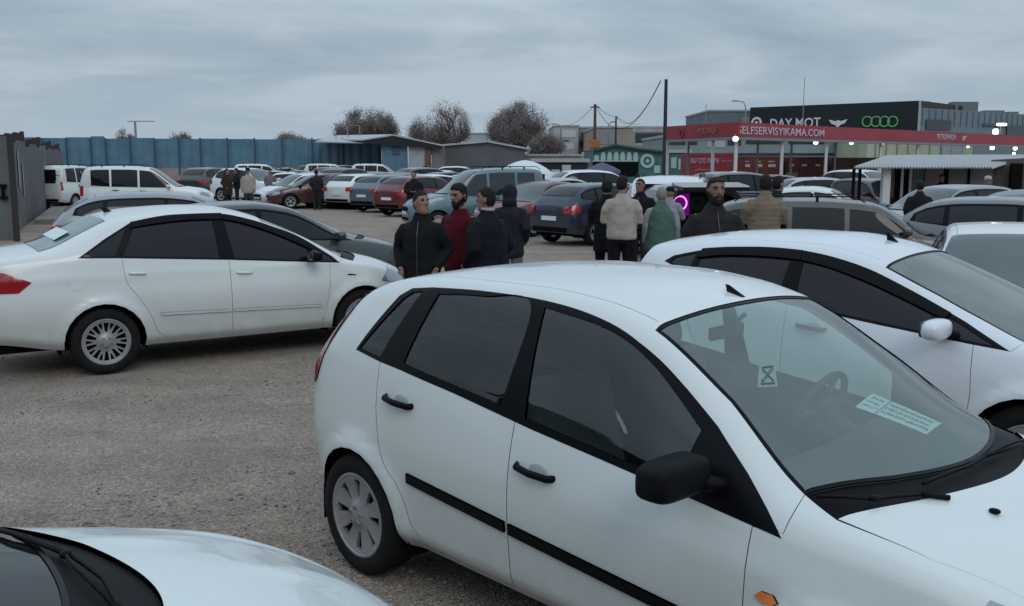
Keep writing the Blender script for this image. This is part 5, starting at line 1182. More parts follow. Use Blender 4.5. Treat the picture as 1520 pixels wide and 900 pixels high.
# far rows along the blue wall and the sheds
far = [(497, 74, 'mpv', 'white', 8, 'white van near the blue wall, left of the longer white van'), (568, 72, 'mpv', 'white_b', 0, 'white van with three side windows before the blue wall'), (352, 78, 'hatch', 'silver', 10, 'silver car far back by the wall, above the man in cream'),
       (462, 84, 'suv', 'black', 90, 'black car far back before the blue wall'), (400, 86, 'hatch', 'white', 0, 'white car far back by the blue wall'), (430, 90, 'sedan', 'silver', 0, 'silver saloon far back by the blue wall'),
       (525, 92, 'suv', 'silver', 0, 'silver off road car in the last row by the blue wall'), (612, 66, 'hatch', 'white_b', 170, 'white car in front of the shelter'), (652, 62, 'sedan', 'white', 175, 'white saloon before the grey warehouse'), (690, 66, 'suv', 'white', 0, 'white off road car before the grey warehouse'),
       (728, 58, 'hatch', 'black', 60, 'black car before the grey warehouse'), (770, 48, 'hatch', 'silver', 30, 'silver car left of the white parasol pole'), (850, 50, 'hatch', 'silver', 30, 'pale silver car below the dark booth'), (1165, 40, 'hatch', 'grey', 0, 'grey car in front of the rust red container'), (1080, 45, 'hatch', 'navy', 0, 'dark blue car in front of the red container'),
       (1375, 34, 'hatch', 'black', 0, 'black car under the shed roof')]
far += [(388, 60, 'hatch', 'black', 20, 'black car behind the man in cream, in the far rows'), (418, 58, 'hatch', 'silver', 40, 'silver car behind the pair of tiny figures'), (452, 62, 'sedan', 'grey', 10, 'grey saloon in the far rows above the maroon hatchback'), (486, 55, 'hatch', 'navy', 55, 'dark blue car above the small maroon hatchback'),
  (506, 58, 'suv', 'black', 60, 'black off road car left of the short white van'), (540, 56, 'hatch', 'maroon', 50, 'maroon car beyond the head of the row'), (566, 52, 'hatch', 'grey', 52, 'grey car beyond the blue grey hatchback'), (600, 50, 'hatch', 'black', 50, 'black car beyond the dark red off road car'),
  (640, 52, 'suv', 'bluegrey', 40, 'blue grey off road car beyond the dark red one'), (480, 50, 'hatch', 'black', 58, 'black hatchback between the maroon hatchback and the far vans'), (500, 64, 'hatch', 'bluegrey', 50, 'blue grey car in the far rows below the white van'), (395, 70, 'mpv', 'white', 15, 'white van in the far rows right of the cream jacket'), (556, 47, 'sedan', 'black', 55, 'black saloon just beyond the white hatchback at the head of the row'), (618, 45, 'hatch', 'navy', 52, 'dark blue hatchback just beyond the dark red hatchback'),
  (676, 50, 'hatch', 'black', 40, 'black car behind the roof of the teal van'), (330, 64, 'sedan', 'grey', 15, 'grey saloon beyond the dark van like car'), (365, 66, 'hatch', 'maroon', 20, 'maroon car beyond the white off road car'),
  (722, 42, 'hatch', 'white', 25, 'white car just above the teal van roof'), (868, 44, 'sedan', 'white', 20, 'white saloon right of the white parasol')]
for px, Y, k, pk, hd, lb in far: put(k, pk, px, Y, hd, lb, 'cars in the farthest rows')
# ------------------------------------------------------------------ walls, sheds, shops
BLUE = mat('blue_sheet_metal', (.075, .165, .235), .55, var=.28, vscale=.6, metal=.0)
GREYSH = mat('grey_sheet_metal', (.135, .135, .14), .6, var=.3, vscale=1.2)
DGREY = mat('dark_grey_sheet_metal', (.085, .092, .10), .55, var=.2, vscale=.7)
LROOF = mat('pale_roof_sheet', (.40, .43, .45), .5, var=.25, vscale=.5)
CONC = mat('pinkish_concrete', (.27, .215, .20), .9, var=.3, vscale=.8)
PLAS = mat('pale_render_wall', (.36, .37, .37), .85, var=.2, vscale=.5)
TANW = mat('tan_render_wall', (.27, .24, .21), .85, var=.2, vscale=.5)
BROWN = mat('brown_wall', (.13, .07, .055), .8, var=.3, vscale=2)
WOOD = mat('weathered_wood', (.075, .055, .045), .9, var=.4, vscale=3)
STEEL = mat('grey_steel_post', (.22, .23, .24), .5, metal=.3)
WPOST = mat('white_steel_post', (.55, .56, .56), .5)
REDS = mat('red_sign_panel', (.28, .014, .022), .45, var=.15, vscale=1)
REDF = mat('faded_red_fascia', (.30, .035, .055), .55, var=.2, vscale=.5)
REDC = mat('red_container_paint', (.22, .022, .03), .55, var=.3, vscale=1.2)
RUST = mat('rust_red_container_paint', (.14, .028, .025), .65, var=.4, vscale=1.2)
BLKF = mat('black_facade', (.014, .017, .020), .5, var=.2, vscale=.2, spec=.3)
BGF = mat('blue_grey_cladding', (.14, .19, .225), .5, var=.2, vscale=.3)
TEALW = mat('teal_wall', (.045, .13, .13), .7, var=.3, vscale=.8)
WLET = mat('white_lettering', (.62, .60, .64), .5)
LAMP = mat('lit_floodlight', (1, 1, 1), .4, emit=(1, .97, .88), es=5)
WNDW = mat('far_window_glass', (.02, .028, .035), .1, spec=.5)
def corr(a, b, z0, z1, name, m, parent=None, pitch=.25, depth=.04, th=.03, top=None):
    """corrugated sheet wall from a to b; top: z at b if the top edge slopes"""
    a = Vector((a[0], a[1], 0)); b = Vector((b[0], b[1], 0)); L_ = (b - a).length; d = (b - a) / L_; n = Vector((d.y, -d.x, 0)); k = max(2, int(L_ / pitch * 4)); v = []; f = []
    prof = [0, 0, 1, 1]
    for i in range(k + 1):
        q = a + d * (L_ * i / k) + n * (prof[i % 4] * depth); zt = z1 + ((top - z1) * i / k if top is not None else 0)
        v += [(q.x, q.y, z0), (q.x, q.y, zt), (q.x - n.x * th, q.y - n.y * th, zt), (q.x - n.x * th, q.y - n.y * th, z0)]
    for i in range(k):
        for j in range(4): f.append((i * 4 + j, i * 4 + (j + 1) % 4, i * 4 + 4 + (j + 1) % 4, i * 4 + 4 + j))
    f += [(0, 1, 2, 3), (k * 4 + 3, k * 4 + 2, k * 4 + 1, k * 4)]
    mb = MB(); mb.add(v, f); return mb.build(name, m, parent)
def flatbox(a, b, z0, z1, th, name, m, parent=None, off=0.):
    """upright slab along a->b, front face at off towards the camera side"""
    a = Vector((a[0], a[1], 0)); b = Vector((b[0], b[1], 0)); d = (b - a).normalized(); n = Vector((d.y, -d.x, 0))
    p = [a + n * off, b + n * off, b + n * (off - th), a + n * (off - th)]; mb = MB(); z0b = z0 if isinstance(z0, tuple) else (z0, z0); z1b = z1 if isinstance(z1, tuple) else (z1, z1)
    zl = [z0b[0], z0b[1], z0b[1], z0b[0]]; zu = [z1b[0], z1b[1], z1b[1], z1b[0]]
    mb.add([(q.x, q.y, zl[i]) for i, q in enumerate(p)] + [(q.x, q.y, zu[i]) for i, q in enumerate(p)], [(0, 3, 2, 1), (4, 5, 6, 7), (0, 1, 5, 4), (1, 2, 6, 5), (2, 3, 7, 6), (3, 0, 4, 7)])
    return mb.build(name, m, parent)
def lerp2(a, b, t): return (a[0] + (b[0] - a[0]) * t, a[1] + (b[1] - a[1]) * t)
def text_on(s, a, b, t, zc, size, m, parent, off=.03, name='lettering', width=None, bold=.0, shear=0., depth=.01):
    """words standing on the wall a->b at fraction t"""
    c = bpy.data.curves.new(name, 'FONT'); c.body = s; c.size = size; c.align_x = 'CENTER'; c.align_y = 'CENTER'; c.extrude = depth; c.offset = bold; c.shear = shear; c.resolution_u = 3
    o = link(name, c, m, parent); A = Vector((*a, 0)); B = Vector((*b, 0)); d = (B - A).normalized(); n = Vector((d.y, -d.x, 0))
    p = A + (B - A) * t + n * off; o.matrix_world = Matrix(((d.x, 0, n.x, p.x), (d.y, 0, n.y, p.y), (0, 1, 0, zc), (0, 0, 0, 1)))
    if width:
        bpy.context.view_layer.update(); w0 = o.dimensions.x; 
        if w0 > 0: o.matrix_world = o.matrix_world @ Matrix.Diagonal((width / w0, 1, 1, 1))
    bpy.context.view_layer.update(); dg = bpy.context.evaluated_depsgraph_get(); me = bpy.data.meshes.new_from_object(o.evaluated_get(dg)); mw_ = o.matrix_world.copy()
    bpy.data.objects.remove(o); o = link(name, me, m); o.matrix_world = mw_
    return o
# ---- blue wall at the back
YB = 100.
bw = empty('boundary_wall', (gx(300, YB), YB, 0)); tag(bw, 'long blue corrugated metal wall behind the farthest cars', 'wall')
pxs = [28, 66, 102, 138, 160, 196, 232, 268, 300, 340, 380, 421, 465, 510, 566]
for i in range(len(pxs) - 1):
    a = (gx(pxs[i], YB), YB); b = (gx(pxs[i + 1], YB) - .06, YB); top = zat(204 + [0, 1, 0, -1.5, 2, 1, 2, 2.5, 2, 2.5, 3, 3, 3, 3][i], YB)
    o = corr(a, b, 1.35, top, 'sheet_panel', BLUE, None, pitch=.9, depth=.09); o.parent = bw; o.matrix_parent_inverse = Matrix.Translation(-bw.location)
for i, px in enumerate(pxs):
    mb = MB(); X = gx(px, YB); mb.box((X - .07, YB - .16, 0), (X + .07, YB - .02, 4.35)); o = mb.build('post', mat('dark_blue_post', (.035, .075, .11), .6), None); o.parent = bw; o.matrix_parent_inverse = Matrix.Translation(-bw.location)
mb = MB(); mb.box((gx(20, YB), YB - .05, -.3), (gx(566, YB), YB + .25, 1.37)); o = mb.build('plinth', CONC, None); o.parent = bw; o.matrix_parent_inverse = Matrix.Translation(-bw.location)
def keep(o, root):
    o.parent = root; o.matrix_parent_inverse = Matrix.Translation(-root.location); return o
# ---- left fence of grey sheets
FA, FB = (-14.0, 27.5), (-26.4, 58.)
fr_ = empty('sheet_metal_fence', (*FA, 0)); tag(fr_, 'grey corrugated sheet fence with dark posts running away along the left side', 'fence')
nf = 12
for i in range(nf):
    a = lerp2(FA, FB, i / nf); b = lerp2(FA, FB, (i + .985) / nf); h_ = 2.52 + [.0, .1, -.05, .08, 0, .12, -.04, .05, 0, .1, 0, .05][i]
    keep(corr(a, b, -.1, h_, 'sheet_panel', GREYSH, None, pitch=.42, depth=.05), fr_)
for i in range(nf + 1):
    p = lerp2(FA, FB, i / nf)
    for dz, q in ((0, 0.), (.25, .45)):
        if i == nf and q: continue
        p2 = lerp2(FA, FB, (i + q) / nf); mb = MB(); mb.box((p2[0] - .20, p2[1] - .05, -.1), (p2[0] - .10, p2[1] + .05, 2.72 + .2 * ((i * 7) % 3) * .5 + dz * .3)); keep(mb.build('post', mat('rusty_dark_post', (.035, .026, .026), .85), None), fr_)
for i, (t, z0, z1, wd) in enumerate(((.055, 1.2, 2.3, .28), (.10, .9, 1.9, .10))):
    a = lerp2(FA, FB, t); b = lerp2(FA, FB, t + wd / 35 * 1.3); keep(flatbox(a, b, z0, z1, .01, 'notice_sheet', mat('grey_white_notice', (.38, .38, .38), .8), None, off=.075), fr_)
# gate leaf at the very left edge
GA, GB = (-14.8, 24.1), (-12.42, 24.5)
gt = empty('metal_gate', (*GB, 0)); tag(gt, 'tall grey metal gate leaf with a dark frame at the left edge', 'gate')
keep(corr(GA, (GB[0] - .08, GB[1]), .02, 2.60, 'sheet_panel', mat('olive_grey_sheet', (.105, .11, .11), .6, var=.3, vscale=1.5), None, pitch=.5, depth=.03), gt)
mb = MB(); mb.box((GB[0] - .06, GB[1] - .06, 0), (GB[0] + .05, GB[1] + .06, 2.66)); keep(mb.build('post', mat('rusty_dark_post', (.035, .026, .026), .85), None), gt)
mb = MB(); mb.box((-13.35, 24.28, .9), (-13.0, 24.30, 2.45)); keep(mb.build('notice_sheet', mat('grey_white_notice', (.38, .38, .38), .8), None), gt)
mb = MB(); mb.box((GB[0] - .30, GB[1] - .12, 1.35), (GB[0] - .14, GB[1] - .04, 1.42)); mb.box((GB[0] - .30, GB[1] - .12, 1.05), (GB[0] - .14, GB[1] - .04, 1.12)); mb.box((GB[0] - .26, GB[1] - .11, 1.12), (GB[0] - .20, GB[1] - .05, 1.35)); keep(mb.build('latch', VOID, None), gt)
# concrete step at the foot of the fence
mb = MB()
a = lerp2(FA, FB, .12); b = lerp2(FA, FB, .8); mb.box((0, 0, 0), (1, 1, 1), Matrix.Identity(4)); mb = MB()
tag(flatbox((a[0] + .2, a[1]), (b[0] + .2, b[1]), -.05, .14, .0 + 1.0, 'kerb', mat('dusty_kerb_concrete', (.24, .215, .18), .9, var=.3, vscale=1), None, off=1.05), kind='structure')
# ---- open shelter with gable roof
YS = 88.
sx = lambda px, Y=YS: gx(px, Y)
shl = empty('open_shelter', (sx(560), YS, 0)); tag(shl, 'open shelter with a pale gabled roof and dark gable end, beside the blue wall', 'shelter')
zr, ze, zl = zat(201.5, YS), zat(217, YS), zat(211, YS)
mb = MB(); xl, xr, xp = sx(537), sx(657), sx(585); back = 26; shift = -9.5
P_ = [(xl, YS, zl + .1), (xp, YS, zr), (xr, YS, ze)]
for (p, q) in ((0, 1), (1, 2)):
    A, B = Vector(P_[p]), Vector(P_[q]); C_ = B + Vector((shift, back, .6)); D = A + Vector((shift, back, .6)); u = Vector((0, 0, .12)); mb.add([A, B, C_, D, A + u, B + u, C_ + u, D + u], [(0, 3, 2, 1), (4, 5, 6, 7), (0, 1, 5, 4), (1, 2, 6, 5), (2, 3, 7, 6), (3, 0, 4, 7)])
keep(mb.build('roof', LROOF, None), shl)
mb = MB(); mb.add([(xl, YS + .05, zl + .05), (xp, YS + .05, zr - .05), (xr, YS + .05, ze - .02), (xr, YS + .05, ze - .25), (xl + 1.0, YS + .05, ze + .15), (xl, YS + .25, zl + .05), (xp, YS + .25, zr - .05), (xr, YS + .25, ze - .02), (xr, YS + .25, ze - .25), (xl + 1.0, YS + .25, ze + .15)], [(0, 1, 2, 3, 4), (9, 8, 7, 6, 5), (0, 5, 6, 1), (1, 6, 7, 2), (3, 8, 9, 4), (2, 7, 8, 3), (4, 9, 5, 0)])
keep(mb.build('gable', BLKF, None), shl)
keep(corr((sx(566), YS + .6), (sx(605), YS + .6), 0, zat(215, YS), 'blue_panel', BLUE, None, pitch=.9, depth=.06), shl)
mb = MB(); mb.box((sx(583), YS + .42, zat(229, YS)), (sx(592), YS + .55, zat(218, YS))); keep(mb.build('window', mat('dark_blue_post', (.035, .075, .11), .6), None), shl)
keep(flatbox((sx(606), YS + .5), (sx(630), YS + .5), 0, zat(214, YS), .2, 'white_panel', mat('off_white_panel', (.33, .35, .36), .8, var=.2, vscale=1), None), shl)
keep(flatbox((sx(630.5), YS + .4), (sx(640), YS + .4), 0, zat(215, YS), .2, 'brown_panel', BROWN, None), shl)
keep(flatbox((sx(640.5), YS + .6), (sx(660), YS + .6), 0, zat(217.5, YS), .2, 'grey_panel', GREYSH, None), shl)
mb = MB()
for px in (465, 485, 505): mb.box((sx(px) - .04, YS + 12, 3.9), (sx(px) + .04, YS + 12.08, 5.6))
mb.box((sx(465), YS + 12, 5.55), (sx(505), YS + 12.06, 5.6)); keep(mb.build('railing', STEEL, None), shl)
mb = MB(); A = (sx(436), YS + 14); mb.add([(sx(440), YS + 9, zat(211.5, YS) + .3), (sx(540), YS + .4, zat(212, YS)), (sx(560), YS + 14, zat(204, YS) + .6), (sx(450), YS + 18, zat(206, YS) + .7), (sx(440), YS + 9, zat(212.5, YS) + .2), (sx(540), YS + .4, zat(213, YS)), (sx(560), YS + 14, zat(205, YS) + .5), (sx(450), YS + 18, zat(207, YS) + .6)], [(0, 1, 2, 3), (7, 6, 5, 4), (0, 4, 5, 1), (1, 5, 6, 2), (2, 6, 7, 3), (3, 7, 4, 0)]); keep(mb.build('lean_to_roof', LROOF, None), shl)
# ---- grey warehouse
wh = empty('warehouse', (sx(715), 92, 0)); tag(wh, 'grey warehouse with a low gabled roof behind the teal van', 'building'); Yw = 92.
mb = MB(); G = [(gx(658, Yw), 0), (gx(778, Yw), 0), (gx(778, Yw), zat(222, Yw)), (gx(722, Yw), zat(211, Yw)), (gx(658, Yw), zat(217.5, Yw))]
mb.prism(G, 0, 30, Matrix(((1, 0, 0, 0), (0, 0, 1, Yw), (0, 1, 0, 0), (0, 0, 0, 1)))); keep(mb.build('wall', DGREY, None), wh)
mb = MB()
for i, j in ((2, 3), (3, 4)):
    (xa, za), (xb, zb2) = G[i], G[j]; e = .5 if i == 2 else 0; f_ = .4 if j == 4 else 0; q = [(xa + e, za - .05), (xb - f_, zb2), (xb - f_, zb2 + .16), (xa + e, za + .12)]; mb.prism(q, -.35, 30.4, Matrix(((1, 0, 0, 0), (0, 0, 1, Yw), (0, 1, 0, 0), (0, 0, 0, 1))))
keep(mb.build('roof', LROOF, None), wh)
mb = MB(); mb.box((gx(657.5, Yw) , Yw - .06, 0), (gx(658.5, Yw) + .06, Yw - .01, zat(218, Yw))); keep(mb.build('downpipe', VOID, None), wh)
# ---- factory blocks in the middle distance
def block(name, label, pxa, pxb, Y, ztop, depth, m, cat='building'):
    r = empty(name, (gx((pxa + pxb) / 2, Y), Y, 0)); tag(r, label, cat); mb = MB(); mb.box((gx(pxa, Y), Y, 0), (gx(pxb, Y), Y + depth, ztop)); keep(mb.build('wall', m, None), r)
    mb = MB(); mb.box((gx(pxa, Y) - .15, Y - .15, ztop), (gx(pxb, Y) + .15, Y + depth + .15, ztop + .22)); keep(mb.build('roof_edge', PLAS, None), r); return r
def wins(r, lst, Y, m=WNDW, name='window'):
    for a, b, c, d in lst: mb = MB(); mb.box((gx(a, Y), Y - .06, zat(d, Y)), (gx(b, Y), Y - .01, zat(c, Y))); keep(mb.build(name, m, None), r)
r = block('factory_building', 'pale factory block with white wall panels right of the big tree', 822, 858, 150, zat(188, 150), 20, PLAS); wins(r, [(834, 854, 193, 204), (836, 852, 213, 222)], 150, mat('white_wall_panel', (.46, .49, .52), .8)); wins(r, [(836, 844, 208, 210)], 150)
r = block('factory_building', 'tan factory block between the wooden pole and the pale block', 858, 884, 152, zat(190, 152), 20, TANW); wins(r, [(860, 872, 210, 218)], 152)
r = block('factory_building', 'grey factory block with a dark window band behind the green shop', 884, 986, 128, zat(190, 128), 25, TANW); wins(r, [(942, 984, 198, 212)], 128); wins(r, [(888, 914, 196, 214)], 128, mat('mauve_grey_panel', (.22, .22, .26), .8)); wins(r, [(942, 984, 213.5, 216)], 128, PLAS, 'sill')
wins(r, [(938, 985, 187.5, 196)], 128, PLAS, 'parapet_panel')
r = block('factory_building', 'low pale building seen between the bare trees', 688, 722, 170, zat(199, 170), 15, PLAS)
r = block('yard_building', 'low pinkish wall building behind the black booths', 778, 878, 105, zat(232, 105), 8, mat('mauve_wall', (.25, .235, .24), .85, var=.2, vscale=.5)); wins(r, [(863, 868, 226, 262)], 105, PLAS, 'post')
# ---- black booths
bo = block('black_booth', 'long black booth with two white posters behind the parasol', 792, 872, 62, zat(241, 62), 3, BLKF, 'booth'); wins(bo, [(818, 831, 252, 262), (834, 847, 245, 257)], 62, mat('white_poster', (.42, .42, .42), .7), 'poster')
# ---- teal shop
YT = 72.
tsx = lambda px: gx(px, YT)
ts = empty('teal_shop', (tsx(930), YT, 0)); tag(ts, 'teal shop with a low gable, a row of white arches and a round emblem', 'shop')
mb = MB(); G = [(tsx(878), 0), (tsx(985), 0), (tsx(985), zat(227, YT)), (tsx(948), zat(223, YT)), (tsx(912), zat(217, YT)), (tsx(880), zat(225, YT))]
mb.prism(G, 0, 9, Matrix(((1, 0, 0, 0), (0, 0, 1, YT), (0, 1, 0, 0), (0, 0, 0, 1)))); keep(mb.build('wall', TEALW, None), ts)
mb = MB()
for i, j in ((2, 3), (3, 4), (4, 5)):
    (xa, za), (xb, zb2) = G[i], G[j]; mb.prism([(xa, za), (xb, zb2), (xb, zb2 + .14), (xa, za + .14)], -.3, 9.2, Matrix(((1, 0, 0, 0), (0, 0, 1, YT), (0, 1, 0, 0), (0, 0, 0, 1))))
keep(mb.build('roof', mat('dark_teal_roof', (.02, .05, .055), .6), None), ts)
mw = mat('pale_teal_mural', (.34, .45, .44), .8); 
for k in range(7):
    px = 885 + k * 9.6; mb = MB(); s_ = .30; x = tsx(px); zb_ = zat(238.5, YT); pts = [(x - s_ * .55, zb_)] + [(x + s_ * .62 * math.cos(R(a)), zb_ + .18 + s_ * 1.5 * math.sin(R(a)) * (1 if k else .5)) for a in range(180, -1, -20)] + [(x + s_ * .55, zb_)]
    mb.prism(pts[::-1], YT - .05, YT - .01, Matrix(((1, 0, 0, 0), (0, 0, 1, 0), (0, 1, 0, 0), (0, 0, 0, 1)))); keep(mb.build('white_arch', mw, None), ts)
wins(ts, [(879, 946, 238.5, 240)], YT, mw, 'white_band'); wins(ts, [(879, 947, 241, 262)], YT, VOID, 'dark_opening')
mb = MB(); mb.lathe([(.30, -.05), (.52, -.05), (.52, 0), (.30, 0), (.30, -.05)], 28, TR((tsx(960), YT - .02, zat(239, YT)))); mb.lathe([(.001, -.04), (.14, -.04), (.14, 0)], 16, TR((tsx(960), YT - .02, zat(239, YT)))); keep(mb.build('round_emblem', mw, None), ts)
wins(ts, [(970, 979, 246, 257)], YT, mw, 'white_mural_patch')
ts2 = block('teal_shop', 'teal wall between the white post and the red container', 992, 1022, 74, zat(227, 74), 6, TEALW, 'shop'); wins(ts2, [(995, 1003, 234, 250), (1006, 1018, 236, 252)], 74, mw, 'white_mural_patch')
# ---- long pale facade band behind the canopy
r = block('long_building', 'long pale green facade with a dark window band behind the car wash canopy', 986, 1300, 88, zat(204, 88), 15, mat('pale_teal_cladding', (.20, .26, .27), .7, var=.2, vscale=.4)); wins(r, [(992, 1016, 207, 215), (1020, 1033, 207, 215), (1078, 1098, 207, 216), (1105, 1160, 206, 214), (1168, 1226, 207, 214)], 88); wins(r, [(1048, 1074, 207, 219)], 88, PLAS, 'white_panel'); wins(r, [(992, 1280, 227.5, 231)], 88, WNDW, 'dark_band')
r = block('wash_hall', 'greenish white wash hall wall, coloured yellowish for the light of the canopy lamps', 1284, 1440, 80, zat(206, 80), 12, mat('lamp_toned_green_white_wall', (.38, .40, .30), .8, var=.2, vscale=.5))  # yellow of the lamp light is put into the wall colour
for i, px in enumerate(range(1296, 1440, 16)): mb = MB(); mb.box((gx(px, 80), 79.93, 0), (gx(px, 80) + .06, 79.99, zat(207, 80))); keep(mb.build('panel_joint', mat('joint_grey', (.2, .21, .18), .8), None), r)
wins(r, [(1394, 1425, 213, 232)], 80, mat('blue_grey_panel', (.25, .30, .33), .8), 'grey_panel')
# ---- the mall: black facade, blue grey wing
MA, MC = (gx(1110, 124), 124.), (gx(1359, 110), 110.); MD = (gx(1560, 131), 131.)
ml = empty('shopping_hall', (*MC, 0)); tag(ml, 'huge black hall with white letters and green rings, above the canopy', 'building')
dn = lambda p, k=18: (p[0] + 3, p[1] + k)
z_top = zat(149.5, 110)
keep(flatbox(MA, MC, 0, z_top, 14, 'black_facade', BLKF, None), ml)
keep(flatbox((MC[0] + .05, MC[1] + .03), MD, 0, zat(160, 110), 14, 'blue_grey_wing', BGF, None), ml)
mb = MB(); d_ = (Vector((*MD, 0)) - Vector((*MC, 0))).normalized(); L_ = (Vector((*MD, 0)) - Vector((*MC, 0))).length
for k in range(24):
    p = lerp2(MC, MD, (k + .5) / 24); mb.box((p[0] - .06, p[1] - .12, zat(186, 110)), (p[0] + .06, p[1] - .02, zat(161, 110)))
keep(mb.build('cladding_rib', mat('blue_grey_rib', (.11, .15, .18), .6), None), ml)
for a, b, u, l_ in ((.04, .20, 178, 193), (.42, .60, 180, 184), (.60, .98, 181, 198)): keep(flatbox(lerp2(MC, MD, a), lerp2(MC, MD, b), zat(l_, 112), zat(u, 112), .05, 'window_band', WNDW, None, off=.16), ml)
for (t, w_, h_) in ((.03, .4, .9), (.10, .5, 1.0), (.15, .3, .5), (.26, 1.1, .9), (.38, 1.5, 1.3), (.60, 1.2, .5), (.75, .6, .5)):
    p = lerp2(MC, MD, t); mb = MB(); mb.box((p[0] - w_, p[1] + 3, zat(160, 110)), (p[0] + w_, p[1] + 4.5, zat(160, 110) + h_)); keep(mb.build('roof_unit', mat('grey_roof_unit', (.13, .15, .16), .7), None), ml)
keep(flatbox((MC[0] - .12, MC[1] - .02), (MC[0] + .12, MC[1] - .0), 0, z_top, .1, 'corner_trim', PLAS, None, off=.05), ml)
def t_of(px):   # fraction along MA->MC seen at pixel column px
    k = (px - 760) / F_PX; c_, s_ = math.cos(PITCH), math.sin(PITCH); lo, hi_ = 0, 1
    for _ in range(40):
        m__ = (lo + hi_) / 2; p = lerp2(MA, MC, m__); q = (p[0] / (p[1] * c_ - (5) * s_) - k)
        if q < 0: lo = m__
        else: hi_ = m__
    return lo
for o_ in [text_on('DAY MOT', MA, MC, t_of(1180), zat(183.5, 120), 1.55, WLET, None, off=.06, width=(gx(1226, 119) - gx(1138, 122)) * 1.02, bold=.02)]: keep(o_, ml)
for px, r_ in ((1287.5, .62), (1300.5, .62), (1313, .62), (1325.5, .62)):
    t = t_of(px); p = lerp2(MA, MC, t); mb = MB(); ang = math.atan2(MC[1] - MA[1], MC[0] - MA[0]); M_0 = TR((p[0], p[1] - .06, zat(180.5, p[1])), (0, 0, ang)); mb.lathe([(r_ * .80, -.08), (r_, -.08), (r_, 0), (r_ * .80, 0), (r_ * .80, -.08)], 28, M_0); keep(mb.build('green_ring', mat('lit_green_sign', (.10, .35, .10), .4, emit=(.10, .35, .10), es=.10), None), ml)
# emblems either side of the letters
p = lerp2(MA, MC, t_of(1123)); mb = MB(); wa = math.atan2(MC[1] - MA[1], MC[0] - MA[0]); M_0 = TR((p[0], p[1] - .08, zat(182.5, p[1])), (0, 0, wa)); mb.lathe([(.45, -.08), (.72, -.08), (.72, 0), (.45, 0), (.45, -.08)], 20, M_0); mb.lathe([(.001, -.07), (.22, -.07), (.22, 0)], 12, M_0); keep(mb.build('round_emblem', WLET, None), ml)
p = lerp2(MA, MC, t_of(1244)); mb = MB(); zc = zat(183, p[1]); mb.prism([(-1.15, .42), (-.3, .22), (0, .36), (.3, .22), (1.15, .42), (.8, -.05), (.35, -.2), (0, -.5), (-.35, -.2), (-.8, -.05)], 0, .06, TR((p[0], p[1] - .08, zc), (R(90), 0, wa))); keep(mb.build('winged_emblem', WLET, None), ml)
r = block('grey_hall', 'grey green hall with a flat roof left of the black hall', 1052, 1112, 128, zat(165.5, 128), 18, mat('grey_green_cladding', (.10, .13, .14), .6, var=.2, vscale=.3)); wins(r, [(1098, 1110, 174, 190)], 127.9, mat('mauve_grey_panel', (.22, .22, .26), .8), 'wall_panel')
# ---- car wash canopy
CA, CC, CB = (gx(987, 51), 51.), (gx(1088, 45), 45.), (gx(1560, 73), 73.)
cn = empty('car_wash_canopy', (*CC, 0)); tag(cn, 'long red car wash canopy on white posts with lit lamps and white lettering', 'canopy')
zt0, zb0 = zat(181.5, 45), zat(203, 45)
keep(flatbox(CA, CC, zb0, (zat(188, 51), zt0), .25, 'sign_panel', REDS, None), cn)
keep(flatbox((CC[0] + .15, CC[1] + .1), CB, zb0, zt0, .25, 'fascia', REDF, None), cn)
keep(flatbox(CA, CC, zb0 - .14, zb0 - .01, .3, 'gutter', STEEL, None, off=.03), cn); keep(flatbox((CC[0] + .15, CC[1] + .1), CB, zb0 - .14, zb0 - .01, .3, 'gutter', STEEL, None, off=.03), cn)
# roof slab behind the fascia
d2 = Vector((CB[0] - CC[0], CB[1] - CC[1], 0)).normalized(); nb = (Vector((*CA, 0)) - Vector((*CC, 0))) * .93
mb = MB(); q = [Vector((*CC, 0)), Vector((*CB, 0)), Vector((*CB, 0)) + nb, Vector((*CC, 0)) + nb]; q = [v + Vector((.3, .4, 0)) for v in q]; mb.add([(v.x, v.y, zb0 + .05) for v in q] + [(v.x, v.y, zb0 + .12) for v in q], [(0, 3, 2, 1), (4, 5, 6, 7), (0, 1, 5, 4), (1, 2, 6, 5), (2, 3, 7, 6), (3, 0, 4, 7)]); keep(mb.build('roof', LROOF, None), cn)
def on_c(px):
    k = (px - 760) / F_PX; lo, hi_ = 0, 1
    for _ in range(40):
        m__ = (lo + hi_) / 2; p = lerp2(CC, CB, m__)
        if p[0] / (p[1] * math.cos(PITCH)) < k: lo = m__
        else: hi_ = m__
    return lo
t0 = on_c(1160); p = lerp2(CC, CB, t0)
keep(flatbox(lerp2(CC, CB, .006), lerp2(CC, CB, on_c(1226)), zb0 + .02, zt0 - .05, .02, 'letter_panel', mat('pink_letter_panel', (.36, .16, .20), .55), None, off=.022), cn)
keep(text_on('SELFSERVISYIKAMA.COM', CC, CB, on_c(1160), (zt0 + zb0) / 2 - .04, .50, mat('mauve_white_lettering', (.50, .44, .50), .6), None, off=.05, width=(Vector(lerp2(CC, CB, on_c(1223))) - Vector(lerp2(CC, CB, on_c(1096)))).length, bold=.004), cn)
keep(text_on('PETROWASH', CC, CB, on_c(1402), (zt0 + zb0) / 2 + .02, .45, mat('dull_white_lettering', (.42, .36, .38), .6), None, off=.03, bold=.01), cn)
keep(text_on('PETROWASH', CA, CC, .62, (zt0 + zb0) / 2 - .02, .40, mat('faded_orange_lettering', (.33, .10, .085), .6), None, off=.03, width=1.75, bold=.015, shear=.2), cn)
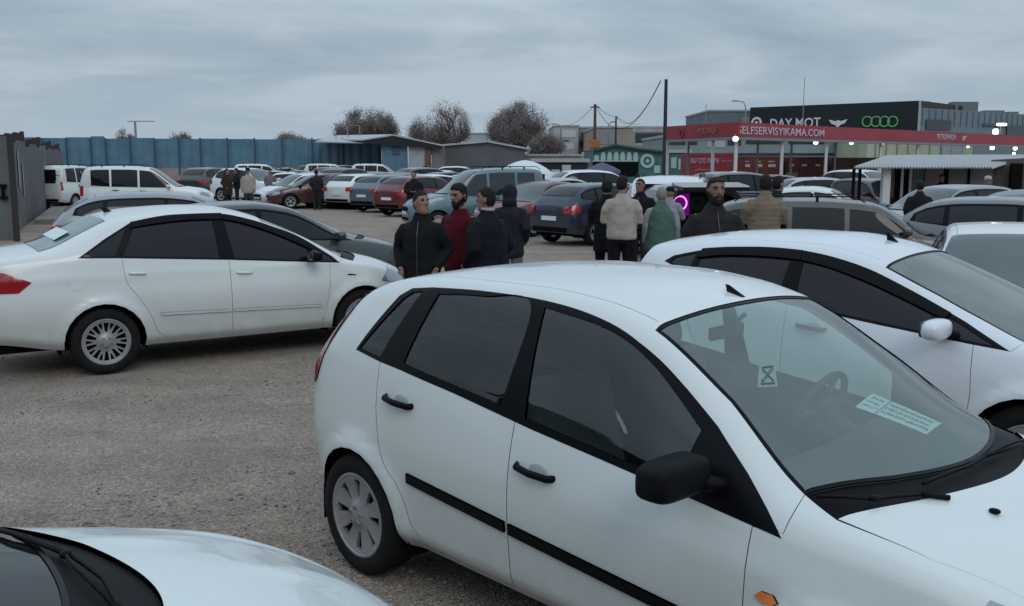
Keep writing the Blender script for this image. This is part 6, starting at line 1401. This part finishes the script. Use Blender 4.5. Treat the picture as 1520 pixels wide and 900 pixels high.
pe = lerp2(CA, CC, .24); mb = MB(); mb.lathe([(.12, -.04), (.22, -.04), (.22, 0), (.12, 0), (.12, -.04)], 20, TR((pe[0], pe[1] - .03, (zt0 + zb0) / 2 - .05), (0, 0, math.atan2(CC[1] - CA[1], CC[0] - CA[0])))); keep(mb.build('round_emblem', mat('mauve_emblem', (.18, .03, .07), .6), None), cn)
pe = lerp2(CC, CB, on_c(1427)); mb = MB(); mb.prism([(-.22, .14), (.22, .14), (.12, -.05), (0, -.2), (-.12, -.05)], 0, .03, Matrix(((1, 0, 0, pe[0]), (0, 0, -1, pe[1] - .04), (0, 1, 0, (zt0 + zb0) / 2), (0, 0, 0, 1)))); keep(mb.build('small_emblem', mat('dull_white_lettering', (.42, .36, .38), .6), None), cn)
for px, Yp in ((990, 51), (1091, 45.3), (1057, 47)):
    mb = MB(); X = gx(px, Yp); mb.box((X - .07, Yp + .1, 0), (X + .07, Yp + .24, zb0 - .1)); keep(mb.build('post', WPOST, None), cn)
for px in (1163, 1229, 1310, 1365):
    p = lerp2(CC, CB, on_c(px)); mb = MB(); mb.box((p[0] - .07, p[1] + .3, 0), (p[0] + .07, p[1] + .44, zb0)); keep(mb.build('post', WPOST, None), cn)
for px in (1020, 1122, 1172, 1237): 
    Yp = 51 if px < 1050 else lerp2(CC, CB, on_c(px))[1] + 5; mb = MB(); X = gx(px, Yp); mb.box((X - .05, Yp - .05, 0), (X + .05, Yp + .05, zb0)); keep(mb.build('post', STEEL, None), cn)
for k, (px, py, Yl, r_) in enumerate(((1092, 206.5, 44.7, .15), (1211, 211.5, 51, .15), (1264, 212, 55, .15), (1310, 213.5, 58, .05), (1437, 218, 66, .10), (1473, 219.5, 66, .19), (1507, 220.5, 68, .17), (1505, 228, 70, .12))):
    q = at(px, py, Yl); lp = tag(empty('floodlight', q), ['lit lamp at the left end of the canopy above the white post', 'lit lamp under the canopy below the end of the lettering', 'lit lamp under the canopy right of the middle posts', 'tiny lit lamp on the pale wash hall wall', 'small lit lamp left of the pair at the far right', 'large lit lamp left of the last canopy lamps', 'lit lamp nearest the right edge', 'small lit lamp just below the rightmost lamp'][k], 'lamp', 'lit lamps of the car wash')
    mb = MB(); r_ *= .72; mb.superell((0, 0, 0), (r_ * 1.1, .06, r_), .9, 16, 8); mb.build('lens', LAMP, lp, smooth=True)
    mb = MB(); mb.box((-r_ * 1.2, .05, -r_ * .9), (r_ * 1.2, .16, r_ * 1.1)); mb.box((-.02, .08, r_), (.02, .12, max(zb0 - q.z, r_ + .05) + .05)); mb.build('housing', STEEL, lp)
for k, (px, py, wd, h_, Yl) in enumerate(((1487, 185, .36, .09, 70), (1478, 195.5, .20, .18, 70))):
    q = at(px, py, Yl); lp = tag(empty('floodlight', q), ['flat bright lamp strip above the canopy at right', 'round bright lamp above the canopy at right'][k], 'lamp'); mb = MB(); mb.superell((0, 0, 0), (wd, .05, h_), .5, 14, 8); mb.build('lens', LAMP, lp, smooth=True); mb = MB(); mb.tube([(0, .1, 0), (0, .12, -(q.z - zt0) - .1)], .04, 6); mb.box((-wd, .05, -h_), (wd, .13, h_)); mb.build('housing', STEEL, lp)
# ---- containers
def container(pa, pb, Y, top, m, label, name='shipping_container', dy=0.):
    a = (gx(pa, Y), Y); b = (gx(pb, Y + dy), Y + dy); r = empty(name, (*a, 0)); tag(r, label, 'container'); keep(corr(a, b, .15, zat(top, Y), 'corrugated_side', m, None, pitch=.28, depth=.035, th=2.4), r)
    keep(flatbox(a, b, zat(top, Y), zat(top, Y) + .12, 2.46, 'top_rail', m, None, off=.05), r); keep(flatbox(a, b, .03, .15, 2.46, 'bottom_rail', m, None, off=.05), r); return r, a, b
r, a, b = container(1019, 1090, 60, 231, REDC, 'bright red container with white lettering, left end of the container row')
zc = zat(239, 60); keep(text_on('SELF OTO YIKAMA', a, b, .36, zc, .42, mat('pale_pink_lettering', (.42, .24, .28), .6), None, off=.06, width=1.75, bold=.012), r); keep(text_on('SERVIS', a, b, .80, zc - .02, .16, mat('pale_pink_lettering', (.42, .24, .28), .6), None, off=.06, width=.6), r); keep(text_on('yikama', a, b, .30, zat(252, 60), .2, mat('pale_pink_lettering', (.42, .24, .28), .6), None, off=.06, width=.85, shear=.3), r)
r, a, b = container(1093, 1162, 61, 235, RUST, 'rust red container with three white labels, between two white posts')
for t, w_ in ((.22, .10), (.47, .12), (.74, .16)):
    for zc, hh in ((zat(246, 61), .09), (zat(240, 61), .03)): keep(flatbox(lerp2(a, b, t - w_ / 2), lerp2(a, b, t + w_ / 2 - (.03 if hh < .05 else 0)), zc - hh, zc + hh, .01, 'white_label', mat('label_cream', (.42, .38, .34), .7), None, off=.055), r)
r, a, b = container(1165, 1228, 61.5, 236, mat('dark_maroon_container_paint', (.085, .02, .022), .65, var=.3, vscale=1.2), 'dark maroon container with a yellow patch, third in the container row')
for t in (.12, .42, .74): keep(flatbox(lerp2(a, b, t - .05), lerp2(a, b, t + .06), zat(247, 61.5), zat(244, 61.5), .01, 'white_label', mat('label_cream', (.42, .38, .34), .7), None, off=.055), r)
keep(flatbox(lerp2(a, b, .0), lerp2(a, b, .28), zat(263, 61.5), zat(256, 61.5), .01, 'yellow_patch', mat('dull_yellow', (.20, .17, .06), .8), None, off=.055), r)
r, a, b = container(1232, 1300, 62, 237, mat('brown_ochre_container_paint', (.13, .085, .06), .75, var=.4, vscale=1), 'brown ochre container half hidden by the shed roof')
# ---- white roofed shed at right
YD = 27.
zt1, ze1 = zat(231, 33), zat(248.3, YD)
sd_r = empty('roofed_shed', (gx(1390, YD), YD, 0)); tag(sd_r, 'low grey shed with an overhanging pale corrugated roof, at right below the canopy', 'shed')
A_ = Vector((gx(1262, YD), YD, ze1)); B_ = Vector((gx(1466, YD), YD, ze1)); D_ = Vector((gx(1312, 33), 33, zt1)); C2 = Vector((gx(1522, 33), 33, zt1 + .02)); 
V = []; Fc = []; n_ = 90
for i in range(n_ + 1):
    t = i / n_; dz = .03 * (1 if i % 2 else -1); p = A_ + (B_ - A_) * t; q = D_ + (C2 - D_) * t; V += [(p.x, p.y, p.z + dz), (q.x, q.y, q.z + dz), (q.x, q.y, q.z + dz - .02), (p.x, p.y, p.z + dz - .02)]
for i in range(n_):
    for j in range(4): Fc.append((i * 4 + j, i * 4 + (j + 1) % 4, i * 4 + 4 + (j + 1) % 4, i * 4 + 4 + j))
mb = MB(); mb.add(V, Fc); keep(mb.build('roof', mat('white_corrugated_roof', (.40, .42, .43), .5, var=.12, vscale=1), None), sd_r)
Yf = 29.2; wl = mat('grey_cream_wall_panel', (.20, .20, .195), .8, var=.2, vscale=1.5)
mb = MB(); mb.box((gx(1313, Yf), Yf, 0), (gx(1468, Yf), Yf + .12, ze1 + .06)); keep(mb.build('front_wall', wl, None), sd_r)
mb = MB(); x0_ = gx(1468, Yf); mb.add([(x0_, Yf, 0), (x0_ + 2.2, Yf - 1.2, 0), (x0_ + 2.2, Yf - 1.2, ze1 + .35), (x0_, Yf, ze1 + .2), (x0_, Yf + .15, 0), (x0_ + 2.2, Yf - 1.05, 0), (x0_ + 2.2, Yf - 1.05, ze1 + .35), (x0_, Yf + .15, ze1 + .2)], [(0, 1, 2, 3), (7, 6, 5, 4), (3, 2, 6, 7), (1, 5, 6, 2), (0, 3, 7, 4), (0, 4, 5, 1)]); keep(mb.build('side_wall', mat('brown_grey_boards', (.10, .085, .08), .85, var=.3, vscale=2), None), sd_r)
for pa, pb, m__ in ((1324, 1333, VOID), (1336, 1345, VOID), (1368, 1394, mat('cream_slat_panel', (.25, .23, .215), .8)), (1395, 1402, VOID), (1431, 1434, VOID)):
    mb = MB(); mb.box((gx(pa, Yf), Yf - .05, .1), (gx(pb, Yf), Yf - .01, ze1 + .05)); keep(mb.build('wall_opening', m__, None), sd_r)
for t in (.25, .62): mb = MB(); mb.box((x0_ + 2.2 * t - .2, Yf - 1.2 * t - .12, .1), (x0_ + 2.2 * t + .12, Yf - 1.2 * t + .02, ze1 + .1)); keep(mb.build('dark_door', VOID, None), sd_r)
for px, Yp, m__, w_ in ((1263, 27.3, VOID, .035), (1272, 27.6, VOID, .035), (1310.5, 27.4, WPOST, .10), (1335, 28.8, WPOST, .03), (1347, 28.8, WPOST, .03)):
    mb = MB(); mb.box((gx(px, Yp) - w_, Yp - w_, 0), (gx(px, Yp) + w_, Yp + w_, ze1)); keep(mb.build('post', m__, None), sd_r)
# ---- poles and wires
def pole(px, Y, py_top, r0, r1, m, label, name='utility_pole'):
    X = gx(px, Y); zt = zat(py_top, Y); r = empty(name, (X, Y, 0)); tag(r, label, 'pole'); mb = MB(); mb.tube([(0, 0, 0), (0, 0, zt)], [r0, r1], 12); mb.build('shaft', m, r, smooth=True, sharp=60); return r, Vector((X, Y, zt))
DW = mat('dark_pole_wood', (.028, .03, .032), .85, var=.3, vscale=2)
r1_, T1 = pole(985, 55, 118, .13, .09, DW, 'tall dark utility pole left of the red canopy')
r2_, T2 = pole(882, 75, 155, .15, .10, mat('brown_pole_wood', (.10, .06, .045), .85, var=.3, vscale=2), 'brown wooden pole with an orange box, left of the teal shop')
mb = MB(); mb.box((-.45, -.3, 3.0), (.35, .0, 3.6), bev=.04); mb.box((-.4, -.28, 2.6), (-.1, -.1, 3.0)); mb.build('orange_box', mat('orange_box_paint', (.38, .13, .04), .6, var=.4, vscale=3), r2_)
mb = MB(); mb.box((-.35, -.05, T2.z - .25), (.35, .05, T2.z - .17)); mb.build('crossarm', DW, r2_)
r3_, T3 = pole(913, 95, 173, .12, .08, DW, 'thin dark pole right of the brown wooden pole')
r4_, T4 = pole(1188, 100, 115, .06, .03, STEEL, 'thin antenna mast above the black hall', 'antenna_mast')
r5_, T5 = pole(1045, 90, 155, .04, .03, STEEL, 'thin mast left of the grey green hall', 'antenna_mast')
def wire(A, B, sag, label, m=VOID, r_=.018):
    pts = []
    for i in range(17):
        t = i / 16; p = A.lerp(B, t); pts.append((p.x, p.y, p.z - sag * 4 * t * (1 - t)))
    mb = MB(); mb.tube(pts, r_, 5); o = mb.build('overhead_wire', m, None); tag(o, label, 'wire', 'overhead wires')
wire(T1 + Vector((-.3, 0, -.05)), T3, 1.4, 'upper wire sagging from the tall dark pole to the thin pole')
wire(T1 + Vector((-.3, 0, -.1)), T2, 2.2, 'wire from the tall dark pole to the brown wooden pole')
wire(T2, T3 + Vector((.2, 0, 0)), .3, 'short wire between the brown pole and the thin pole')
wire(T2, at(836, 186, 120), .5, 'wire running from the brown pole towards the bare tree')
wire(T3, at(950, 184, 127), .3, 'wire from the thin pole to the grey factory block')
def street_lamp(px, Y, py, arm, label):
    X = gx(px, Y); zt = zat(py, Y); r = empty('street_lamp', (X, Y, 0)); tag(r, label, 'street lamp'); mb = MB(); mb.tube([(0, 0, 0), (0, 0, zt - .5), (arm * .25, 0, zt - .1), (arm, 0, zt)], [.09, .06, .05, .04], 8); mb.build('pole', STEEL, r, smooth=True); mb = MB(); mb.superell((arm * 1.15, 0, zt), (.35, .12, .07), .7, 12, 6); mb.build('lamp_head', STEEL, r, smooth=True)
street_lamp(1103, 95, 150, -.9, 'single arm street lamp standing in front of the grey green hall')
street_lamp(832, 118, 184, -.8, 'small street lamp beside the largest bare tree')
street_lamp(902, 110, 181, .5, 'distant street lamp between the two wooden poles')
# crane far behind the wall
cr = empty('tower_crane', (gx(204, 400), 400, 0)); tag(cr, 'tiny tower crane far beyond the blue wall', 'crane'); mb = MB(); zc = zat(181, 400); mb.box((-.35, -.35, 0), (.35, .35, zc)); mb.build('mast', STEEL, cr); mb = MB(); mb.box((-3, -.2, zc), (8, .2, zc + .35)); mb.build('jib', STEEL, cr)
for px, w_ in ((68, .8), (236, 1.6)): 
    pass
# ---- parasols
def parasol(px, Y, py_top, py_rim, half, m, label, ribs=8, dome=.6):
    X = gx(px, Y); zt, zr_ = zat(py_top, Y), zat(py_rim, Y); r = empty('parasol', (X, Y, 0)); tag(r, label, 'parasol'); mb = MB(); n = ribs * 6; V = []; Fc = []; rings = 9
    for i in range(rings):
        q = i / (rings - 1); rr = half * q
        for j in range(n):
            a = 2 * math.pi * j / n; sc = 1 - .05 * q * abs(math.sin(a * ribs / 2)); h_ = (1 - q ** 2) * dome + (1 - q) * (1 - dome); V.append((rr * math.cos(a) * sc, rr * math.sin(a) * sc, zr_ + (zt - zr_) * h_ - .05 * q * abs(math.sin(a * ribs / 2))))
    for j in range(n): V.append((half * .99 * math.cos(2 * math.pi * j / n), half * .99 * math.sin(2 * math.pi * j / n), zr_ - .16 - .04 * (j % 2)))
    for i in range(rings): 
        for j in range(n): Fc.append((i * n + j, i * n + (j + 1) % n, (i + 1) * n + (j + 1) % n, (i + 1) * n + j))
    mb.add(V, Fc); mb.build('canopy', m, r, smooth=True); mb = MB(); mb.tube([(0, 0, 0), (0, 0, zt - .03)], .03, 8); mb.build('pole', STEEL, r)
parasol(779, 42, 238, 258, 1.22, mat('white_canvas', (.62, .68, .68), .8, bump=.2, bscale=8), 'big white parasol open above the car roofs behind the teal van', dome=.85)
parasol(893, 52, 241, 253, .98, mat('purple_grey_canvas', (.09, .085, .14), .85), 'dark purple grey parasol in front of the teal shop', dome=.25)
# ------------------------------------------------------------------ bare winter trees
BARK = mat('grey_brown_bark', (.11, .085, .078), .95, var=.3, vscale=2)
TWIG = mat('dry_brown_foliage', (.205, .168, .158), .9, var=.5, vscale=.6)
def tree(px, Y, py_top, wpx, label, seed, base_px=None, dens=1.0, trunk_h=.22, group='bare winter trees beyond the sheds'):
    r_ = random.Random(seed); X = gx(px, Y); H = zat(py_top, Y); Rw = wpx / 2 * Y / F_PX; root = empty('bare_tree', (X, Y, 0)); tag(root, label, 'tree', group)
    tb = MB(); cv = []; cf = []; ends = []
    def grow(p, d, L_, rad, lv):
        k = 4; pts = [p]; dd = d.copy()
        for i in range(k):
            dd = (dd + Vector((r_.uniform(-1, 1), r_.uniform(-1, 1), r_.uniform(-.4, .9))) * .16).normalized(); pts.append(pts[-1] + dd * L_ / k)
        if lv <= 3: tb.tube(pts, [rad * (1 - .45 * i / k) for i in range(k + 1)], 6 if lv < 2 else 4, cap=False)
        else:
            for a, b in zip(pts[:-1], pts[1:]):
                s_ = (b - a).cross(Vector((r_.uniform(-1, 1), r_.uniform(-1, 1), r_.uniform(-1, 1)))).normalized() * max(rad, .012); n = len(cv); cv.extend([tuple(a - s_), tuple(a + s_), tuple(b + s_ * .6), tuple(b - s_ * .6)]); cf.append((n, n + 1, n + 2, n + 3))
        if lv >= 3: ends.extend(pts[1:])
        if lv >= 5: return
        n_ = [5, 5, 4, 4, 3][lv]
        for i in range(n_):
            t = r_.uniform(.35, 1.) if lv else r_.uniform(.75, 1.); q = pts[min(k, int(t * k + .5))]; az = 2 * math.pi * (i + r_.random() * .7) / n_; sp_ = r_.uniform(.45, .95) if lv else r_.uniform(.5, 1.0)
            u = dd.cross(Vector((0, 0, 1)));  u = Vector((1, 0, 0)) if u.length < .1 else u.normalized(); w_ = dd.cross(u)
            nd = (dd * math.cos(sp_) + (u * math.cos(az) + w_ * math.sin(az)) * math.sin(sp_) + Vector((0, 0, .12))).normalized(); grow(q, nd, L_ * r_.uniform(.58, .82), rad * .52, lv + 1)
    grow(Vector((0, 0, 0)), Vector((0, 0, 1)), H * trunk_h, H * .028, 0)
    # fit the crown to its size in the view
    A = np.array([tuple(e) for e in ends]); zmin = H * trunk_h; zmax = A[:, 2].max(); mx_ = np.percentile(np.abs(A[:, 0]), 86); my_ = max(np.percentile(np.abs(A[:, 1]), 86), .1)
    def fit(p):
        x, y, z = p
        if z > zmin * .8: k_ = min(1, (z - zmin * .8) / (zmin * .6)); x *= 1 + (Rw / mx_ - 1) * k_; y *= 1 + (Rw / my_ - 1) * k_; z = z if z < zmin else zmin + (z - zmin) * (H - zmin) / (zmax - zmin)
        zc = (zmin + H) / 2; hz_ = (H - zmin) / 2 * 1.02
        if z > zmin:
            q = math.sqrt((x / Rw) ** 2 + (y / Rw) ** 2 + ((z - zc) / hz_) ** 2); lim = 1 + .10 * mn.noise(Vector((x, y, z)) * .9 * 125 / Y)
            if q > lim * .8: k2 = (lim * .8 + (lim * .2) * (1 - math.exp(-(q - lim * .8) / .35))) / q; x *= k2; y *= k2; z = zc + (z - zc) * k2
        return (x, y, z)
    tb.v = [fit(p) for p in tb.v]; cv = [fit(p) for p in cv]; ends = [fit(e) for e in ends]
    for e in ends:
        for _ in range(8):
            if r_.random() > dens: continue
            s_ = r_.uniform(.035, .085) * Y / 125; c = Vector(e) + Vector((r_.gauss(0, .3), r_.gauss(0, .3), r_.gauss(0, .3))); u = Vector((r_.uniform(-1, 1), r_.uniform(-1, 1), r_.uniform(-1, 1))).normalized(); w_ = u.cross(Vector((r_.uniform(-1, 1), r_.uniform(-1, 1), r_.uniform(-1, 1)))).normalized()
            n = len(cv); cv += [tuple(c - u * s_), tuple(c + w_ * s_ * .6), tuple(c + u * s_), tuple(c - w_ * s_ * .6)]; cf.append((n, n + 1, n + 2, n + 3))
    tb.build('trunk', BARK, root, smooth=True); cm = MB(); cm.add(cv, cf); cm.build('crown', TWIG, root)
tree(547, 128, 154, 92, 'round dense bare tree above the left end of the shelter roof', 3, dens=.9)
tree(652, 125, 143, 92, 'open airy bare tree between the shelter and the grey warehouse', 8, dens=.42)
tree(777, 122, 146, 100, 'widest bare tree, above the right end of the grey warehouse', 21, dens=.75)
tree(437, 150, 193, 50, 'low round bare tree behind the blue wall left of the shelter', 5, dens=.6)
tree(812, 116, 190, 50, 'smaller drooping tree at the right foot of the widest tree', 13, dens=.6)
tree(184, 230, 189, 34, 'tiny bare tree above the blue wall left of the crane', 14, dens=.3)
tree(268, 230, 189, 36, 'tiny bare tree above the blue wall right of the crane', 15, dens=.3)
tree(375, 260, 199, 34, 'faint low tree above the middle of the blue wall', 16, dens=.3)
# ------------------------------------------------------------------ car with the raised tailgate and the glowing speaker
op = empty('music_car', (gx(1043, 18.2), 18.2, 0)); op.rotation_euler.z = R(4); tag(op, 'black car with raised tailgate, speakers and a glowing purple ring in its boot', 'car')
BK = PAINTS['black']
prof = [(-.80, .30), (-.84, .60), (-.83, .95), (-.76, 1.20), (-.63, 1.42), (-.45, 1.50), (0, 1.53)]
prof = prof + [(-x, z_) for x, z_ in prof[:-1][::-1]]; inn = [(x * .86, .62 + (z_ - .62) * .88 if z_ > .62 else .62) for x, z_ in prof]
mb = MB(); V = []; k = len(prof)
for (pl, y) in ((prof, 4.0), (prof, 0.04), ([(x * .985, z_) for x, z_ in prof], 0.), (inn, 0.), (inn, .85)): V += [(x, y, z_) for x, z_ in pl]
Fs = []
for s_ in range(4):
    for i in range(k): Fs.append((s_ * k + i, s_ * k + (i + 1) % k, (s_ + 1) * k + (i + 1) % k, (s_ + 1) * k + i))
Fs.append(tuple(range(4 * k, 5 * k))); Fs.append(tuple(range(k - 1, -1, -1)))
mb.add(V, Fs); mb.build('body', BK, op, smooth=True, sharp=35)
mb = MB(); mb.box((-.80, -.10, .36), (.80, .03, .66), bev=.05); mb.build('rear_bumper', BK, op, smooth=True, sharp=50); mb = MB(); mb.box((-.25, -.115, .46), (.25, -.102, .57)); mb.build('number_plate', PLATE, op)
mb = MB(); mb.prism([(-.62, 0), (.62, 0), (.66, -.55), (.60, -.80), (-.60, -.80), (-.66, -.55)], 0, .07, TR((0, .02, 1.53), (R(5), 0, 0))); tg = mb.build('tailgate', BK, op)
mb = MB(); mb.prism([(-.52, -.08), (.52, -.08), (.56, -.48), (-.56, -.48)], -.008, -.002, TR((0, .02, 1.53), (R(5), 0, 0))); mb.build('tailgate_glass', DGL, tg)
for s_ in (-1, 1):
    mb = MB(); mb.tube([(s_ * .60, .05, 1.25), (s_ * .58, -.42, 1.52)], .012, 8); mb.build('gas_strut', STEEL, op); mb = MB(); mb.superell((s_ * .76, .0, .98), (.045, .05, .16), .7, 14, 8); mb.build('tail_light', REDL, op, smooth=True)
mb = MB(); mb.box((-.60, .45, .64), (.60, .8, 1.36), bev=.02); sp_b = mb.build('speaker_box', mat('speaker_carpet', (.012, .010, .014), .95), op)
for i, (x, r_, lit) in enumerate(((-.36, .135, True), (.0, .14, False), (.36, .14, False))):
    zc = 1.20; o_ = empty('speaker', (x, .44, zc)); o_.parent = op
    mb = MB(); mb.lathe([(r_ * .86, .0), (r_ * .86, -.02), (r_, -.03), (r_ * 1.08, -.015), (r_ * 1.08, .0)], 32); mb.build('ring', mat('lit_purple_ring', (.8, .3, .9), .4, emit=(.80, .25, .95), es=1.5) if lit else mat('dark_speaker_ring', (.05, .05, .055), .4), o_, smooth=True)
    mb = MB(); mb.lathe([(.001, -.005), (r_ * .3, .0), (r_ * .35, .012), (r_ * .84, -.012)], 32); mb.build('cone', mat('lit_purple_cone', (.10, .01, .14), .6, emit=(.22, .0, .30), es=.55) if lit else mat('dark_speaker_cone', (.02, .02, .022), .5), o_, smooth=True)
mb = MB(); mb.box((-.60, .415, .98), (-.17, .435, 1.36)); 
mb = MB(); mb.prism([(-.60, .96), (-.17, .96), (-.17, 1.38), (-.60, 1.38)], .432, .444, Matrix(((1, 0, 0, 0), (0, 0, 1, 0), (0, 1, 0, 0), (0, 0, 0, 1)))); mb.build('lit_panel', mat('purple_lit_panel', (.12, .01, .15), .6, emit=(.16, .0, .20), es=.45), op)
add_wheels(op, (0,), .72, .31, .19, .20, 'five', False)
for c in children(op):
    if c.name.startswith('wheel'): x, y, z_ = c.location; c.location = (y, .75, z_); c.rotation_euler.z += math.pi / 2
# ------------------------------------------------------------------ shed added behind the camera to darken side window reflections and doors
bh = empty('added_shed', (-12, -9, 0)); tag(bh, 'long dark shed outside the frame, seen only mirrored in the car windows', 'shed'); a, b = (6.5, -8.5), (-27, 3.5)
keep(corr(b, a, 0, 5.2, 'wall', mat('dark_green_grey_sheet', (.04, .045, .043), .7, var=.3, vscale=.6), None, pitch=.6, depth=.05), bh)
mb = MB(); p, q = Vector((*a, 5.2)), Vector((*b, 5.2)); n = Vector((p.y - q.y, q.x - p.x, 0)).normalized(); n = n if n.y < 0 else -n
mb.add([p - n * .5, q - n * .5, q + n * 6 + Vector((0, 0, 1.2)), p + n * 6 + Vector((0, 0, 1.2)), p - n * .5 + Vector((0, 0, .12)), q - n * .5 + Vector((0, 0, .12)), q + n * 6 + Vector((0, 0, 1.32)), p + n * 6 + Vector((0, 0, 1.32))], [(0, 1, 2, 3), (7, 6, 5, 4), (0, 4, 5, 1), (1, 5, 6, 2), (2, 6, 7, 3), (3, 7, 4, 0)]); keep(mb.build('roof', DGREY, None), bh)
# ------------------------------------------------------------------ sky & light
w = bpy.data.worlds.new('World'); scn.world = w; w.use_nodes = True; nt = w.node_tree; N = nt.nodes; L = nt.links
bg = N['Background']; out = N['World Output']
tc = N.new('ShaderNodeTexCoord'); sp_ = N.new('ShaderNodeSeparateXYZ'); L.new(tc.outputs['Generated'], sp_.inputs[0])
def M_(op, a, b=None, c=None, clamp=False):
    q = N.new('ShaderNodeMath'); q.operation = op; q.use_clamp = clamp
    for i, v in enumerate((a, b, c)):
        if v is None: continue
        if isinstance(v, (int, float)): q.inputs[i].default_value = v
        else: L.new(v, q.inputs[i])
    return q.outputs[0]
z = M_('MAXIMUM', sp_.outputs['Z'], 0.)
zz = M_('ADD', z, .10)
cmb = N.new('ShaderNodeCombineXYZ'); L.new(M_('DIVIDE', sp_.outputs['X'], zz), cmb.inputs[0]); L.new(M_('DIVIDE', sp_.outputs['Y'], zz), cmb.inputs[1])
def noise(scale, det, rough, vec, dist=0., off=(0, 0, 0), sc=(1, 1, 1)):
    mp = N.new('ShaderNodeMapping'); mp.inputs['Location'].default_value = off; mp.inputs['Scale'].default_value = sc; L.new(vec, mp.inputs[0])
    n = N.new('ShaderNodeTexNoise'); n.inputs['Scale'].default_value = scale; n.inputs['Detail'].default_value = det; n.inputs['Roughness'].default_value = rough; n.inputs['Distortion'].default_value = dist
    L.new(mp.outputs[0], n.inputs['Vector']); return n.outputs['Fac']
n1 = noise(.55, 7, .5, cmb.outputs[0], .9, (3.1, 1.2, 0), (.9, .75, 1)); n2 = noise(1.9, 6, .55, cmb.outputs[0], .8, (8, 2, 0), (.9, .8, 1))
cl = M_('ADD', M_('MULTIPLY', n1, .72), M_('MULTIPLY', n2, .28))
rp = N.new('ShaderNodeValToRGB'); L.new(cl, rp.inputs[0]); e = rp.color_ramp.elements
e[0].position = .38; e[0].color = (.265, .335, .415, 1); e[1].position = .60; e[1].color = (.400, .475, .540, 1)
m_ = rp.color_ramp.elements.new(.50); m_.color = (.325, .400, .470, 1)
hz = N.new('ShaderNodeMix'); hz.data_type = 'RGBA'; hz.inputs['B'].default_value = (.345, .43, .515, 1)
L.new(rp.outputs[0], hz.inputs['A']); L.new(M_('POWER', M_('SUBTRACT', 1., M_('MULTIPLY', z, 9., clamp=True), clamp=True), 1.5), hz.inputs['Factor'])
# overcast sky is about three times brighter overhead than at the horizon
br = M_('ADD', M_('MULTIPLY', M_('POWER', M_('MULTIPLY', M_('SUBTRACT', z, .12), 1.2, clamp=True), .8), 1.12), 1.)
mx = N.new('ShaderNodeMix'); mx.data_type = 'RGBA'; mx.blend_type = 'MULTIPLY'; mx.inputs['Factor'].default_value = 1; L.new(hz.outputs['Result'], mx.inputs['A']); L.new(br, mx.inputs['B'])
L.new(mx.outputs['Result'], bg.inputs['Color']); bg.inputs['Strength'].default_value = 1.0
sky = N.new('ShaderNodeTexSky'); sky.sky_type = 'NISHITA'; sky.sun_disc = False; sky.sun_elevation = R(38); sky.sun_rotation = R(200)
b2 = N.new('ShaderNodeBackground'); b2.inputs['Strength'].default_value = .004; L.new(sky.outputs[0], b2.inputs['Color'])
ad = N.new('ShaderNodeAddShader'); L.new(bg.outputs[0], ad.inputs[0]); L.new(b2.outputs[0], ad.inputs[1]); L.new(ad.outputs[0], out.inputs['Surface'])
sd_ = bpy.data.lights.new('sun', 'SUN'); sd_.energy = .5; sd_.angle = R(25); sd_.color = (1, .97, .93)
so_ = bpy.data.objects.new('sun', sd_); COL.objects.link(so_); so_.rotation_euler = (R(52), 0, R(200 - 180))
scn.cycles.max_bounces = 8; scn.cycles.transparent_max_bounces = 12; scn.cycles.use_denoising = True
